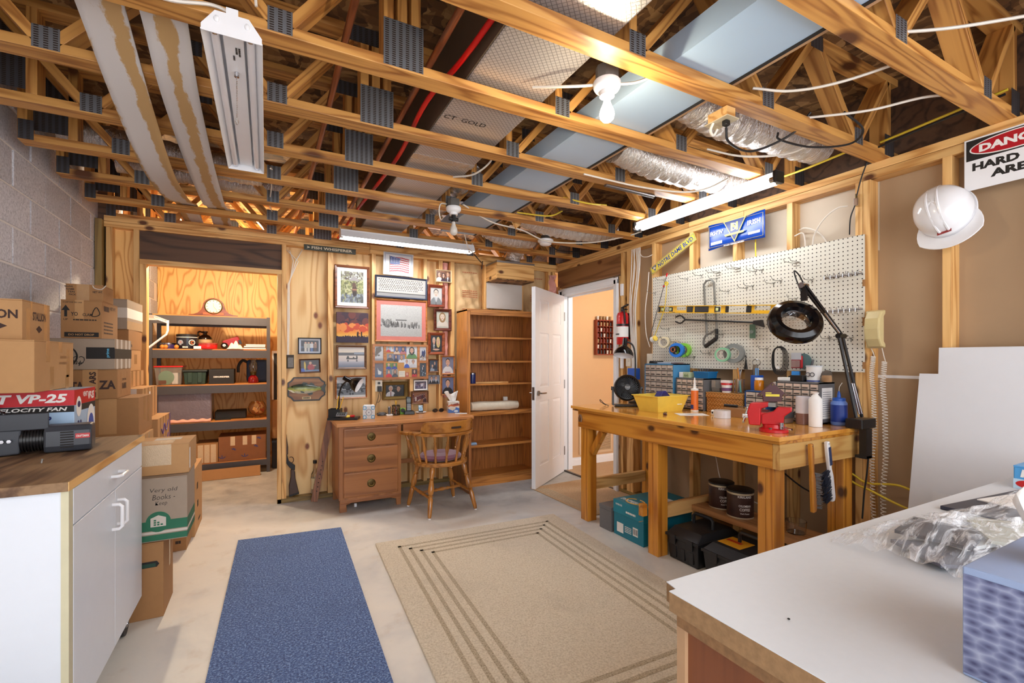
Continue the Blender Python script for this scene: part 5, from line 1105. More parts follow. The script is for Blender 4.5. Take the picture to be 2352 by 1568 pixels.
# wall boxes
t = thing('wall_box', 'small switch box with batteries at the end of white cables', 'switch box', (.185, 4.789, 1.225)); MB().box(-.03, -.05, 0, .04, 0, .125).build('box', mat('dark_box', (52, 40, 32), .6), t); MB().cyl((-.026, -.055, .005), (-.026, -.055, .11), .011).build('brass_tube', BRASS, t, smooth=True); MB().box(-.012, -.054, .01, .034, -.051, .10).build('device', mat('device_grey', (104, 96, 88), .4, var=.5, nsc=60), t)
t = thing('wall_outlet', 'ivory outlet plate with black charger above the desk', 'outlet', (.988, 4.70, .987)); MB().box(-.034, -.005, 0, .034, 0, .113).build('plate', mat('ivory_plate', (222, 214, 196), .4), t, bevel=.002); MB().box(-.016, -.045, .0, .022, -.006, .055).build('charger', BLACK, t, bevel=.004); MB().cyl((0, -.006, .085), (0, -.022, .085), .012).build('plug', BLACK, t)
cord('charger_cable', 'thin black charger cord hanging from the outlet to the desk', [(.985, 4.67, .985), (.975, 4.66, .93), (.95, 4.655, .86), (.93, 4.65, .80), (.93, 4.62, .772)], .0025, CORDB)
cord('charger_cable', 'second thin black charger cord looping above the desk', [(.995, 4.675, .985), (1.0, 4.665, .93), (.985, 4.66, .89), (.965, 4.66, .885)], .0025, CORDB)

# register box over the bookcase
t = thing('register_box', 'open bottomed wooden register box under the foil duct', 'vent box', (2.39, 4.56, 2.17))
for x0, x1, y0, y1, ax in ((-.228, .228, -.14, -.12, 0), (-.228, -.208, -.12, .14, 1), (.208, .228, -.12, .14, 1)): MB().box(x0, y0, 0, x1, y1, .17).build('side_board', PINE[ax], t, bevel=.002)
MB().box(-.228, -.14, -.012, .228, .139, -.001).build('bottom_panel', OSB, t); MB().box(-.232, -.144, .17, .232, .139, .188).build('duct_flange', mat('galvanised', (170, 174, 180), .35, metal=1.), t)

# ============================================================= BOOKCASE
t = thing('oak_bookcase', 'tall oak bookcase with seven bays against the desk wall', 'bookcase', (2.215, 4.53, 0))
MB().box(-.41, -.15, 0, -.375, .15, 1.82).build('side_panel', OAK[2], t, bevel=.002); MB().box(.395, -.15, 0, .43, .15, 1.82).build('side_panel', OAK[2], t, bevel=.002)
MB().box(-.375, .135, .02, .395, .15, 1.80).build('back_panel', wood('oak_back', (172, 110, 54), (122, 72, 30), axis=2, sc=9, rings=14, stretch=.07, rough=.4), t); MB().box(-.41, -.155, 1.80, .43, .15, 1.825).build('top_panel', OAK[0], t, bevel=.002)
MB().box(-.375, -.155, 1.765, .395, -.14, 1.80).build('top_rail', OAK[0], t)
for z, th in ((1.54, .018), (1.29, .018), (1.055, .018), (.765, .04), (.42, .022), (.10, .04)): MB().box(-.375, -.152 if th > .02 else -.135, z-th, .395, .135, z).build('shelf', OAK[0], t, bevel=.002)
MB().box(-.375, -.15, 0, .395, -.135, .06).build('plinth', OAK[0], t)
BX, BY = 2.215, 4.53
t = tin('blue_can', 'dark blue tin can on the bookcase shelf beside the knife', (1.895, 4.46, 1.055), .035, .095, mat('blue_tin', (22, 38, 100), .25), 'can', mat('silver_lid', (150, 150, 160), .25, metal=1.))
t = thing('wooden_knife', 'long slim wooden letter knife on the bookcase shelf', 'letter knife', (2.10, 4.45, 1.056), R(-3)); MB().prism([(-.17, -.01), (.1, -.012), (.14, -.018), (.2, -.02), (.14, .015), (-.17, .01)], 0, .014).build('blade', PINE[0], t, bevel=.003)
t = thing('rolled_fleece', 'rolled cream fleece lying on the bookcase shelf', 'fleece', (2.13, 4.45, .766)); MB().turned((-.27, 0, .052), (.30, 0, .048), [(.02, 0), (.044, .02), (.05, .2), (.046, .5), (.05, .8), (.042, .98), (.02, 1)], 18).build('roll', mat('fleece', (226, 214, 192), .95, bump=.8, nsc=40), t, smooth=True)
t = thing('small_bottle', 'small white plug standing behind the rolled fleece', 'plug', (2.33, 4.56, .766)); MB().box(-.025, -.015, 0, .025, .015, .13).build('plug_body', PAPER, t, bevel=.006)
t = thing('blue_dish', 'small pale blue dish on the lower bookcase shelf', 'dish', (1.90, 4.45, .421)); MB().taper(-.03, -.02, .03, .02, 0, .022, -.006, -.004).build('dish_body', mat('pale_blue', (150, 190, 230), .4), t, bevel=.004)

# ============================================================= DESK
t = thing('wooden_desk', 'walnut brown pedestal desk with brass ring pulls', 'desk', (0, 0, 0))
MB().box(.52, 4.125, .735, 1.77, 4.66, .765).build('desktop', DESKTOP, t, bevel=.004); MB().box(.545, 4.17, .105, 1.075, 4.65, .734).build('pedestal', DESKW[2], t); MB().box(1.735, 4.17, .0, 1.76, 4.65, .734).build('end_panel', DESKW[2], t)
def bail(parent, x, z, y):
    MB().lathe([(0, 0), (.036, 0), (.036, .003), (.030, .006), (.0, .006)], 24, fr((x, y, z), (1, 0, 0), (0, 0, 1))).build('ring_plate', BRASS, parent, smooth=True)
    MB().tube([(x+.021*math.cos(R(a)), y-.012, z+.021*math.sin(R(a))) for a in range(150, 391, 20)], .0032, 6).build('bail_pull', mat('bright_brass', (176, 150, 90), .3, metal=1.), parent, smooth=True)
for z0, z1 in ((.555, .715), (.345, .545), (.125, .335)):
    d_ = MB().box(.580, 4.155, z0, 1.045, 4.170, z1).build('drawer', DESKW[0], t, bevel=.006); MB().sweep_frame(.580, z0, 1.045, z1, [(0, 4.170), (0, 4.160), (.004, 4.156), (.012, 4.1545), (.013, 4.160), (.013, 4.170)]).build('moulding', DESKW[0], d_); bail(d_, .81, (z0+z1)/2, 4.154)
d_ = MB().box(1.09, 4.155, .655, 1.725, 4.170, .73).build('drawer', DESKW[0], t, bevel=.005); bail(d_, 1.41, .69, 4.154)
MB().box(1.076, 4.18, .645, 1.734, 4.64, .652).build('drawer_bottom', DESKW[0], t)
for x0, x1, s_ in ((.55, .64, 1), (.985, 1.075, -1)): MB().prism([(x0, 0), (x0, .105), (x1, .105), (x1, .07), ((x0+x1)/2+.01*s_, .06), (x1-.03 if s_ > 0 else x0+.03, .02), (x1-.03 if s_ > 0 else x0+.03, 0)] if s_ > 0 else [(x1, 0), (x1, .105), (x0, .105), (x0, .07), ((x0+x1)/2, .06), (x0+.05, .02), (x0+.05, 0)], -.03, .0, fr((0, 4.172, 0), (1, 0, 0), (0, 0, 1))).build('bracket_foot', DESKW[0], t, bevel=.004)
MB().box(.55, 4.165, .075, 1.075, 4.19, .105).build('base_rail', DESKW[0], t, bevel=.004); MB().box(.55, 4.60, 0, .60, 4.65, .105).build('rear_foot', DESKW[2], t); MB().box(1.02, 4.60, 0, 1.07, 4.65, .105).build('rear_foot', DESKW[2], t); MB().box(1.076, 4.56, .28, 1.734, 4.58, .32).build('back_stretcher', DESKW[0], t)
tag(MB().cyl((.70, 4.30, 0), (.70, 4.30, .03), .012).build('white_stopper', WHITE_E), 'tiny white stopper on the floor under the desk', 'stopper')
DZ = .766
t = thing('desk_organizer', 'black desk organizer with calculator, pencils and clutter', 'organizer', (.60, 4.42, DZ), R(-20)); MB().box(-.11, -.06, 0, .15, .08, .022).build('tray', BLACK, t, bevel=.004); b = MB(); b.box(-.11, -.02, .022, -.01, .08, .095); b.f.pop(1); b.m.pop(); b.build('pencil_well', BLACK, t, solid=.003)
t2 = thing('calculator', 'grey calculator leaning on the desk organizer', 'calculator', (.60, 4.375, DZ+.045), rot=(R(25), 0, R(-20))); MB().box(-.05, -.03, 0, .04, .03, .012).build('case', mat('calc_grey', (110, 112, 116), .4), t2, bevel=.003); MB().box(-.04, .008, .0125, .03, .024, .0135).build('display', mat('lcd', (70, 76, 70), .2), t2)
for i in range(8): MB().box(-.04+.018*(i % 4), -.022+.013*(i//4), .012, -.028+.018*(i % 4), -.013+.013*(i//4), .0145).build('key', BLACK, t2)
for lb, x, a, m in (('yellow wooden pencil in the desk organizer well', .555, 10, mat('pencil_yellow', (232, 180, 40), .5)), ('second yellow pencil slanted in the desk organizer well', .575, 18, mat('pencil_yellow', (232, 180, 40), .5))): tag(MB().cyl((0, 0, 0), (0, 0, .17), .004, n=6).build('pencil', m, None, (x, 4.47, DZ+.04), (R(-8), R(a), 0)), lb, 'pencil')
for lb, x, y, m in (('red pouch in the organizer tray', .68, 4.37, RED), ('yellow eraser in the organizer tray', .645, 4.365, YELL)): tag(MB().box(-.022, -.016, 0, .022, .016, .018).build('small_item', m, None, (x, y, DZ+.023), (0, 0, .4), bevel=.005), lb, 'stationery')
def gooseneck(label, base, neck, dirv, m, shade_r, L=.12, plate=True, lamp_name='gooseneck_lamp'):
    t = thing(lamp_name, label, 'lamp', base)
    pts = curve3(neck, 8); MB().tube(pts, .0075, 8).build('gooseneck', m, t, smooth=True)
    d_ = Vector(dirv).normalized(); e = Vector(neck[-1]); T, _ = along(e-d_*.03, e+d_)
    s_ = MB().lathe([(0, -.02), (.020, -.02), (.022, .0), (.022, .05), (.034, .058), (shade_r*.75, .085), (shade_r*.95, .115), (shade_r, .14), (shade_r*.97, .14), (shade_r*.92, .115), (shade_r*.7, .09), (.03, .065), (0, .06)], 28, T).build('shade', GLOSSB, t, smooth=True)
    MB().lathe([(0, .064), (.030, .068), (shade_r*.69, .093), (shade_r*.91, .118), (shade_r*.965, .1405)], 28, T, cap=False).build('shade_lining', WHITE_E, s_, smooth=True); MB().sph(T @ Vector((0, 0, .095)), .026, 12).build('bulb', mat('frosted_bulb', (214, 208, 200), .3), s_, smooth=True)
    if plate: MB().lathe([(0, 0), (.06, 0), (.06, .015), (.02, .022), (0, .022)], 20).build('base', m, t, smooth=True)
    return t
gooseneck('black gooseneck lamp rising from the desk organizer', (.60, 4.592, DZ+.001), [(.0, 0, .01), (0, 0, .12), (.0, -.02, .22), (.02, -.06, .30), (.06, -.10, .345), (.07, -.105, .35)], (.75, -.42, -.42), BLACK, .072)
t = thing('tile_box', 'small blue and white tile patterned box on the desk', 'box', (.83, 4.37, DZ), R(-12)); MB().box(-.052, -.03, 0, .052, .03, .118).build('body', mat('tile_ivory', (222, 226, 230), .4), t, bevel=.002)
c = CV(44, 50, (226, 228, 230))
for a in range(8): c.ell(.5+.2*math.cos(a*PI/4), .5+.2*math.sin(a*PI/4), .09, .09, (110, 104, 108)); 
for a in range(8): c.ell(.5+.17*math.cos(a*PI/4), .5+.17*math.sin(a*PI/4), .07, .07, (222, 224, 226))
for x in (.14, .86):
    for y in (.14, .86): c.ell(x, y, .17, .17, (70, 160, 210)).ell(x, y, .10, .10, (226, 236, 242))
c.ell(.5, .5, .05, .05, (80, 90, 110)); c.pic('tile_print', -.051, .001, .051, .117, -.0304, t); MB().box(-.045, -.02, .118, .045, .02, .127).build('tissue_top', PAPER, t, bevel=.004)
t = thing('cable_puck', 'grey headset bundle on the desk under the outlet', 'headset', (.985, 4.55, DZ)); MB().lathe([(0, 0), (.035, 0), (.038, .012), (.025, .03), (0, .032)], 18).build('puck', mat('grey_plastic', (92, 92, 94), .4), t, smooth=True); MB().tube([(.045*math.cos(a), .03*math.sin(a), .012+.008*math.sin(3*a)) for a in np.linspace(0, 6, 24)], .004, 6).build('coil', CORDB, t, smooth=True)
t = thing('silver_flashlight', 'silver capped cylinder on a white charger on the desk', 'flashlight', (1.045, 4.50, DZ)); MB().box(-.03, -.02, 0, .03, .02, .014).build('charger', PAPER, t, bevel=.003); MB().cyl((0, 0, .014), (0, 0, .08), .013).build('barrel', mat('grey_plastic', (92, 92, 94), .4), t, smooth=True); MB().cyl((0, 0, .08), (0, 0, .088), .014).build('cap', CHROME, t, smooth=True)
t = thing('pencil_cup', 'black wire pencil cup on the desk', 'pencil cup', (1.115, 4.52, DZ))
MB().lathe([(0, 0), (.036, 0), (.036, .004), (.0, .004)], 18).build('base', BLACK, t)
for k in range(14):
    for s_ in (1, -1): MB().tube([(.037*math.cos(2*PI*k/14+s_*q*.9), .037*math.sin(2*PI*k/14+s_*q*.9), .095*q) for q in (0, .33, .66, 1)], .0016, 4).build('wire', BLACK, t)
MB().tube([(.037*math.cos(a*PI/10), .037*math.sin(a*PI/10), .095) for a in range(20)], .003, 6, True).build('rim', BLACK, t, smooth=True)
for k in range(9): tag(MB().cyl((0, 0, 0), (0, 0, .14), .0038, n=6).build('pen', [INK, mat('pencil_yellow', (232, 180, 40), .5), mat('pen_red', (170, 40, 40), .4), PAPER, mat('pen_blue', (60, 90, 150), .4)][k % 5], None, (1.115+.014*math.cos(k*2.1), 4.52+.014*math.sin(k*2.1), DZ+.006), (R(9*math.sin(k*2.1)), R(-9*math.cos(k*2.1)), 0)), ['black pen', 'yellow pencil', 'red pen', 'white pen', 'blue pen'][k % 5]+' standing in the wire pencil cup', 'pen', 'pens in the wire cup')
t = thing('tape_dispenser', 'green and black tape dispenser between cup and phone', 'tape dispenser', (1.185, 4.56, DZ)); MB().box(-.025, -.02, 0, .03, .02, .06).build('body', mat('lime_green', (110, 170, 60), .4), t, bevel=.006); MB().lathe([(.02, 0), (.02, .01), (0, .01)], 16, fr((0, -.02, .04), (1, 0, 0), (0, 0, 1))).build('roll', BLACK, t)
t = thing('cordless_phone', 'black cordless phone standing in its charging cradle', 'phone', (1.245, 4.53, DZ), R(-8)); MB().taper(-.045, -.045, .045, .045, 0, .035, -.008, -.008).build('cradle', BLACK, t, bevel=.006)
h_ = MB().box(-.024, -.013, 0, .024, .013, .155).build('handset', BLACK, t, (0, .005, .018), (R(-10), 0, 0), bevel=.008); MB().box(-.019, -.0145, .10, .019, -.0132, .135).build('screen', mat('lcd', (70, 76, 70), .2), h_)
for i in range(12): MB().box(-.018+.0135*(i % 3), -.0148, .022+.015*(i//3), -.008+.0135*(i % 3), -.0132, .031+.015*(i//3)).build('key', mat('calc_grey2', (150, 154, 160), .4), h_)
t = thing('saucer', 'small white saucer on the desk', 'saucer', (1.375, 4.56, DZ)); MB().lathe([(0, 0), (.03, 0), (.055, .010), (.057, .013), (.03, .004), (0, .004)], 26).build('dish', WHITE_E, t, smooth=True)
t = thing('small_clock', 'small blue patterned desk card standing on the saucer', 'desk card', (1.375, 4.56, DZ+.005), rot=(R(-14), 0, 0)); MB().box(-.022, -.005, 0, .022, .005, .075).build('card', BLACK, t, bevel=.002); CV(14, 18, (180, 214, 232)).blot(30, [(90, 160, 206), (230, 240, 246)], (.05, .12), (0, 0, 1, 1), 3).pic('face', -.021, .018, .021, .074, -.0054, t)
t = thing('eyeglasses', 'dark folded eyeglasses on the desk', 'glasses', (1.555, 4.55, DZ))
for s_ in (-1, 1): MB().tube([(s_*.033+.026*math.cos(a*PI/8), .004*math.cos(a*PI/8), .020+.018*math.sin(a*PI/8)) for a in range(16)], .003, 6, True).build('rim', BLACK, t, smooth=True); MB().prism([(.024*math.cos(a*PI/8), .016*math.sin(a*PI/8)) for a in range(16)], 0, .001, fr((s_*.033, 0, .02), (1, 0, 0), (0, 0, 1))).build('lens', mat('dark_lens', (40, 28, 22), .1), t)
MB().tube([(-.06, 0, .022), (-.05, .03, .008), (.03, .045, .006)], .0025, 6).build('temple', BLACK, t)
t = thing('tissue_box', 'colourful tissue box with white tissue at the desk end', 'tissue box', (1.685, 4.47, DZ), R(-12)); MB().box(-.056, -.056, 0, .056, .056, .115).build('carton', PAPER, t, bevel=.002)
c = CV(40, 40, (232, 226, 214)).poly([(0, .35), (.3, .2), (.6, .35), (1, .2), (1, .38), (.5, .45), (.2, .4), (0, .5)], (214, 110, 44)).poly([(.2, .3), (.5, .2), (.9, .12), (1, .3), (.6, .36)], (150, 60, 30)).poly([(0, .62), (.4, .8), (.7, .5), (1, .6), (1, 1), (0, 1)], (60, 110, 190)).ell(.4, .62, .25, .12, (226, 214, 190)).ell(.7, .85, .2, .1, (220, 230, 240)); c.pic('print', -.0555, .001, .0555, .114, -.0565, t); c.pic('print', -.0555, .001, .0555, .114, -.0565, t, T=Matrix.Rotation(PI/2, 4, 'Z')); c.pic('print', -.0555, .001, .0555, .114, -.0565, t, T=Matrix.Rotation(-PI/2, 4, 'Z'))
def tissue(parent, x, y, z, s_):
    b = MB(); b.grid(lambda u, v: (x+s_*(.045*math.cos(2*PI*u)*(.5+.8*v)*(1+.35*math.sin(u*18.8))-.018*v), y+s_*.028*math.sin(2*PI*u)*(.4+.7*v), z+s_*(.085*v*(1+.25*math.sin(2*PI*u*2+1)))), 26, 8); return b.build('tissue', PAPER, parent, smooth=True, solid=.0008)
tissue(t, 0, 0, .114, 1)
tag(MB().box(-.06, -.035, 0, .06, .035, .0015).build('note_paper', PAPER, None, (1.72, 4.34, DZ), (0, 0, R(-20))), 'white note paper at the desk corner', 'paper')
# pieces leaning on the plywood
t = thing('leaning_board', 'narrow brown trim board leaning against the desk side', 'board', (.385, 4.60, 0)); MB().bar((0, 0, .006), (.155, .085, .775), .055, .016, (0, 1, 0)).build('board', wood('trim_brown', (150, 96, 60), (104, 62, 38), axis=2, sc=8), t)
for k in range(8): p = Vector((.024, .003, .10)).lerp(Vector((.075, .031, .36)), k/7); MB().cyl((p.x, p.y-.016, p.z), (p.x, p.y-.001, p.z), .004, n=6).build('hole', INK, t)
t = thing('liquor_bottle', 'clear glass bottle with cream label on the sole plate', 'bottle', (.405, 4.745, .041)); MB().lathe([(0, 0), (.034, 0), (.036, .006), (.036, .16), (.030, .19), (.014, .22), (.013, .28), (.016, .285), (.016, .295), (0, .295)], 22).build('glass', GLASS, t, smooth=True); MB().lathe([(.0365, .05), (.0365, .15)], 22, cap=False).build('label', mat('label_cream', (222, 204, 160), .7), t, smooth=True); MB().cyl((0, 0, .285), (0, 0, .315), .017).build('cap', BLACK, t, smooth=True); MB().box(-.012, -.0375, .06, .012, -.0365, .10).build('label_figure', mat('label_brown', (110, 70, 40), .7), t)
t = thing('air_rifle', 'black and brown air rifle standing against the plywood', 'rifle', (.215, 4.757, .042), rot=(0, R(-4), 0)); RX = fr((0, 0, 0), (1, 0, 0), (0, 0, 1)); GM = mat('gun_black', (20, 20, 22), .3)
MB().prism([(-.03, 0), (.055, .012), (.05, .05), (.035, .16), (.036, .22), (.02, .25), (.0, .245), (-.005, .18), (-.025, .1)], -.018, .018, RX).build('stock', mat('walnut_stock', (70, 48, 38), .4), t, bevel=.006); MB().prism([(-.03, 0), (.055, .012), (.054, .028), (-.03, .018)], -.0185, .0185, RX).build('butt_pad', BLACK, t)
MB().prism([(.02, .24), (.035, .235), (.04, .28), (.01, .31), (-.01, .33), (-.02, .40), (-.038, .40), (-.035, .32), (-.01, .27)], -.016, .016, RX).build('receiver', GM, t, bevel=.004); MB().prism([(-.04, .39), (-.012, .39), (-.006, .46), (-.012, .58), (-.034, .59), (-.04, .5)], -.016, .016, RX).build('fore_end', mat('walnut_stock', (70, 48, 38), .4), t, bevel=.006)
MB().cyl((-.034, 0, .38), (-.03, 0, .74), .010, n=12).build('barrel', GM, t, smooth=True); MB().cyl((-.031, 0, .70), (-.03, 0, .755), .014, n=12).build('muzzle', GM, t, smooth=True); MB().tube([(.01+.022*math.cos(R(a)), 0, .335+.028*math.sin(R(a))) for a in range(-120, 121, 24)], .003, 6).build('trigger_guard', GM, t, smooth=True)

# ============================================================= CAPTAIN'S CHAIR
t = thing('captains_chair', 'turned maple captain chair with a mauve seat cushion', 'chair', (1.365, 3.925, 0), R(9))
SEATZ = .43
MB().prism([(.235*math.cos(a*PI/16)*1.02, .215*math.sin(a*PI/16)) for a in range(32)], SEATZ-.032, SEATZ).build('seat', CHAIRW[0], t, bevel=.010)
LEG = [(.013, 0), (.017, .05), (.021, .35), (.014, .40), (.023, .42), (.014, .44), (.022, .47), (.026, .55), (.020, .68), (.015, .72), (.023, .74), (.015, .76), (.020, .84), (.024, .92), (.016, 1.0)]
feet = [(-.215, .205), (.245, .205), (-.225, -.225), (.215, -.235)]; tops = [(-.15, .13), (.15, .13), (-.15, -.13), (.15, -.13)]
for (a, b_), (c_, d_) in zip(feet, tops): MB().turned((a, b_, .008), (c_, d_, SEATZ-.028), LEG, 14).build('leg', CHAIRW[2], t, smooth=True); MB().cyl((a, b_, 0), (a, b_, .008), .012).build('glide', WHITE_E, t)
STR = [(.010, 0), (.013, .2), (.010, .3), (.016, .36), (.011, .4), (.018, .5), (.011, .6), (.016, .64), (.010, .7), (.013, .8), (.010, 1)]
def on(i, f_): return tuple(feet[i][k]+(tops[i][k]-feet[i][k])*f_ for k in (0, 1))+(SEATZ*f_,)
for a, b_ in ((0, 2), (1, 3)): MB().turned(on(a, .40), on(b_, .36), STR, 12).build('stretcher', CHAIRW[1], t, smooth=True)
m0 = [(p+q)/2 for p, q in zip(on(0, .40), on(2, .36))]; m1 = [(p+q)/2 for p, q in zip(on(1, .40), on(3, .36))]; MB().turned(m0, m1, STR, 12).build('stretcher', CHAIRW[0], t, smooth=True)
SP = [(.008, 0), (.011, .12), (.008, .22), (.012, .25), (.008, .28), (.014, .45), (.017, .55), (.010, .72), (.013, .76), (.009, .8), (.011, 1)]
ARM_Z = .665; bow = []
for a in range(-205, 26, 10): bow.append((.262*math.cos(R(a)), .245*math.sin(R(a))+.0))
bow = [(-.285, .165), (-.27, .09)]+[(.262*math.cos(R(a)), .245*math.sin(R(a))) for a in range(180, 361, 10)]+[(.27, .09), (.285, .165)]
b = MB(); nb = len(bow); vs = []
for i, (x, y) in enumerate(bow):
    p, q = Vector(bow[max(0, i-1)]), Vector(bow[min(nb-1, i+1)]); d_ = (q-p).normalized(); nx, ny = -d_.y, d_.x; w_ = .030 if 1 < i < nb-2 else .042
    dz = .02 if i in (0, 1, nb-2, nb-1) else 0
    for s_, z in ((-1, 0), (1, 0), (1, .028), (-1, .028)): vs.append((x+nx*w_*s_, y+ny*w_*s_, ARM_Z+z-dz*.5))
b.add(vs, [(i*4+k, i*4+(k+1) % 4, (i+1)*4+(k+1) % 4, (i+1)*4+k) for i in range(nb-1) for k in range(4)]+[(3, 2, 1, 0), tuple((nb-1)*4+k for k in range(4))]); b.build('arm_bow', CHAIRW[0], t, bevel=.008)
b = MB(); vs = []; K = 22
for i in range(K+1):
    a = R(205+130*i/K); hh = .085*min(1, 3.2*math.sin(PI*i/K)**.7)+.012
    for r, z in ((.278, 0), (.278+.012, hh), (.252+.012, hh), (.252, 0)): vs.append((r*math.cos(a)*.985, r*math.sin(a)*.94, ARM_Z+.028+z))
b.add(vs, [(i*4+k, i*4+(k+1) % 4, (i+1)*4+(k+1) % 4, (i+1)*4+k) for i in range(K) for k in range(4)]+[(3, 2, 1, 0), tuple(K*4+k for k in range(4))]); cr = b.build('crest_rail', CHAIRW[0], t, bevel=.006)
MB().box(-.045, -.277, ARM_Z+.066, .045, -.271, ARM_Z+.082).build('hand_slot', mat('slot_shadow', (54, 32, 16), .6), cr)
for a in (185, 208, 232, 257, 283, 308, 332, 355): MB().turned((.205*math.cos(R(a)), .185*math.sin(R(a)), SEATZ-.004), (.262*math.cos(R(a)), .245*math.sin(R(a)), ARM_Z+.002), SP, 12).build('spindle', CHAIRW[2], t, smooth=True)
for s_ in (-1, 1): MB().turned((s_*.20, .11, SEATZ-.004), (s_*.272, .13, ARM_Z-.004), [(r*1.35, q) for r, q in SP], 12).build('arm_post', CHAIRW[2], t, smooth=True)
b = MB(); b.lathe([(0, 0), (.15, 0), (.185, .012), (.19, .03), (.17, .052), (.08, .058), (.02, .048), (0, .046)], 30, Matrix.Translation((0, .01, SEATZ+.001)) @ Matrix.Diagonal((1, .92, 1, 1))); b.build('cushion', mat('mauve_velvet', (112, 66, 82), .85, nsc=9, var=.15, Sheen_Weight=.4), t, smooth=True)
# ============================================================= DOOR LEAF AND HALL
t = thing('panel_door', 'white six panel door standing open with lever handle', 'door', (3.045, 4.475, 0), math.atan2(-.49, -.68)+PI)
# local: x from free edge (-.84) to hinge (0); local -y looks at the room
DL = -.835
def rect_face(b, y): pass
MB().box(DL, -.002, .010, 0, .033, 2.035).build('slab', WHITE, t)
for s_ in (-1,):
    cols = ((DL+.11, DL+.36), (DL+.475, DL+.725)); rows = ((.22, .88), (1.02, 1.58), (1.70, 1.92)); yy = -.002
    for x0, x1 in ((DL, DL+.11), (DL+.36, DL+.475), (DL+.725, 0)): MB().box(x0, -.008, .010, x1, -.002, 2.035).build('stile', WHITE, t)
    for z0, z1 in ((.010, .22), (.88, 1.02), (1.58, 1.70), (1.92, 2.035)):
        for x0, x1 in cols: MB().box(x0, -.008, z0, x1, -.002, z1).build('rail', WHITE, t)
    for x0, x1 in cols:
        for z0, z1 in rows: MB().add([(x0+.012, -.002, z0+.012), (x1-.012, -.002, z0+.012), (x1-.012, -.002, z1-.012), (x0+.012, -.002, z1-.012), (x0+.035, -.0075, z0+.035), (x1-.035, -.0075, z0+.035), (x1-.035, -.0075, z1-.035), (x0+.035, -.0075, z1-.035)], [(4, 5, 6, 7), (0, 1, 5, 4), (1, 2, 6, 5), (2, 3, 7, 6), (3, 0, 4, 7)]).build('raised_panel', WHITE, t)
NICK = mat('satin_nickel', (150, 146, 142), .3, metal=1.)
for s_, y in ((-1, -.008), (1, .033)):
    h_ = MB().cyl((DL+.065, y, .965), (DL+.065, y+s_*.014, .965), .026, n=20).build('rosette', NICK, t, smooth=True); MB().tube([(DL+.065, y+s_*.012, .965), (DL+.065, y+s_*.045, .965), (DL+.085, y+s_*.05, .965), (DL+.175, y+s_*.046, .962)], .008, 10).build('lever', NICK, h_, smooth=True)
MB().box(DL-.0015, .002, .90, DL, .028, 1.03).build('latch_plate', NICK, t)
for z in (.25, 1.02, 1.80): MB().cyl((.004, -.012, z-.05), (.004, -.012, z+.05), .007).build('hinge', NICK, t, smooth=True)
t = thing('glass_rack', 'red brown wall rack of small glasses in the hallway', 'rack', (3.79, 4.659, 1.36)); RK = mat('rack_mahogany', (132, 52, 28), .4)
MB().sweep_frame(-.16, 0, .16, .44, [(0, 0), (0, -.055), (.012, -.055), (.012, 0)]).build('frame', RK, t); MB().box(-.15, -.008, .01, .15, -.001, .43).build('back', RK, t)
for k in range(1, 6): MB().box(-.148, -.052, .012+.07*k-.004, .148, -.008, .012+.07*k).build('shelf', RK, t)
for k in range(1, 6): MB().box(-.148+.0495*k-.002, -.05, .012, -.148+.0495*k+.002, -.008, .43).build('divider', RK, t)
g = random.Random(2); gl = [mat('glass_%d' % i, c_, .15) for i, c_ in enumerate(((36, 28, 26), (150, 120, 80), (206, 200, 190), (110, 40, 30), (60, 60, 66)))]
gm = [MB().lathe([(0, 0), (.013, 0), (.017, .045), (.015, .045), (.0, .006)], 10).mesh('shot_glass', m_, True) for m_ in gl]
for r in range(7):
    for k in range(6):
        if r == 6 and k > 4: continue
        o = link('shot_glass', gm[g.randrange(5) if r < 6 else g.choice((1, 2))], None, (3.79-.123+.0495*k, 4.629, 1.36+.0125+.07*r if r < 6 else 1.8015)); tag(o, 'small shot glass standing on the hallway rack', 'shot glass', 'shot glasses on the hallway rack')
t = thing('return_grille', 'cream slotted return air grille low on the hallway wall', 'vent grille', (3.66, 4.659, .13)); VC = mat('grille_cream', (214, 186, 150), .5)
MB().sweep_frame(-.26, 0, .26, .42, [(0, 0), (0, -.010), (.03, -.010), (.03, 0)]).build('frame', VC, t)
sm = MB().box(-.23, -.008, 0, .23, -.002, .007).mesh('slat', VC)
for k in range(26): link('slat', sm, t, (0, 0, .035+.0138*k), (R(25), 0, 0))
MB().box(-.23, -.0015, .03, .23, -.0005, .39).build('recess', mat('grille_dark', (110, 80, 56), .7), t)
t = thing('jute_mat', 'woven tan mat on the floor by the door', 'mat', (2.80, 3.62, 0), R(2)); MB().box(-.42, -.50, 0, .42, .46, .008).build('weave', JUTE, t)
for k in range(4): MB().box(-.39+.03*k, -.48+.03*k, .0082, -.375+.03*k, .44-.03*k, .0095).build('ridge_line', BEIGE_L, t)
for k in range(3): MB().box(-.36, -.47+.035*k, .0082, .36, -.455+.035*k, .0095).build('ridge_line', BEIGE_L, t)

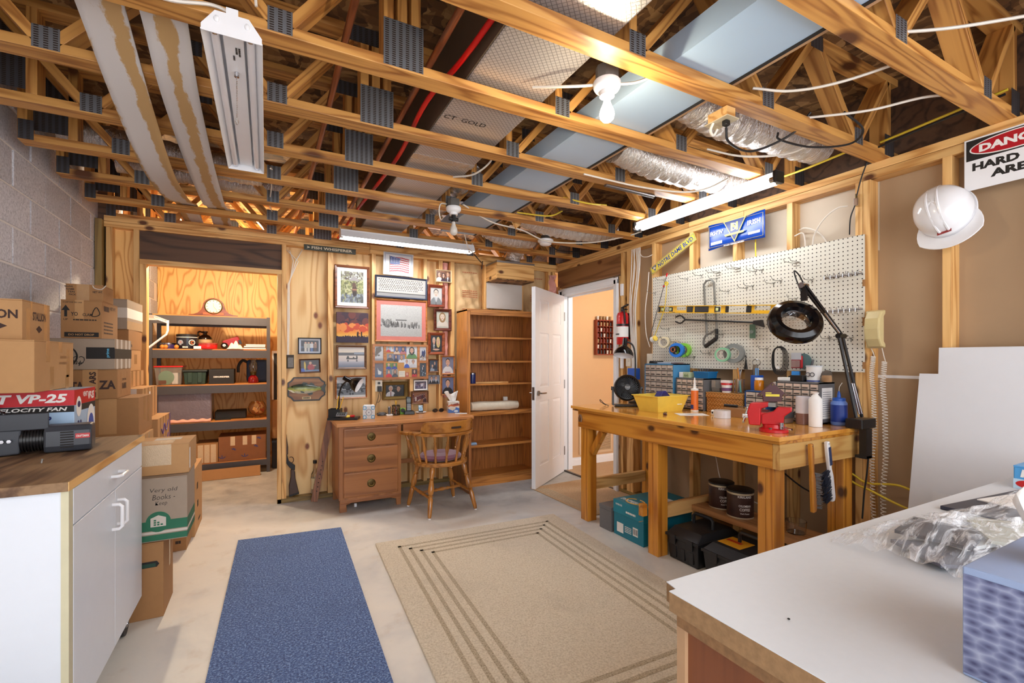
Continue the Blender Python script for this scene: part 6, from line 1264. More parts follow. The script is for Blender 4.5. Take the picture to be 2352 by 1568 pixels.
# ============================================================= RIGHT WALL
def RWt(name, label, cat, y, z, x=3.078, tilt=0, group=None): return thing(name, label, cat, (x, y, z), group=group, rot=(0, R(tilt), RW))
t = RWt('fire_extinguisher', 'red fire extinguisher with white label on the door post', 'fire extinguisher', 3.425, 1.45, 3.01)
MB().lathe([(0, 0), (.052, 0), (.056, .006), (.056, .27), (.045, .30), (.02, .315), (0, .315)], 26).build('cylinder', RED, t, smooth=True); MB().lathe([(.0565, .07), (.0565, .17)], 26, cap=False).build('label', PAPER, t, smooth=True); MB().lathe([(.0575, .175), (.0585, .175), (.0585, .195), (.0575, .195)], 26, cap=False).build('strap', BLACK, t, smooth=True)
MB().cyl((0, 0, .315), (0, 0, .345), .017).build('neck', BLACK, t, smooth=True); MB().bar((-.01, 0, .35), (.075, 0, .375), .02, .012).build('lever', BLACK, t); MB().bar((0, 0, .34), (.06, 0, .33), .02, .01).build('carry_handle', BLACK, t); MB().tube(curve3([(.01, -.01, .335), (.05, -.03, .33), (.065, -.03, .27), (.06, -.02, .20)], 6), .009, 8).build('hose', BLACK, t, smooth=True); lettering('xxx', (-.03, -.0575, .09), (1, 0, 0), (0, 0, 1), .05, .014, INK, t, .02); MB().box(-.03, .052, .05, .03, .067, .30).build('bracket', BLACK, t)
IV = mat('ivory_plate', (222, 214, 196), .4)
for lb, y, z0, w_ in (('ivory switch plate on the post behind the fan', 3.415, 1.24, .07), ('ivory switch plate at the pegboard corner', 3.135, 1.245, .07)):
    t = RWt('switch_plate', lb, 'switch', y, z0, 3.079); MB().box(-w_/2, -.006, 0, w_/2, 0, .115).build('plate', IV, t, bevel=.002); MB().box(-.006, -.012, .048, .006, -.006, .068).build('toggle', IV, t)
for lb, y, z0 in (('small white hinge box beside the door casing top', 3.50, 1.93), ('small white box beside the door casing middle', 3.50, 1.22)):
    t = RWt('hinge_box', lb, 'wall box', y, z0, 3.079); MB().box(-.016, -.02, 0, .016, 0, .115).build('cover', WHITE_E, t, bevel=.002)
t = RWt('blue_junction_box', 'blue plastic junction box below the white cables', 'junction box', 3.31, 1.12, 3.079); MB().box(-.06, -.06, 0, .05, 0, .105).build('box', BLUE, t, bevel=.004)
for k in range(7):
    g = random.Random(k); y0 = 3.36-.018*k; cord('wall_cable', 'white cable in the bundle dropping beside the fire extinguisher', [(3.07, y0, 2.35), (3.065, y0-.01+g.uniform(-.02, .02), 2.15), (3.06, 3.37-.014*k+g.uniform(-.02, .02), 1.8), (3.058, 3.36-.012*k, 1.5), (3.05, 3.335-.010*k, 1.226)], .0045, CORDW, group='white cables in the bundle by the door')
cord('wall_cable', 'white cable drooping from the bundle to the corner stud', [(3.07, 3.27, 2.33), (3.06, 3.22, 2.26), (3.06, 3.15, 2.24), (3.072, 3.10, 2.25)], .004, CORDW)
cord('wall_cable', 'white cable looping down beside the pegboard edge', [(3.07, 3.14, 2.10), (3.055, 3.14, 1.95), (3.055, 3.17, 1.75), (3.055, 3.16, 1.55), (3.06, 3.12, 1.42)], .004, CORDW)
cord('coax_cable', 'white coax cable arching over the pegboard to the splitter', [(3.06, 1.505, 2.225), (3.05, 1.56, 2.225), (3.06, 1.64, 2.18), (3.10, 1.72, 2.10), (3.12, 1.74, 1.98)], .0045, CORDW)
cord('coax_cable', 'white coax cable curving from the stud behind the pegboard', [(3.13, 1.83, 2.17), (3.10, 1.77, 2.165), (3.12, 1.70, 2.12), (3.13, 1.64, 2.02)], .0045, CORDW)
cord('coax_cable', 'thin white coax loop beside the pegboard stud', [(3.10, 1.845, 2.13), (3.12, 1.80, 2.14), (3.12, 1.785, 2.05), (3.12, 1.79, 1.98)], .004, CORDW)
cord('black_coax', 'black coax cable hanging from the ceiling to the splitter', [(3.06, 1.40, 2.46), (3.05, 1.43, 2.36), (3.055, 1.455, 2.27)], .004, CORDB)
cord('black_coax', 'black coax cable running from the splitter behind the pegboard', [(3.055, 1.465, 2.215), (3.06, 1.49, 2.15), (3.09, 1.51, 2.06)], .004, CORDB)
t = RWt('coax_splitter', 'small metal coax splitter on the pegboard stud', 'splitter', 1.462, 2.215, 3.078); MB().box(-.012, -.02, 0, .012, 0, .045).build('body', CHROME, t, bevel=.002); MB().cyl((0, -.012, .045), (0, -.012, .07), .006).build('connector', BRASS, t)
# signs
t = RWt('street_sign', 'yellow tilted street sign with blue lettering and triangle emblem', 'sign', 2.868, 2.204, 3.070, tilt=-23); SY = mat('sign_yellow', (222, 200, 60), .35); SB = mat('sign_blue', (26, 56, 140), .35)
MB().box(-.265, -.003, -.035, .265, 0, .035).build('plate', SY, t, bevel=.001); MB().sweep_frame(-.26, -.030, .26, .030, [(0, -.003), (0, -.0036), (.003, -.0036), (.003, -.003)]).build('border', SB, t); lettering('NOTRE DAME BLVD.', (-.17, -.0037, -.020), (1, 0, 0), (0, 0, 1), .42, .040, SB, t, .03)
MB().prism([(-.03, .022), (.03, .022), (0, -.024)], 0, .0008, fr((-.215, -.0032, 0), (1, 0, 0), (0, 0, 1))).build('triangle', SB, t); lettering('N', (-.228, -.0045, -.006), (1, 0, 0), (0, 0, 1), .026, .022, SY, t, .03); lettering('D', (-.224, -.005, -.004), (1, 0, 0), (0, 0, 1), .018, .018, PAPER, t, .03)
t = RWt('monogram_sign', 'blue metal sign with a gold monogram in a triangle', 'sign', 2.257, 2.158, 3.066); SBG = mat('irish_blue', (18, 66, 160), .25); SG = mat('irish_gold', (214, 194, 100), .35)
b = MB(); b.grid(lambda u, v: (-.234+.468*u, -.003-.006*math.sin(u*9), .197*v+(.008*math.cos(2*PI*u)-.008)*(1 if v > .5 else -1)*abs(2*v-1)), 24, 4); b.build('plate', SBG, t, smooth=True, solid=.002)
for z in (.018, .178): MB().bar((-.222, -.012, z), (.222, -.012, z), .004, .001).build('gold_line', SG, t)
for x in (-.222, .222): MB().bar((x, -.012, .018), (x, -.012, .178), .004, .001).build('gold_line', SG, t)
P3 = lambda y: fr((0, y, 0), (1, 0, 0), (0, 0, 1))
MB().prism([(-.095, .19), (.095, .19), (0, .02)], 0, .001, P3(-.012)).build('triangle_edge', SG, t); MB().prism([(-.084, .183), (.084, .183), (0, .034)], 0, .001, P3(-.0135)).build('triangle', mat('irish_navy', (14, 40, 110), .3), t)
lettering('N', (-.030, -.0152, .105), (1, 0, 0), (0, 0, 1), .06, .06, SG, t, .05); lettering('D', (-.022, -.0162, .108), (1, 0, 0), (0, 0, 1), .044, .054, mat('irish_gold2', (236, 222, 150), .35), t, .0)
MB().prism([(-.075, .075), (.075, .075), (.085, .09), (-.085, .09)], 0, .001, P3(-.0155)).build('ribbon', SG, t)
lettering("FIGHTIN'", (-.212, -.0125, .105), (1, 0, 0), (0, 0, 1), .115, .034, PAPER, t, .03); lettering('IRISH', (.105, -.0125, .112), (1, 0, 0), (0, 0, 1), .10, .036, PAPER, t, .03); lettering('xxxxxxx', (-.205, -.0125, .035), (1, 0, 0), (0, 0, 1), .10, .022, PAPER, t, .0); lettering('xxxxxx', (.11, -.0125, .045), (1, 0, 0), (0, 0, 1), .09, .018, PAPER, t, .0); lettering('PASS REQUIRED', (-.09, -.0125, .003), (1, 0, 0), (0, 0, 1), .17, .011, PAPER, t, .03)
t = RWt('danger_sign', 'white red and black sign reading DANGER HARD HAT AREA', 'sign', .806, 2.145, 3.072); MB().box(-.18, -.003, 0, .18, 0, .252).build('plate', WHITE_E, t, bevel=.001); MB().box(-.172, -.0042, .145, .172, -.0032, .244).build('black_panel', INK, t)
MB().prism([(.160*math.cos(a*PI/20), .044*math.sin(a*PI/20)) for a in range(40)], 0, .0006, fr((0, -.0043, .195), (1, 0, 0), (0, 0, 1))).build('white_oval', PAPER, t); MB().prism([(.154*math.cos(a*PI/20), .039*math.sin(a*PI/20)) for a in range(40)], 0, .0006, fr((0, -.005, .195), (1, 0, 0), (0, 0, 1))).build('red_oval', mat('danger_red', (176, 22, 36), .3), t)
lettering('DANGER', (-.125, -.0058, .176), (1, 0, 0), (0, 0, 1), .25, .038, PAPER, t, .05); lettering('HARD HAT', (-.15, -.0034, .092), (1, 0, 0), (0, 0, 1), .30, .038, INK, t, .05); lettering('AREA', (-.085, -.0034, .042), (1, 0, 0), (0, 0, 1), .17, .038, INK, t, .05); lettering('Made in U.S.A.', (.03, -.0034, .012), (1, 0, 0), (0, 0, 1), .06, .006, INK, t, 0)
t = RWt('hard_hat', 'white hard hat hanging on the right wall stud', 'hard hat', 1.052, 2.055, 3.06, tilt=-12); HM = mat('hat_white', (236, 236, 238), .18, Coat_Weight=.4, var=.02)
HT = Matrix.Rotation(R(74), 4, 'X')
MB().lathe([(.118, .0), (.117, .03), (.11, .07), (.095, .105), (.07, .13), (.035, .145), (0, .148)], 40, HT @ Matrix.Diagonal((.98, 1.12, 1, 1)), cap=False).build('shell', HM, t, smooth=True, solid=.004)
b = MB(); b.prism([((.122+(.055 if math.sin(a*PI/24) < -.25 else 0)*min(1, (-math.sin(a*PI/24)-.25)*2.2))*math.cos(a*PI/24), (.138+(.055*min(1, (-math.sin(a*PI/24)-.25)*2.2) if math.sin(a*PI/24) < -.25 else 0))*math.sin(a*PI/24)) for a in range(48)], -.004, .003, HT); b.build('brim', HM, t, bevel=.003)
for x in (-.022, .022): MB().tube([HT @ Vector((x*(1-.2*abs(s_)), .135*math.sin(s_*1.35), .012+.138*math.cos(s_*1.35))) for s_ in np.linspace(-.95, .95, 14)], .006, 6).build('ridge', HM, t, smooth=True)
o = MB().box(-.028, -.001, -.012, .028, .001, .012).build('badge', mat('badge_red', (150, 40, 34), .4), t, HT @ Vector((0, -.130, .055)), (R(74+72), 0, 0)); MB().box(-.022, -.0016, -.004, .022, -.0011, .005).build('badge_mark', PAPER, o)
# phone
t = RWt('wall_phone', 'ivory wall telephone on the stud by the pegboard', 'telephone', 1.345, 1.375, 3.078); PH = mat('phone_ivory', (206, 188, 136), .3); 
MB().box(-.055, -.05, 0, .02, 0, .215).build('base_unit', PH, t, bevel=.012); PX = fr((0, 0, 0), (0, -1, 0), (0, 0, 1))
MB().prism([(.045, .0), (.085, .01), (.115, .05), (.122, .107), (.115, .165), (.085, .205), (.045, .215), (.045, .19), (.07, .17), (.078, .107), (.07, .045), (.045, .025)], -.045, .03, PX).build('handset', PH, t, bevel=.008)
def coil(y, x, z0, z1, lab, n, r):
    pts = [(x+r*math.cos(2*PI*k/8)+.004*math.sin(k*.05), y+r*math.sin(2*PI*k/8)+.006*math.sin(k*.02), z0+(z1-z0)*(k/(n*8))**1.25) for k in range(n*8+1)]
    tag(MB().tube([(3.06, y+.01, 1.38), (x, y, z0+.02)]+pts, .0024, 5).build('coiled_phone_cable', CORDW, smooth=True), lab, 'phone cord')
coil(1.376, 3.066, 1.33, .12, 'coiled ivory phone cord hanging nearest the pegboard', 78, .011); coil(1.322, 3.066, 1.30, .10, 'loose coiled ivory phone cord hanging beside the first', 66, .012)
# white sheets leaning
t = thing('white_sheet', 'tall white notched plastic sheet leaning on the right wall', 'sheet', (3.0, .62, 0)); TS = fr((0, 0, 0), (0, -1, .0), (.05, 0, 1)); MB().prism([(-.60, 0), (-.54, 1.24), (-.462, 1.24), (-.462, 1.375), (1.2, 1.375), (1.2, 0)], 0, .006, TS).build('sheet', mat('sheet_white', (226, 228, 232), .3, var=.02), t)
t = thing('white_sheet', 'shorter white sheet leaning in front of the notched sheet', 'sheet', (2.975, .62, 0)); MB().prism([(-.50, 0), (-.465, .64), (1.1, .60), (1.1, 0)], 0, .005, TS).build('sheet', mat('sheet_white', (226, 228, 232), .3, var=.02), t)
cord('electrical_cable', 'yellow electrical cable sagging behind the bench end to the sheet', [(3.06, 1.60, .70), (3.06, 1.47, .63), (3.065, 1.40, .60), (3.07, 1.25, .62), (3.08, 1.12, .57)], .006, CORDY)
cord('electrical_cable', 'second yellow electrical cable below the first at the stud', [(3.04, 1.60, .66), (3.04, 1.46, .59), (3.045, 1.38, .565), (3.05, 1.25, .52), (3.06, 1.12, .49)], .006, CORDY)
cord('yellow_wire', 'yellow wire hanging behind the blue monogram sign', [(3.10, 2.12, 2.20), (3.09, 2.115, 2.12), (3.09, 2.11, 2.0)], .005, CORDY)

# ============================================================= PEGBOARD
def mk_peg():
    k = NT('pegboard_paint'); v = k.coords(False); sp = k.n('SeparateXYZ'); k.l(v, sp.inputs[0])
    q = [k.math('SUBTRACT', k.math('FRACT', k.math('MULTIPLY', sp.outputs[i], 39.37)), .5) for i in (0, 2)]
    d = k.math('ADD', k.math('MULTIPLY', q[0], q[0]), k.math('MULTIPLY', q[1], q[1])); hole = k.math('LESS_THAN', d, .022)
    base = k.mix(k.math('MULTIPLY', k.noise(v, 3), .5), srgb((222, 218, 204)), srgb((206, 202, 188)))
    k.l(k.mix(hole, base, srgb((46, 36, 28))), k.b.inputs['Base Color']); k.b.inputs['Roughness'].default_value = .5; k.bump(k.math('SUBTRACT', 1, hole), .6, .004); return k.m
t = RWt('pegboard', 'cream painted pegboard above the workbench', 'pegboard', 2.259, 1.237, 3.0785)
MB().box(-.836, -.008, 0, .836, 0, .803).build('board', mk_peg(), t)
for z0, z1 in ((.27, .32), (.50, .54), (.02, .06)): MB().box(.826, -.0085, z0, .8365, -.0005, z1).build('chipped_edge', CARD2, t)
PX0 = 3.0700
def hook_mesh(kind):
    b = MB()
    if kind == 0: b.tube([(0, 0, 0), (0, -.02, -.003), (0, -.085, -.002), (0, -.10, .012), (0, -.104, .022)], .0022, 6); b.tube([(-.012, -.001, .008), (0, -.003, 0), (.012, -.001, .008)], .002, 5); b.tube([(0, -.002, 0), (0, -.003, -.022)], .002, 5)
    else:
        for x in (-.02, .02): b.tube([(x, 0, 0), (x, -.10, .0), (x, -.112, .018)], .0022, 6)
        b.tube([(-.02, -.003, 0), (.02, -.003, 0)], .0022, 5); b.tube([(-.02, -.002, -.02), (.02, -.002, -.02)], .0018, 5)
    return b.mesh('peg_hook', STEEL, True)
HK = [hook_mesh(0), hook_mesh(1)]
for y, z in ((2.704, 1.972), (2.561, 1.978), (2.956, 2.0), (2.102, 1.936), (2.052, 1.937), (2.169, 1.825), (2.122, 1.834), (1.967, 1.831), (1.918, 1.842), (1.715, 1.817), (2.42, 1.93), (2.32, 1.821), (3.06, 1.90), (2.786, 1.674+.03), (2.365, 1.50), (1.814, 1.709), (2.487, 1.361), (2.014, 1.386), (1.491, 1.438), (1.611, 1.443), (1.562, 1.436), (2.633, 1.33), (2.96, 1.66), (2.9, 1.57), (1.88, 1.50), (2.10, 1.69), (2.90, 1.485), (2.80, 1.458), (2.735, 1.418), (2.245, 1.389)):
    o = link('peg_hook', HK[0], None, (PX0, y, z), (0, 0, RW)); tag(o, 'bare single steel hook in the pegboard', 'hook', 'single steel peg hooks')
for y, z, lb in ((2.407, 1.975, 'double prong steel hook left of the other doubles, above the hacksaw'), (2.239, 1.978, 'double prong steel hook right of the hacksaw top'), (1.811, 1.945, 'double prong steel hook above the magnifier lamp')):
    tag(link('double_peg_hook', HK[1], None, (PX0, y, z), (0, 0, RW)), lb, 'hook')
for z, y0, y1, lb in ((1.815, 1.64, 1.43, 'upper steel multi tool rack on the pegboard'), (1.605, 1.62, 1.43, 'lower steel multi tool rack on the pegboard')):
    t = RWt('tool_rack', lb, 'tool rack', (y0+y1)/2, z, PX0); L = (y0-y1)/2; MB().bar((-L, -.004, 0), (L, -.004, 0), .004, .006).build('rail', CHROME, t)
    for k in range(6): x = -L+.02+k*(2*L-.04)/5; MB().tube([(x, -.004, .006), (x, -.045, .006), (x, -.045, -.014), (x, -.015, -.014)], .0024, 6).build('loop', CHROME, t); MB().tube([(x+.02, -.004, .006), (x+.02, -.045, .006), (x+.02, -.045, .02)], .0022, 6).build('prong', CHROME, t)
# tools
t = RWt('spirit_level', 'yellow spirit level with black grips on the pegboard', 'level', 2.41, 1.665, 3.035, tilt=5.2); LY = mat('level_yellow', (226, 176, 30), .35)
for z in (0, .055): MB().box(-.57, -.022, z-.003, .57, .0, z+.003).build('flange', LY, t)
for x0, x1 in ((-.55, -.50), (-.45, -.37), (-.27, -.20), (-.04, .0), (.06, .10), (.30, .33), (.45, .56)): MB().box(x0, -.013, .003, x1, -.009, .052).build('web', LY, t)
for x0, x1 in ((-.37, -.27), (-.20, -.04), (.33, .45)): MB().box(x0, -.013, .003, x1, -.009, .020 if x0 != -.20 else .052).build('web', LY, t)
for x0, x1 in ((-.57, -.548), (-.26, -.20), (-.18, -.05), (.10, .125), (.27, .31), (.54, .57)): MB().box(x0, -.018, .004, x1, -.006, .051).build('grip', BLACK, t, bevel=.004)
for x in (-.52, -.43, .03): MB().box(x-.022, -.017, .010, x+.022, -.007, .046).build('vial_block', BLACK, t, bevel=.006); MB().box(x-.012, -.020, .016, x+.012, -.0172, .038).build('vial', mat('vial_lime', (206, 216, 150), .2), t, bevel=.003)
t = RWt('hacksaw', 'grey framed hacksaw hanging behind the level', 'hacksaw', 2.47, 1.47, 3.045, tilt=-4); SG_ = mat('saw_frame_grey', (136, 134, 128), .4, metal=.6)
MB().tube([(-.02, 0, .02), (-.02, 0, .43), (.005, 0, .455), (.05, 0, .455), (.072, 0, .43), (.072, 0, .06)], .008, 8).build('frame', SG_, t, smooth=True); MB().box(-.018-.012, -.001, .02, -.018, .001, .42).build('blade', mat('blade_dark', (50, 50, 54), .4, metal=.7), t); MB().tube(curve3([(.072, 0, .07), (.02, 0, .045), (-.03, 0, .03), (-.055, 0, -.02), (-.045, 0, -.055)], 6), .008, 8).build('guard', SG_, t, smooth=True); MB().bar((-.045, 0, -.06), (.065, 0, -.005), .03, .024, (0, 1, 0)).build('grip', BLACK, t, bevel=.008); MB().bar((.065, 0, -.01), (.072, 0, .07), .02, .02, (0, 1, 0)).build('heel', BLACK, t, bevel=.005)
t = RWt('reach_grabber', 'long black reacher grabber tool below the level', 'grabber', 2.365, 1.60, 3.03, tilt=6); MB().cyl((-.33, 0, 0), (.30, 0, 0), .007, n=10).build('shaft', BLACK, t, smooth=True)
for s_ in (-1, 1): MB().tube(curve3([(-.33, 0, 0), (-.36, 0, s_*.025), (-.39, 0, s_*.03), (-.43, 0, s_*.018)], 5), .006, 6).build('jaw', BLACK, t, smooth=True)
MB().prism([(.28, -.012), (.36, -.03), (.34, .02), (.28, .012)], -.01, .01, fr((0, 0, 0), (1, 0, 0), (0, 0, 1))).build('trigger', BLACK, t)
t = RWt('fishing_rod', 'thin ice fishing rod with red tip on the pegboard', 'fishing rod', 2.965, 1.75, 3.002, tilt=20.5); MB().cyl((0, 0, -.30), (0, 0, .30), .004, .003).build('rod', mat('rod_grey', (90, 88, 86), .4), t, smooth=True); MB().cyl((0, 0, .28), (0, 0, .31), .007).build('tip', RED, t); MB().cyl((0, 0, .19), (0, 0, .205), .008).build('ferrule', RED, t)
t = RWt('plumb_line', 'yellow braided plumb line with reel on the pegboard', 'plumb line', 2.90, 1.50, 2.995); MB().tube(curve3([(.045, 0, .44), (.03, 0, .30), (.0, 0, .20), (-.04, 0, .12), (-.10, 0, .0)], 5), .0035, 6).build('cord', CORDY, t, smooth=True); MB().lathe([(.018, 0), (.018, .01), (.008, .01), (.008, 0)], 16, fr((.045, 0, .45), (1, 0, 0), (0, 0, 1)), cap=False).build('eye', CORDY, t, smooth=True); MB().cyl((-.125, 0, -.02), (-.095, 0, -.01), .026).build('reel', PAPER, t, smooth=True); MB().cyl((-.095, 0, -.01), (-.083, 0, -.006), .024).build('reel_cap', YELL, t, smooth=True)
def roll(label, y, z, x, ro, ri, w_, m, core=None, cat='tape roll'):
    t = thing('tape_roll', label, cat, (x, y, z), group=None, rot=(0, -R(90), R(22))); MB().lathe([(ri, 0), (ro, 0), (ro, w_), (ri, w_), (ri, 0)], 32, cap=False).build('roll', m, t, smooth=True); MB().lathe([(ri, .0), (ri-.003, .0), (ri-.003, w_), (ri, w_)], 24, cap=False).build('core', core or CARD_W, t, smooth=True); return t
roll('cream masking tape roll, leftmost of the hanging tapes', 2.90, 1.455, 3.025, .047, .033, .04, mat('masking_cream', (222, 208, 172), .5))
roll('clear tape roll beside the cream masking tape', 2.80, 1.44, 3.045, .030, .022, .02, TAPE_C)
roll('bright blue tape roll on the pegboard', 2.735, 1.385, 2.995, .058, .036, .045, mat('tape_blue', (40, 120, 214), .4), BLACK)
roll('lime green tape roll behind the blue tape', 2.735-.02, 1.385, 3.052, .058, .036, .045, mat('tape_lime', (130, 196, 60), .4), BLACK)
roll('small black and orange tape roll inside the blue tape', 2.75, 1.39, 2.97, .026, .018, .035, mat('tape_dark', (60, 52, 50), .4), mat('core_orange', (226, 110, 50), .5))
roll('mint green tape roll in front of the grey duct tape', 2.285, 1.345, 2.972, .052, .038, .045, mat('tape_mint', (128, 190, 150), .5))
roll('wide grey duct tape roll behind the mint tape', 2.245, 1.355, 3.045, .07, .04, .05, mat('tape_grey', (128, 132, 130), .5))
t = RWt('blister_pack', 'small green carded blister pack on the pegboard', 'blister pack', 2.11, 1.46, 3.05); MB().box(-.022, -.002, 0, .022, 0, .10).build('card', mat('card_green', (80, 110, 88), .5), t); MB().sph((0, -.010, .045), .014, 10).build('blister', CLEARP, t, smooth=True)
t = RWt('wire_bundle', 'black wire loop bundle hanging on the pegboard', 'cable', 1.915, 1.39, 3.04)
for k in range(5): MB().tube([((.035+.006*k)*math.sin(a)+.006*k, -.006*k+.006*math.sin(3*a), -.075-.003*k+(.075+.005*k)*math.cos(a)) for a in np.linspace(0, 2*PI, 22)], .0026, 5).build('loop', CORDB, t, smooth=True)
MB().box(.0, -.03, -.14, .016, -.015, -.125).build('connector', PAPER, t)
t = RWt('red_blister', 'red carded bit pack on the pegboard beside the white tub', 'blister pack', 1.79, 1.255, 3.03); MB().box(-.032, -.002, 0, .032, 0, .10).build('card', mat('card_red', (150, 30, 40), .5), t); MB().box(-.032, -.0026, .055, .032, -.002, .10).build('card_header', mat('card_grey', (176, 180, 186), .5), t); MB().box(-.026, -.014, .006, .026, -.0026, .05).build('blister', CLEARP, t, bevel=.004)
t = RWt('scraper_disc', 'red and teal disc scraper behind the bit pack', 'scraper', 1.755, 1.30, 3.05); MB().lathe([(0, 0), (.05, 0), (.05, .006), (0, .006)], 24, fr((0, 0, 0), (1, 0, 0), (0, 0, 1))).build('disc', mat('disc_teal', (80, 110, 112), .4), t, smooth=True); MB().box(-.03, -.02, -.045, .0, -.007, .035).build('guard', RED, t, bevel=.004); MB().tube(curve3([(.03, -.005, -.05), (.05, -.005, -.03), (.062, -.005, .01)], 5), .006, 6).build('handle', mat('grey_plastic', (92, 92, 94), .4), t, smooth=True)
t = RWt('blue_tag', 'bright blue clip hanging under the bit pack', 'clip', 1.79, 1.20, 3.03); MB().box(-.026, -.012, 0, .026, 0, .035).build('clip', mat('clip_blue', (50, 140, 220), .4), t, bevel=.003)
t = RWt('hex_keys', 'black hex keys hanging next to the grey tape', 'hex keys', 2.145, 1.24, 3.03)
for k in range(5): MB().tube([(-.01+.002*k, -.002*k, .09), (.0, -.002*k, .10), (.008*(k-2), -.002*k, 0)], .0026, 5).build('key', CORDB, t)
t = RWt('keyring_bunch', 'bunch of steel clips and tags under the hex keys', 'clips', 2.06, 1.20, 3.02)
for k in range(6): MB().bar((-.02+.008*k, -.004*k, .075), (-.03+.012*k, -.006*k, .0), .012, .004).build('clip', STEEL, t)
MB().box(.01, -.03, .0, .035, -.026, .05).build('tag', mat('tag_blue', (90, 150, 210), .4), t); MB().tube([(.03*math.cos(a), 0, .09+.022*math.sin(a)) for a in np.linspace(0, 2*PI, 16)], .003, 5).build('ring', STEEL, t, smooth=True)
# ============================================================= WORKBENCH
BZ = .925
t = thing('workbench', 'amber stained pine workbench on square posts', 'workbench', (0, 0, 0))
MB().box(2.265, 1.42, .885, 3.055, 3.195, .902).build('sub_top', BENCH[1], t, bevel=.002); MB().box(2.25, 1.412, .902, 3.06, 3.20, BZ).build('top', wood('amber_bench_top', (222, 158, 70), (190, 120, 40), axis=1, sc=4, rings=4, stretch=.06, rough=.16, coat=.5), t, bevel=.003)
MB().box(2.275, 1.465, .755, 2.312, 3.13, .884).build('front_apron', BENCH[1], t, bevel=.002); MB().box(2.275, 1.425, .755, 3.03, 1.464, .884).build('end_apron', wood('pale_apron', (222, 176, 104), (190, 134, 66), axis=0, sc=6, knots=3), t, bevel=.002); MB().box(2.312, 3.092, .755, 3.03, 3.13, .884).build('end_apron', BENCH[0], t, bevel=.002)
for x, y in ((2.29, 3.02), (2.29, 2.26), (2.29, 1.466), (2.94, 3.00), (2.94, 1.466)):
    MB().box(x, y, 0, x+.09, y+.045, .754).build('post', BENCH[2], t, bevel=.003); MB().box(x, y+.046, 0, x+.09, y+.09, .754).build('post', BENCH[2], t, bevel=.003)
for y in (3.06, 2.29): MB().box(2.385, y-.02, .245, 2.935, y+.02, .335).build('stretcher', PINE[0], t, bevel=.002)
MB().box(2.245, 2.352, .25, 2.285, 2.392, .33).build('stretcher_end', BENCH[0], t); MB().box(2.25, 2.392, .20, 2.289, 2.40, .201).build('shim', BENCH[0], t)
MB().box(2.62, 1.20, .262, 2.86, 2.40, .300).build('lower_shelf', wood('shelf_plank', (190, 136, 84), (146, 94, 52), axis=1, sc=6, knots=3), t, bevel=.002)
MB().bar((2.32, 2.99, .56), (2.32, 2.86, .75), .05, .04, (1, 0, 0)).build('corner_brace', BENCH[2], t)
t = thing('bottle_opener', 'small chrome bottle opener screwed to the bench corner', 'bottle opener', (2.274, 3.09, .80)); MB().prism([(-.02, 0), (.02, 0), (.026, .03), (.012, .06), (-.012, .06), (-.026, .03)], 0, .012, fr((0, 0, 0), (0, -1, 0), (0, 0, 1))).build('opener', CHROME, t, bevel=.004)
# drawer cabinets
DMAT = mat('drawer_clear', (196, 184, 172), .18, var=.25, nsc=30); DDK = mat('drawer_contents', (60, 54, 52), .4, var=.8, nsc=60)
def drawer_cab(label, y0, y1, z1, x0, nx, nz, m, m2, contents):
    t = thing('drawer_cabinet', label, 'drawer cabinet', (x0, (y0+y1)/2, BZ+.001), RW); W = y1-y0; Hh = z1-BZ; dp = 3.055-x0
    MB().box(-W/2, 0, 0, -W/2+.008, dp, Hh).build('side', m, t); MB().box(W/2-.008, 0, 0, W/2, dp, Hh).build('side', m, t); MB().box(-W/2, 0, Hh-.008, W/2, dp, Hh).build('top', m, t); MB().box(-W/2, .02, 0, W/2, dp, .008).build('bottom', m, t); MB().box(-W/2+.008, dp-.006, .008, W/2-.008, dp, Hh-.008).build('back', m2, t)
    cw = (W-.016)/nx; ch = (Hh-.016)/nz
    dm = MB(); dm.box(-cw/2+.003, .004, .003, cw/2-.003, .08, ch-.004); dm = dm.mesh('drawer', contents)
    fm = MB().box(-cw/2+.003, .0, .003, cw/2-.003, .004, ch-.004).mesh('drawer_front', DMAT); hm = MB().add([(-cw*.32, .0, ch*.22), (cw*.32, .0, ch*.22), (cw*.32, -.010, ch*.34), (-cw*.32, -.010, ch*.34), (-cw*.32, 0, ch*.42), (cw*.32, 0, ch*.42)], [(0, 1, 2, 3), (3, 2, 5, 4)]).mesh('finger_pull', DDK); lm = MB().box(-cw*.36, -.0008, ch*.5, cw*.36, -.0001, ch*.86).mesh('drawer_label', mat('drawer_label_m', (214, 190, 172), .6))
    gm_ = MB().box(-W/2+.008, .002, -.0015, W/2-.008, dp-.01, .0015).mesh('divider', m2)
    for j in range(1, nz): link('divider', gm_, t, (0, 0, .008+ch*j))
    for i in range(nx):
        for j in range(nz):
            d_ = link('drawer', dm, t, (-W/2+.008+cw*(i+.5), 0, .008+ch*j)); link('drawer_front', fm if contents is DDK else fm, d_)
            link('finger_pull', hm, d_)
            if contents is not DDK: link('drawer_label', lm, d_)
    return t
GREYP = mat('cab_grey', (104, 104, 106), .4); DKG = mat('cab_dark', (62, 62, 64), .5)
drawer_cab('blue parts cabinet of small clear drawers on the bench', 2.665, 2.985, 1.272, 2.87, 5, 7, mat('cab_blue', (74, 140, 186), .4), DKG, DDK)
drawer_cab('grey parts cabinet behind the orange caulk tube', 2.375, 2.64, 1.165, 2.87, 5, 5, GREYP, DKG, mat('drawer_mixed', (150, 140, 130), .4, var=.6, nsc=50))
t = drawer_cab('grey parts cabinet with paper list near the phone', 1.575, 1.845, 1.172, 2.90, 5, 6, GREYP, DKG, mat('drawer_mixed', (150, 140, 130), .4, var=.6, nsc=50))
MB().box(.1352, .02, .03, .1358, .13, .215).build('paper_list', PAPER, t)
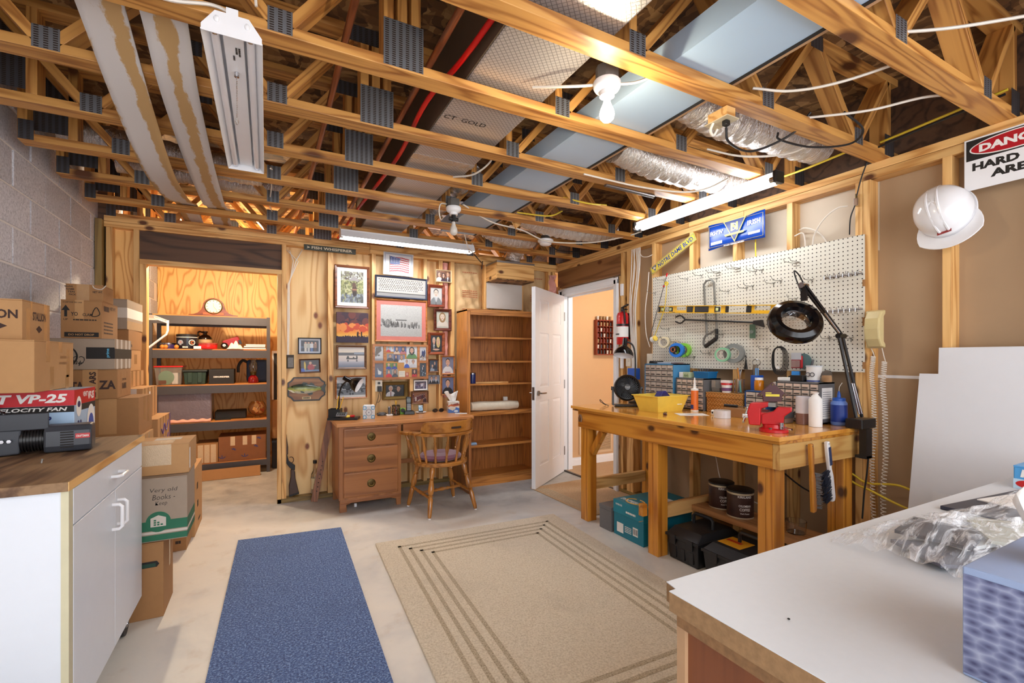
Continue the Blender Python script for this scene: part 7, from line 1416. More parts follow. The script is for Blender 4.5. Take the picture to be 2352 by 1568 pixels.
for k in range(12): MB().box(.1359, .028, .045+.013*k, .1362, .12, .048+.013*k).build('list_line', mat('grey_text', (120, 120, 124), .7), t)
drawer_cab('small dark blue parts cabinet behind the vise', 1.905, 2.065, 1.10, 2.90, 2, 4, mat('cab_navy', (40, 84, 140), .4), DKG, DDK)
# woven box
def mk_weave():
    k = NT('woven_rattan'); v = k.coords(False); b = k.n('TexWave', Scale=34., Distortion=0.); k.l(k.scale(v, (1, 1, 1)), b.inputs['Vector']); sp = k.n('SeparateXYZ'); k.l(v, sp.inputs[0])
    zz = k.math('ABSOLUTE', k.math('SUBTRACT', k.math('FRACT', k.math('MULTIPLY', sp.outputs[2], 34)), .5)); f = k.math('FRACT', k.math('MULTIPLY_ADD', k.math('ADD', sp.outputs[0], sp.outputs[1]), 40, k.math('MULTIPLY', zz, 2)))
    k.l(k.ramp(f, [(0, (110, 66, 22)), (.5, (176, 118, 52)), (1, (204, 150, 80))]), k.b.inputs['Base Color']); k.b.inputs['Roughness'].default_value = .5; k.bump(f, .5, .004); return k.m
WV = mk_weave(); t = thing('woven_chest', 'brown woven rattan chest on the bench', 'chest', (2.96, 2.22, BZ+.001), RW); MB().box(-.14, -.08, 0, .14, .09, .105).build('body', WV, t, bevel=.003); MB().box(-.144, -.084, .106, .144, .094, .145).build('lid', WV, t, bevel=.003)
CZ = BZ+.147
t = thing('clear_case', 'small clear parts case standing on the woven chest', 'case', (2.95, 2.315, CZ), RW); MB().box(-.035, -.03, 0, .035, .03, .085).build('case', CLEARP, t, bevel=.002); MB().box(-.03, -.025, .001, .03, .025, .03).build('parts', DDK, t)
t = thing('putty_tub', 'white plastic tub with red lid on the woven chest', 'tub', (2.94, 2.235, CZ)); MB().lathe([(0, 0), (.030, 0), (.036, .055), (0, .055)], 22).build('tub', PAPER, t, smooth=True); MB().lathe([(0, .055), (.039, .055), (.039, .068), (0, .068)], 22).build('lid', RED, t, smooth=True); MB().lathe([(.0345, .012), (.0362, .035)], 22, cap=False).build('label', mat('tub_label', (110, 70, 110), .5), t, smooth=True)
tag(MB().box(-.035, -.02, 0, .035, .02, .018).build('label_box', PAPER, None, (2.94, 2.235, CZ+.069), (0, 0, RW)), 'small white box lying on the red lidded tub', 'box')
t = thing('glass_jar', 'clear jar of pens and tools on the woven chest', 'jar', (2.95, 2.14, CZ)); MB().lathe([(.034, 0), (.036, .10), (.034, .10), (.032, .004), (0, .004)], 22).build('jar', GLASS, t, smooth=True)
for k in range(9): tag(MB().cyl((0, 0, 0), (0, 0, .15+.012*(k % 3)), .0045, n=6).build('jar_pen', [mat('pen_orange', (226, 150, 60), .5), STEEL, mat('pen_teal', (110, 190, 180), .4), CHROME, INK][k % 5], None, (2.95+.012*math.cos(k*2.4), 2.14+.012*math.sin(k*2.4), CZ+.006), (R(8*math.sin(k*2.4)), R(-8*math.cos(k*2.4)), 0)), ['orange pencil', 'steel scriber', 'teal pen', 'chrome driver', 'black pen'][k % 5]+' standing in the clear jar on the chest', 'pen', 'tools in the clear jar')
# on top of the cabinets
tag(MB().taper(-.05, -.03, .05, .03, 0, .022, -.004, -.004).build('black_tray', BLACK, None, (2.95, 2.93, 1.274), (0, 0, RW), bevel=.003), 'low black tray on the blue parts cabinet', 'tray')
tag(MB().box(-.07, -.04, 0, .07, .04, .012).build('grey_packet', mat('packet_grey', (170, 176, 190), .4), None, (2.95, 2.81, 1.274), (0, 0, RW), bevel=.002), 'flat grey packet on the blue parts cabinet', 'packet')
tag(MB().box(-.05, -.03, 0, .05, .03, .010).build('brown_packet', mat('packet_brown', (120, 96, 90), .4), None, (2.95, 2.71, 1.274), (0, 0, RW), bevel=.002), 'flat brown packet on the blue parts cabinet', 'packet')
t = thing('blue_parts_bin', 'translucent blue bin of nails on the grey cabinet', 'bin', (2.97, 2.44, 1.167), RW); MB().taper(-.075, -.05, .065, .05, 0, .05, .006, .006).build('bin', mat('aqua_plastic', (30, 130, 196), .2, Transmission_Weight=.3), t); MB().box(-.078, -.052, .044, .068, .052, .051).build('rim', mat('aqua_plastic', (30, 130, 196), .2), t)
for k in range(12): MB().cyl((-.05+.009*k, -.02+.01*(k % 4), .04), (-.055+.01*k, -.025+.014*(k % 3), .075), .0018, n=5).build('nail', STEEL, t)
for lb, y, m in (('cream number card box marked in green on the grey cabinet', 2.575, mat('card_sage', (180, 190, 150), .6)), ('small white patterned card box on the grey cabinet', 2.628, PAPER)):
    t = thing('card_box', lb, 'box', (2.94, y, 1.167), RW); MB().box(-.032 if m is not PAPER else -.018, -.03, 0, .032 if m is not PAPER else .018, .03, .042).build('box', m, t, bevel=.002)
    if m is not PAPER: lettering('66', (-.02, -.0306, .008), (1, 0, 0), (0, 0, 1), .04, .022, mat('sage_ink', (90, 120, 70), .6), t, .02)
t = thing('pill_bottle', 'amber pill bottle with white cap', 'bottle', (2.96, 2.0, 1.101)); MB().lathe([(0, 0), (.028, 0), (.030, .004), (.030, .062), (.024, .07), (0, .07)], 22).build('bottle', mat('amber_plastic', (230, 140, 20), .15, Transmission_Weight=.35), t, smooth=True); MB().cyl((0, 0, .07), (0, 0, .086), .026, n=20).build('cap', WHITE_E, t, smooth=True)
tag(MB().box(-.025, -.035, 0, .025, .035, .10).build('blue_carton', BLUE, None, (3.02, 2.055, 1.101), (0, 0, RW), bevel=.002), 'upright dark blue carton behind the pill bottle', 'carton')
tag(MB().tube(curve3([(0, 0, .01), (.03, .02, .02), (.06, -.01, .012), (.09, .015, .02)], 6), .010, 7).build('rag_twist', mat('rag_blue', (60, 84, 120), .8), None, (2.95, 1.92, 1.101), (0, 0, RW), smooth=True), 'twisted blue rag on the small blue cabinet', 'rag')
def tub(label, x, y, z, r, h, m, lid, name='tub_round'):
    t = thing(name, label, 'tub', (x, y, z)); MB().lathe([(0, 0), (r*.94, 0), (r, h*.92), (0, h*.92)], 24).build('tub', m, t, smooth=True); MB().lathe([(0, h*.92), (r*1.05, h*.92), (r*1.05, h), (0, h)], 24).build('lid', lid, t, smooth=True); return t
tub('white ribbed tub behind the vise magnet', 2.99, 1.87, 1.101, .040, .06, PAPER, PAPER)
TZ = 1.174
t = tub('white tub with ring pictures on the listed cabinet', 2.985, 1.655, TZ, .042, .10, PAPER, mat('lid_clear', (206, 210, 214), .3)); MB().lathe([(.0408, .002), (.0412, .010)], 24, cap=False).build('blue_band', SB, t)
for k in range(2): MB().tube([(-.0435, (.013 if k else -.013)+.012*math.cos(a), .045+.012*math.sin(a)) for a in np.linspace(0, 2*PI, 14)], .0025, 5).build('ring_picture', mat('grey_plastic', (92, 92, 94), .4), t, smooth=True)
tag(MB().box(-.04, -.03, 0, .04, .03, .038).build('dark_case', BLACK, None, (2.965, 1.735, TZ), (0, 0, RW), bevel=.004), 'small dark case beside the white tub', 'case')
tag(MB().box(-.05, -.03, 0, .05, .03, .022).build('light_packet', PAPER, None, (2.97, 1.81, TZ), (0, 0, RW), bevel=.004), 'white packet at the left of the listed cabinet top', 'packet')
tag(MB().box(-.03, -.025, 0, .03, .025, .03).build('black_packet', BLACKM, None, (3.03, 1.80, TZ), (0, 0, RW), bevel=.004), 'black packet behind the white packet', 'packet')
t = thing('bagged_roll', 'tan roll inside a clear plastic bag on the listed cabinet', 'bag', (2.98, 1.578, TZ)); MB().lathe([(0, 0), (.022, 0), (.026, .01), (.026, .03), (.022, .04), (0, .04)], 18, Matrix.Translation((0, 0, .002))).build('roll', CARD, t, smooth=True)
b = MB(); b.lathe([(.02, .0), (.028, .004), (.03, .03), (.028, .055), (.016, .07), (.004, .075)], 16); b.v = [p+Vector((.006*math.sin(p.z*300+p.x*200), .006*math.cos(p.y*260), 0)) for p in b.v]; b.build('film', mat('bag_film', (238, 238, 238), .1, var=0, Transmission_Weight=.95, IOR=1.05), t, smooth=True)
# bench top things
t = thing('table_fan', 'round black desk fan on the bench corner', 'fan', (2.62, 2.93, BZ+.001), R(-35))
MB().box(-.10, -.075, 0, .10, .05, .014).build('base', BLACK, t, bevel=.006)
for s_ in (-1, 1): MB().prism([(-.035, 0), (.03, 0), (.022, .15), (-.012, .15)], -.007, .007, fr((s_*.112, 0, .008), (0, 1, 0), (0, 0, 1))).build('yoke', BLACK, t, bevel=.003); MB().cyl((s_*.119, .004, .145), (s_*.126, .004, .145), .016, n=16).build('pivot', BLACK, t, smooth=True)
FN = Matrix.Translation((0, 0, .148)) @ Matrix.Rotation(R(78), 4, 'X')
hd = MB().lathe([(.088, .045), (.100, .055), (.106, .04), (.107, -.005), (.10, -.035), (.07, -.06), (.04, -.065), (0, -.065)], 40, FN, cap=False).build('housing', BLACK, t, smooth=True)
for k in range(30):
    a = 2*PI*k/30; MB().tube([FN @ Vector(((.026+.062*q)*math.cos(a+.75*q), (.026+.062*q)*math.sin(a+.75*q), .046-.008*abs(q-.5))) for q in (0, .25, .5, .75, 1)], .0022, 5).build('grille_vane', mat('vane_grey', (52, 54, 58), .3), hd)
MB().lathe([(0, .056), (.022, .054), (.028, .046), (.028, .03), (0, .03)], 24, FN).build('hub', mat('hub_grey', (70, 72, 74), .3), hd, smooth=True); lettering('Honeywell', FN @ Vector((-.018, -.004, .0567)), (1, 0, 0), FN.to_3x3() @ Vector((0, 1, 0)), .036, .008, PAPER, hd, .01)
for k in range(5): MB().bar(FN @ Vector((.02*math.cos(k*1.257), .02*math.sin(k*1.257), .02)), FN @ Vector((.085*math.cos(k*1.257+.4), .085*math.sin(k*1.257+.4), .015)), .05, .003).build('blade', BLACKM, hd)
MB().lathe([(0, -.01), (.09, -.01)], 30, FN, cap=False).build('inner_back', BLACKM, hd)
cord('fan_cable', 'black fan cord curled on the bench beside the fan', [(2.50, 3.05, BZ+.004), (2.47, 3.08, BZ+.03), (2.45, 3.06, BZ+.05), (2.46, 3.02, BZ+.02), (2.49, 3.00, BZ+.004)], .003, CORDB)
t = gooseneck('black gooseneck work lamp at the bench end by the door post', (2.86, 3.09, BZ+.001), [(0, 0, .015), (.0, 0, .20), (.0, .0, .40), (-.01, .015, .50), (-.05, .04, .535), (-.075, .05, .52)], (-.25, -.12, -.9), BLACK, .088)
t = thing('yellow_tub', 'yellow plastic tub holding a brush on the bench', 'tub', (2.63, 2.57, BZ+.001)); 
b = MB(); b.taper(-.155, -.125, .155, .125, 0, .115, .035, .03); b.f.pop(1); b.m.pop(); b.build('tub_body', YELL, t, solid=.004)
MB().sweep_frame(-.165, -.135, .165, .135, [(0, 0), (0, .006), (.014, .006), (.014, 0)]).build('rim', YELL, t, (0, 0, .112), (PI/2, 0, 0)); MB().box(-.0, 0, 0, .05, .0005, .022).build('sticker', PAPER, t, (.055, -.112, .05), (R(-14), 0, 0))
t = thing('sanding_block', 'dark blue curved tool resting in the yellow tub', 'tool', (2.66, 2.58, BZ+.012)); MB().prism([(-.06, 0), (.06, 0), (.05, .05), (.01, .085), (-.03, .08), (-.06, .04)], -.03, .03, fr((0, 0, .05), (1, 0, 0), (0, 0, 1))).build('body', mat('navy_gloss', (46, 44, 110), .25), t, bevel=.008); MB().box(-.02, -.035, .008, .14, .02, .06).build('pale_part', PAPER, t, None, None, False, .006)
t = thing('caulk_tube', 'orange caulk tube standing on the bench', 'caulk tube', (2.80, 2.40, BZ+.001)); MB().cyl((0, 0, .012), (0, 0, .155), .026, n=24).build('cartridge', mat('caulk_orange', (232, 116, 44), .35), t, smooth=True); MB().cyl((0, 0, 0), (0, 0, .012), .027, n=24).build('base_ring', PAPER, t, smooth=True); MB().lathe([(.027, .155), (.027, .168), (.010, .172), (.009, .20), (.004, .25), (0, .25)], 20).build('nozzle', PAPER, t, smooth=True); MB().box(-.0275, -.012, .02, -.0262, .012, .05).build('label_patch', SB, t)
t = thing('paper_sheet', 'white paper sheet with a drawing on the bench', 'paper', (2.63, 2.28, BZ+.0006), R(-30)); MB().box(-.10, -.065, 0, .10, .065, .001).build('sheet', PAPER, t); MB().prism([(-.05, -.005), (-.01, -.014), (.05, .01), (.02, .016), (-.03, .008)], 0, .0004, Matrix.Translation((0, 0, .0011))).build('drawing', mat('grey_text', (120, 120, 124), .7), t)
t = thing('pocket_knife', 'folded red handled pocket knife on the bench edge', 'knife', (2.47, 2.37, BZ+.001), R(40)); MB().box(-.045, -.012, 0, .045, .012, .014).build('handle', mat('knife_red', (72, 24, 26), .3), t, bevel=.005); MB().box(-.04, -.014, .004, .03, -.0122, .010).build('bolster', CHROME, t)
t = thing('packing_tape', 'clear packing tape roll standing on the bench', 'tape roll', (2.665, 2.06, BZ+.001)); MB().lathe([(.046, 0), (.052, 0), (.052, .05), (.046, .05), (.046, 0)], 32, cap=False).build('roll', mat('tape_film', (222, 222, 226), .12, var=.1, nsc=40), t, smooth=True); MB().lathe([(.0455, 0), (.043, 0), (.043, .05), (.0455, .05)], 28, cap=False).build('core', CARD_W, t, smooth=True)
t = thing('open_cardboard_tray', 'low cardboard tray of small tools beside the tape roll', 'tray', (2.81, 2.03, BZ+.001), RW); MB().box(-.10, -.045, 0, .10, .045, .055).build('tray', CARD2, t)
t = thing('screwdriver', 'black handled screwdriver lying across the cardboard tray', 'screwdriver', (2.80, 2.08, BZ+.064), R(-80)); MB().cyl((-.06, 0, .006), (.03, 0, .006), .010, n=12).build('handle', BLACK, t, smooth=True); MB().cyl((.03, 0, .006), (.12, 0, .006), .003).build('shank', CHROME, t)
tag(MB().lathe([(.012, 0), (.018, 0), (.018, .018), (.012, .018), (.012, 0)], 18, cap=False).build('socket_ring', CHROME, None, (2.79, 1.965, BZ+.057), smooth=True), 'small chrome ring on the cardboard tray end', 'ring')
t = thing('glue_bottle', 'tiny white glue bottle beside the woven chest', 'bottle', (2.74, 2.185, BZ+.001)); MB().box(-.015, -.014, 0, .015, .014, .036).build('bottle', PAPER, t, bevel=.006); MB().box(-.0155, -.006, .012, -.0152, .006, .024).build('mark', INK, t)
tag(MB().box(-.03, -.012, 0, .03, .012, .062).build('bit_card', mat('card_maroon', (110, 52, 58), .5), None, (2.845, 1.885, BZ+.001), (0, 0, RW)), 'upright maroon bit card behind the vise', 'card')
# vise
t = thing('bench_vise', 'red bench vise bolted at the bench corner', 'vise', (2.41, 1.545, BZ+.001), R(-62)); VR = mat('vise_red', (196, 26, 32), .28, var=.15)
MB().lathe([(0, 0), (.07, 0), (.07, .014), (.055, .022), (.05, .04), (0, .04)], 28).build('swivel_base', VR, t, smooth=True); MB().prism([(-.055, .038), (.045, .038), (.05, .085), (.085, .115), (.085, .135), (.02, .135), (.0, .11), (-.03, .10), (-.055, .09)], -.032, .032, fr((0, 0, 0), (1, 0, 0), (0, 0, 1))).build('body', VR, t, bevel=.005)
MB().prism([(-.115, .03), (-.06, .03), (-.058, .12), (-.02, .135), (-.02, .158), (-.11, .15), (-.125, .10)], -.035, .035, fr((0, 0, 0), (1, 0, 0), (0, 0, 1))).build('front_jaw', VR, t, bevel=.006); MB().box(-.07, -.022, .045, -.03, .022, .10).build('slide_bar', VR, t); MB().box(-.022, -.036, .134, .0, .036, .156).build('jaw_plate', STEEL, t); MB().box(.0, -.036, .134, .012, .036, .156).build('jaw_plate', STEEL, t)
MB().cyl((-.15, 0, .07), (-.11, 0, .07), .015, n=16).build('screw_head', CHROME, t, smooth=True); MB().cyl((-.138, .10, .105), (-.138, -.07, .048), .006).build('handle_bar', CHROME, t, smooth=True); MB().sph((-.138, .10, .105), .010, 10).build('handle_end', CHROME, t, smooth=True)
for a in (20, 140, 260): MB().cyl((.056*math.cos(R(a)), .056*math.sin(R(a)), .014), (.056*math.cos(R(a)), .056*math.sin(R(a)), .026), .009, n=6).build('bolt', CHROME, t)
MB().cyl((.05, -.06, .03), (.09, -.10, .03), .005).build('lock_lever', CHROME, t); MB().cyl((.04, -.045, .02), (.04, -.045, .055), .010).build('lock_nut', CHROME, t, smooth=True)
t = thing('welding_magnet', 'maroon arrow shaped welding magnet standing on the vise', 'magnet', (2.42, 1.56, BZ+.160), R(-62)+.35); MB().prism([(-.045, 0), (.045, 0), (.048, .03), (.075, .032), (.0, .105), (-.075, .032), (-.048, .03)], -.007, .007, fr((0, 0, 0), (1, 0, 0), (0, 0, 1))).build('plate', mat('magnet_maroon', (70, 16, 20), .5), t, bevel=.002)
MB().box(-.034, -.0085, .028, .034, -.0075, .040).build('label', mat('label_yellow', (226, 206, 50), .5), t); MB().box(-.034, -.0085, .044, -.005, -.0075, .049).build('label', mat('label_yellow', (226, 206, 50), .5), t)
for x, z in ((0, .092), (-.055, .036), (.055, .036)): MB().cyl((x, -.007, z), (x, -.011, z), .004).build('rivet', BRASS, t)
def bottle(name, label, x, y, parts, cat='bottle'):
    t = thing(name, label, cat, (x, y, BZ+.001))
    for n_, prof, m in parts: MB().lathe(prof, 22).build(n_, m, t, smooth=True)
    return t
bottle('frosted_canister', 'frosted plastic canister with brown liquid at the bottom', 2.84, 1.64, [('liquid', [(0, 0), (.037, 0), (.037, .065), (0, .065)], mat('brown_liquid', (136, 100, 88), .3)), ('canister', [(.0375, .0655), (.0375, .165), (.033, .165), (.033, .15), (0, .15)], mat('frosted_white', (214, 212, 218), .35))], 'canister')
bottle('paper_roll', 'white wrapped roll with crumpled top beside the canister', 2.80, 1.545, [('roll', [(0, 0), (.034, 0), (.034, .155), (.028, .165), (.012, .185), (.02, .195), (0, .19)], PAPER)], 'paper roll')
bottle('glue_squeeze_bottle', 'blue glue squeeze bottle with blue spout near the lamp clamp', 2.985, 1.515, [('body', [(0, 0), (.038, 0), (.042, .008), (.042, .13), (.034, .142), (0, .142)], mat('glue_blue', (104, 136, 206), .3, var=.3, nsc=9)), ('label', [(.0425, .02), (.0425, .12), (.0422, .12)], SB), ('cap', [(.033, .142), (.033, .158), (.010, .162), (.008, .185), (.003, .20), (0, .20)], BLUE)])
cord('spout_straw', 'thin white straw on the blue glue spout', [(2.985, 1.515, BZ+.20), (2.985, 1.512, BZ+.225), (2.99, 1.50, BZ+.25)], .0022, CORDW)
t = thing('black_box_set', 'low dark grey case stack behind the vise', 'case', (2.80, 1.745, BZ+.001), RW); MB().box(-.05, -.04, 0, .05, .04, .03).build('lower_case', mat('case_tan', (120, 96, 80), .5), t, bevel=.003); MB().box(-.055, -.045, .031, .055, .045, .065).build('upper_case', mat('case_grey', (76, 78, 80), .35), t, bevel=.004)
# magnifier lamp
t = thing('magnifier_lamp', 'black round magnifier lamp on a sprung arm clamped to the bench', 'magnifier lamp', (2.965, 1.40, 0)); GB = GLOSSB
MB().box(-.075, -.05, BZ+.002, .075, .035, BZ+.055).build('clamp_block', BLACK, t, bevel=.004); MB().box(-.03, -.05, .76, .03, -.014, BZ).build('clamp_post', BLACK, t); MB().box(-.025, -.05, .76, .025, .01, .775).build('clamp_jaw', BLACK, t)
sh, el, hd_ = Vector((0, 0, BZ+.06)), Vector((-.10, .045, 1.445)), Vector((-.35, .105, 1.72))
for s_ in (-1, 1): MB().bar(sh+Vector((s_*.030, 0, 0)), el+Vector((s_*.018, 0, 0)), .012, .012).build('lower_arm', BLACK, t); MB().bar(el+Vector((s_*.012, s_*.01, .01)), hd_+Vector((s_*.008, s_*.014, 0)), .011, .011).build('upper_arm', BLACK, t)
for s_ in (-1, 1): MB().cyl(sh+Vector((s_*.014, -.006, .02)), sh.lerp(el, .42)+Vector((s_*.010, -.006, 0)), .005).build('spring', CHROME, t, smooth=True)
MB().cyl(el.lerp(hd_, .1)+Vector((0, -.012, -.01)), el.lerp(hd_, .5)+Vector((0, -.012, -.01)), .0055).build('spring', CHROME, t, smooth=True); MB().cyl(el+Vector((-.03, 0, 0)), el+Vector((.04, 0, 0)), .014).build('elbow', BLACK, t, smooth=True); MB().cyl(hd_+Vector((-.025, 0, 0)), hd_+Vector((.025, 0, 0)), .016).build('wrist', CHROME, t, smooth=True)
MB().tube(curve3([hd_+Vector((.0, .0, .01)), hd_+Vector((-.01, .02, .06)), hd_+Vector((-.02, .04, .085)), hd_+Vector((-.02, .03, .04)), hd_+Vector((-.01, .01, -.03))], 6), .004, 6).build('wire', CORDB, t, smooth=True)
hc = Vector((-.385, .125, 1.535)); nrm = Vector((-.62, -.72, .62)).normalized(); T, _ = along(hc, hc+nrm); T = T
ring = MB().lathe([(.068, -.010), (.080, .010), (.105, .016), (.130, .004), (.138, -.015), (.136, -.045), (.100, -.055), (.068, -.045), (.068, -.010)], 44, T, cap=False).build('lamp_head', GB, t, smooth=True)
MB().lathe([(0, -.013), (.0685, -.014), (.0685, -.018), (0, -.019)], 30, T).build('lens', GLASS, t, smooth=True); MB().bar(hd_, hc+Vector((.04, -.02, .10)), .03, .016).build('neck', BLACK, t)
# ---- underneath
t = carton('teal copier paper carton under the bench', 2.32, 2.80, 2.425, 2.735, 0, .185, mat('paper_teal', (14, 118, 140), .45), cat='carton'); hx, hy, h = D(t)
MB().box(-hx-.004, -hy-.004, .166, hx+.004, hy+.004, .262).build('lid', mat('paper_teal_lid', (18, 128, 150), .45), t, bevel=.003)
lettering('PAPER', (-.20, .13, .2625), (0, -1, 0), (1, 0, 0), .17, .04, PAPER, t, .03); lettering('ONE', (-.20, -.06, .2625), (0, -1, 0), (1, 0, 0), .07, .04, mat('paper_gold', (232, 170, 40), .5), t, .03)
MB().tube([(-.16+.055*math.cos(a), .01+.08*math.sin(a), .2626) for a in np.linspace(.5, 6.4, 30)], .004, 4).build('gold_ring', mat('paper_gold', (232, 170, 40), .5), t)
MB().box(.0, -.10, .2624, .11, .02, .2630).build('white_label', PAPER, t)
lx = -hx-.0046
lettering('PAPERONE', (lx, .13, .225), (0, -1, 0), (0, 0, 1), .07, .014, PAPER, t, .02); lettering('xxxxxx', (lx, .02, .19), (0, -1, 0), (0, 0, 1), .10, .014, PAPER, t, 0)
MB().box(-hx-.0012, .05, .03, -hx-.0004, .12, .10).build('white_label', PAPER, t); MB().box(-hx-.0012, -.10, .05, -hx-.0004, -.05, .11).build('barcode_label', PAPER, t)
for k in range(5): MB().box(-hx-.0018, -.096+.009*k, .06, -hx-.0013, -.092+.009*k, .10).build('bar', INK, t)
for k in range(4): lettering('xxxxxxxxxxxx', (-hx-.0008, .035, .085-.012*k), (0, -1, 0), (0, 0, 1), .07, .006, PAPER, t, 0)
t = thing('grey_metal_box', 'low grey metal box beside the teal carton', 'box', (2.45, 2.83, 0)); MB().box(-.14, -.075, 0, .14, .065, .155).build('body', mat('box_grey', (106, 106, 108), .4), t, bevel=.003); MB().box(-.143, -.078, .156, .143, .068, .185).build('lid', mat('box_grey', (106, 106, 108), .4), t, bevel=.003)
TB = mat('toolbox_black', (34, 36, 40), .4)
def toolbox(label, x0, y0, y1, dep, h, rz, yellow):
    t = thing('toolbox', label, 'toolbox', (x0+dep/2, (y0+y1)/2, 0), rz); W = (y1-y0)/2; d_ = dep/2
    MB().taper(-d_, -W, d_, W, 0, h*.62, .015, .012).build('body', TB, t, bevel=.006); MB().box(-d_-.008, -W-.008, h*.62, d_+.008, W+.008, h*.70).build('lid_rim', TB, t, bevel=.003); MB().add([(-d_, -W, h*.70), (d_, -W, h*.70), (d_, W, h*.70), (-d_, W, h*.70), (-d_*.72, -W*.85, h*.88), (d_*.72, -W*.85, h*.88), (d_*.72, W*.85, h*.88), (-d_*.72, W*.85, h*.88)], [(4, 5, 6, 7), (0, 1, 5, 4), (1, 2, 6, 5), (2, 3, 7, 6), (3, 0, 4, 7)]).build('lid', TB, t, bevel=.005)
    MB().tube([(-.0, -.075, h*.86), (0, -.075, h*1.10), (0, -.06, h*1.16), (0, .06, h*1.16), (0, .075, h*1.10), (0, .075, h*.86)], .011, 8).build('handle', TB, t, smooth=True)
    for y in (-W*.55, W*.55): MB().box(-d_-.014, y-.025, h*.45, -d_-.004, y+.025, h*.72).build('latch', TB, t, bevel=.003)
    for k in range(3): MB().box(-d_+.003, -W*.7+W*.55*k, .02, -d_+.012, -W*.7+W*.55*k+.03, h*.4).build('rib', TB, t, bevel=.002)
    if yellow: MB().box(-d_*.55, .0, h*.881, d_*.2, W*.8, h*.886).build('label', mat('label_amber', (232, 166, 40), .4), t); lettering('xxxxxx', (-d_*.2, W*.75, h*.887), (0, -1, 0), (1, 0, 0), .10, .03, RED, t, .03)
toolbox('black plastic toolbox behind the middle bench post', 2.36, 2.0, 2.25, .40, .235, 0, False); toolbox('black toolbox with yellow label near the counter', 2.37, 1.59, 1.97, .38, .22, R(0), True)
CANB = mat('can_brown', (62, 40, 36), .3, var=.5, nsc=26)
for lb, x, y in (('large coffee can, farther one on the lower bench shelf', 2.765, 2.145), ('large coffee can, nearer the bench end on the lower shelf', 2.715, 1.965)):
    t = thing('coffee_can', lb, 'coffee can', (x, y, .301)); MB().lathe([(0, 0), (.078, 0), (.080, .004), (.080, .165), (0, .165)], 30).build('can', CANB, t, smooth=True)
    for z0, z1 in ((0, .008), (.148, .160)): MB().lathe([(.0812, z0), (.0812, z1)], 30, cap=False).build('band', mat('can_gold', (206, 196, 166), .3, metal=.5), t, smooth=True)
    MB().lathe([(.082, .16), (.083, .172), (.076, .176), (0, .176)], 30).build('lid', BLACK, t, smooth=True)
    T = Matrix.Rotation(R(-32), 4, 'Z')
    for s_, x2, z2, w2, h2 in (('KIRKLAND', -.045, .132, .085, .014), ('COLOMBIAN', -.04, .075, .075, .014), ('COFFEE', -.035, .05, .065, .018), ('Dark Roast', -.03, .03, .055, .009)):
        vs, fs = text_geo(s_, .02, 0); b = MB(); rr = .0812; b.add([T @ Vector((rr*math.sin((x2+w2*u)/rr), -rr*math.cos((x2+w2*u)/rr), z2+h2*v)) for u, v in vs], fs); b.build('lettering', PAPER, t)
t = thing('glass_dish', 'clear round dish on the lower bench plank end', 'dish', (2.74, 1.62, .301)); MB().lathe([(.05, 0), (.055, .07), (.052, .07), (.047, .004), (0, .004)], 24).build('dish', GLASS, t, smooth=True)
tag(MB().box(-.09, -.05, 0, .09, .05, .006).build('black_plaque', mat('plaque_dark', (50, 50, 52), .4), None, (2.76, 1.36, .301), (0, 0, R(75))), 'flat dark plaque lying on the lower plank end', 'plaque')
# hanging brushes
def brush(label, x, hm, bm, L, blue):
    t = thing('bench_brush', label, 'brush', (x, 1.402, .875), rot=(0, R(-4 if not blue else -9), 0)); MB().prism([(-.012, .0), (.012, 0), (.016, -.06), (.012, -.12), (.010, -.15), (.020, -.19), (.022, -L+.02), (.012, -L), (-.014, -L), (-.014, -.19), (-.010, -.15), (-.014, -.06)], -.010, .010, fr((0, 0, 0), (1, 0, 0), (0, 0, 1))).build('handle', hm, t, bevel=.005)
    g = random.Random(1); b = MB(); sd = 1 if not blue else -1
    for k in range(260): z = -.15-(L-.17)*g.random(); y = g.uniform(-.012, .012); p = Vector((.012*sd, y, z)); b.tube([p, p+Vector((sd*g.uniform(.045, .062), g.uniform(-.008, .008), -.012+g.uniform(-.012, .004)))], .0011, 3)
    o = b.build('bristles', bm, t); o['kind'] = 'stuff'
    if blue: MB().box(-.008, -.0125, -.13, .014, -.010, -.03).build('grip_pad', mat('pad_navy', (36, 52, 90), .5), t, bevel=.004)
    MB().cyl((0, -.012, -.012), (0, .022, -.012), .003).build('nail', STEEL, t); return t
brush('wooden bench brush with grey bristles on the bench end', 2.497, BENCH[2], mat('bristle_grey', (112, 108, 106), .8, var=.6, nsc=90), .36, False)
brush('white handled bench brush with navy bristles', 2.645, WHITE_E, mat('bristle_navy', (26, 34, 52), .7), .33, True)
cord('power_cable', 'grey thin cord sagging under the bench to the coffee cans', [(2.9, 2.35, .74), (2.88, 2.28, .60), (2.84, 2.2, .45), (2.88, 2.1, .38), (2.9, 1.9, .34)], .003, CORDW); cord('power_cable', 'black cord looping under the bench back', [(3.04, 2.5, .70), (3.03, 2.35, .60), (3.03, 2.2, .62), (3.04, 2.05, .72)], .005, CORDB)
cord('power_cable', 'black cord sagging behind the hanging brushes', [(3.055, 1.9, .56), (3.055, 1.75, .48), (3.055, 1.6, .46), (3.055, 1.5, .47)], .005, CORDB)
cord('power_cable', 'black lamp cord dropping past the bench end', [(3.0, 1.37, .77), (3.015, 1.385, .66), (3.02, 1.40, .55), (3.02, 1.41, .40)], .005, CORDB)

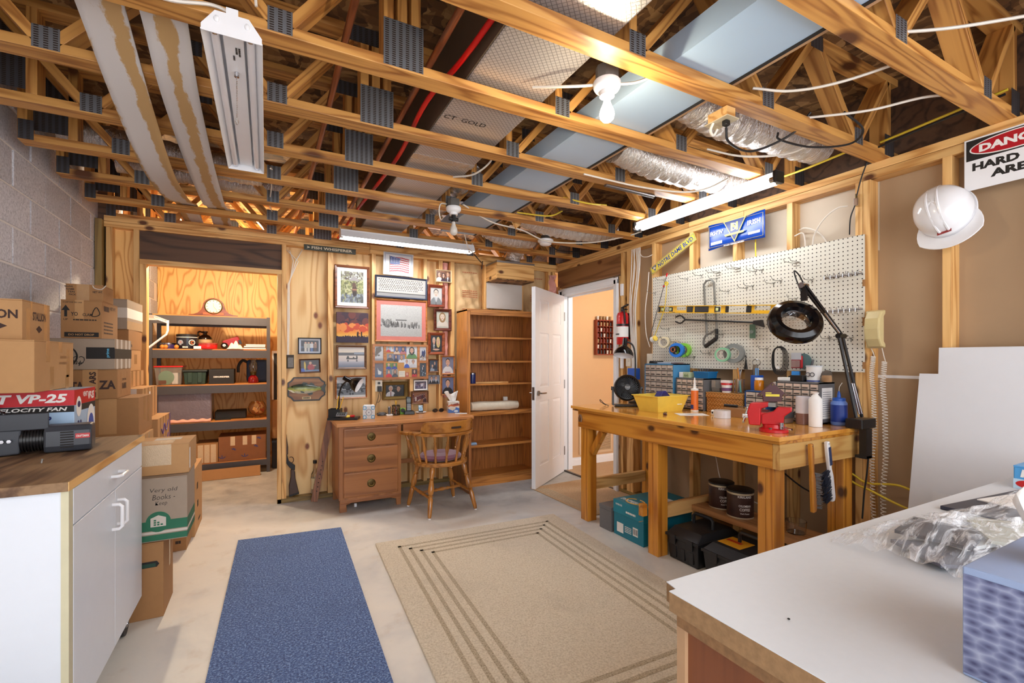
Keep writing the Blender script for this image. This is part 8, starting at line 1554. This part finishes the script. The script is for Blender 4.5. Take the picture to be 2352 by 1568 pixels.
# ============================================================= RUGS
t = thing('blue_runner', 'blue speckled carpet runner on the concrete floor', 'rug', (0, 0, 0)); MB().prism([(-.18, 3.874), (-.262, .4), (.41, .4), (.51, 3.798)], .0005, .010).build('pile', BLUEC, t)
t = thing('beige_rug', 'beige pile rug with four carved border lines', 'rug', (1.355, 2.24, 0), R(-2.6)); MB().box(-.725, -1.07, 0, .725, 1.07, .016).build('pile', BEIGE, t, bevel=.005)
for k in range(4):
    d_ = .14+.062*k; x_, y_ = .725-d_, 1.07-d_
    b = MB(); nx_ = 0
    for (x0, y0), (x1, y1) in (((-x_, y_), (x_, y_)), ((x_, y_), (x_, -y_)), ((x_, -y_), (-x_, -y_)), ((-x_, -y_), (-x_, y_))):
        b.box(min(x0, x1)-.011, min(y0, y1)-.011, .0155, max(x0, x1)+.011, max(y0, y1)+.011, .0172)
    b.build('border_line', BEIGE_L, t)

# ============================================================= FOREGROUND COUNTER
t = thing('counter', 'white laminate counter over a brown cabinet with chipped corner', 'counter', (0, 0, 0)); LAM = mat('grey_white_laminate', (214, 218, 222), .35, var=.03, nsc=60)
MB().prism([(.612, -1.0), (.612, .578), (.628, .578), (.633, .604), (2.90, .585), (2.90, -1.0)], .9185, .92).build('laminate', LAM, t); MB().prism([(.612, -1.0), (.612, .578), (.628, .578), (.633, .604), (2.90, .585), (2.90, -1.0)], .886, .9184).build('core', mat('chipboard', (148, 116, 80), .8, var=.4, nsc=90), t)
MB().box(.616, -1.0, .866, .66, .565, .8858).build('edge_strip', mat('chipboard2', (132, 98, 64), .8, var=.4, nsc=90), t); MB().box(.632, -1.0, 0, .65, .56, .8658).build('side_panel', wood('brown_ply', (120, 70, 40), (80, 42, 24), axis=2, sc=5, rings=7, stretch=.15, rough=.5), t); MB().box(.65, .545, 0, 2.88, .56, .8858).build('back_panel', wood('brown_ply', (120, 70, 40), (80, 42, 24)), t); MB().box(.624, .555, 0, .6318, .572, .8658).build('corner_strip', TANWOOD, t)
tag(MB().sph((0, 0, .0015), .0022, 8, .5).build('debris_speck', INK, None, (.705, .428, .9205)), 'tiny dark speck on the white counter', 'speck')
KZ = .9205
t = thing('tissue_carton', 'blue patterned tissue carton on the white counter', 'tissue box', (.895, .19, KZ)); MB().box(-.117, -.062, 0, .117, .062, .137).build('carton', mat('carton_pale_blue', (150, 170, 206), .4), t, bevel=.002)
def mk_hound():
    k = NT('blue_houndstooth'); v = k.coords(False); wv = k.n('TexVoronoi', Scale=75., Randomness=.55); k.l(k.scale(v, (1, .8, 1.4)), wv.inputs['Vector']); k.l(k.ramp(wv.outputs['Distance'], [(.1, (72, 76, 112)), (.5, (124, 132, 166)), (.9, (172, 180, 204))]), k.b.inputs['Base Color']); k.b.inputs['Roughness'].default_value = .5; return k.m
HD = mk_hound(); MB().box(-.1178, -.0605, .004, -.1172, .0605, .128).build('side_print', HD, t); MB().box(-.1155, -.0628, .004, .1155, -.0622, .128).build('side_print', HD, t)
MB().tube([(.045*math.cos(a), .03*math.sin(a), .138) for a in np.linspace(0, 2*PI, 24)], .004, 5).build('opening_rim', PAPER, t, smooth=True); tissue(t, .0, 0, .136, 1.2)
t = thing('plastic_bag', 'crumpled clear plastic bag of papers on the counter', 'bag', (1.32, .40, KZ)); g = random.Random(8)
def mk_film():
    k = NT('poly_film'); v = k.coords(False); a = k.noise(k.scale(v, (.5, 2.2, 1)), 26, 4, .65, .8)
    k.b.inputs['Base Color'].default_value = (.92, .93, .95, 1); k.b.inputs['Roughness'].default_value = .12
    k.l(k.math('MULTIPLY_ADD', k.math('MULTIPLY', k.math('SUBTRACT', a, .46), 5, clamp=True), .62, .16), k.b.inputs['Alpha']); k.bump(a, .6, .02); return k.m
b = MB()
def bf(u, v):
    x = -.24+.62*u; wdt = .17*(1-.55*u)*(1+.08*math.sin(u*21)); y = (v-.5)*2*wdt; e = 1-abs(2*v-1)**2.2
    return (x, y+.006*math.sin(u*33+v*5), .002+.012*(u > .35)+(.052+.022*math.sin(u*6+1))*e*(min(1, 5*u+.25))+.005*math.sin(u*23+v*31)*e+.004*math.sin(v*47+u*13)*e)
b.grid(bf, 70, 44); b.build('film', mk_film(), t, smooth=True)
for k, (x, y, z, w_, c_) in enumerate(((-.08, -.02, .006, .12, (96, 98, 110)), (.02, .03, .014, .11, (206, 208, 206)), (-.04, .05, .022, .08, (40, 42, 56)), (.08, -.03, .024, .10, (186, 186, 170)))): MB().box(-w_, -.06, 0, w_, .06, .007).build('folded_sheet', mat('sheet_%d' % k, c_, .5), t, (x, y, z), (0, R(2), R(20*k-30)))
t = thing('dark_folder', 'dark navy folder edge lying behind the plastic bag', 'folder', (1.80, .40, KZ), R(-6)); MB().box(-.24, -.14, 0, .20, .13, .010).build('folder', mat('folder_navy', (40, 44, 60), .4), t, bevel=.002); tag(MB().box(-.16, -.09, 0, .18, .10, .003).build('paper_stack', PAPER, None, (1.86, .40, KZ+.0105), (0, 0, R(-10))), 'white paper stack on the navy folder', 'paper')
t = carton('blue and white freezer bag carton at the counter end', 2.035, 2.30, .38, .54, KZ, .99, mat('freezer_blue', (80, 160, 220), .35)); hx, hy, h = D(t)
MB().box(-hx-.0008, -hy, .0, -hx-.0002, hy, .03).build('lower_band', mat('freezer_pale', (190, 220, 240), .35), t); lettering('Freezer', (-hx-.0010, hy-.015, .036), (0, -1, 0), (0, 0, 1), .12, .024, PAPER, t, .05, .15); MB().prism([(.03*math.cos(a*PI/12), .012*math.sin(a*PI/12)) for a in range(24)], 0, .0005, fr((-hx-.001, hy-.035, .016), (0, -1, 0), (0, 0, 1))).build('red_oval', RED, t); near(t, 'Freezer', -.12, .036, .14, .026, PAPER, bold=.05, shear=.15); MB().box(-.02, -.03, h+.001, .10, .06, h+.018).build('brown_flap', CARD2, t)
# closet and hall lamps
def room_lamp(label, loc, en, c):
    t = thing('ceiling_bulb', label, 'lamp', loc)
    MB().lathe([(.05, .0), (.05, -.02), (.03, -.03), (.0, -.03)], 18).build('base', WHITE_E, t, smooth=True)
    MB().sph((0, 0, -.06), .03, 12).build('bulb', BULB_E, t, smooth=True)
    l = bpy.data.lights.new('lamp_light', 'POINT'); l.energy = en; l.color = c; l.shadow_soft_size = .05
    o = bpy.data.objects.new('lamp_light', l); COL.objects.link(o); o.location = (loc[0], loc[1], loc[2]-.14)
room_lamp('lit closet bulb behind the dark header', (-.35, 5.30, 2.435), CLOSET_W, (1, .80, .54))
room_lamp('lit hallway ceiling bulb beyond the door', (3.85, 3.5, 2.415), 16, (1, .88, .72))
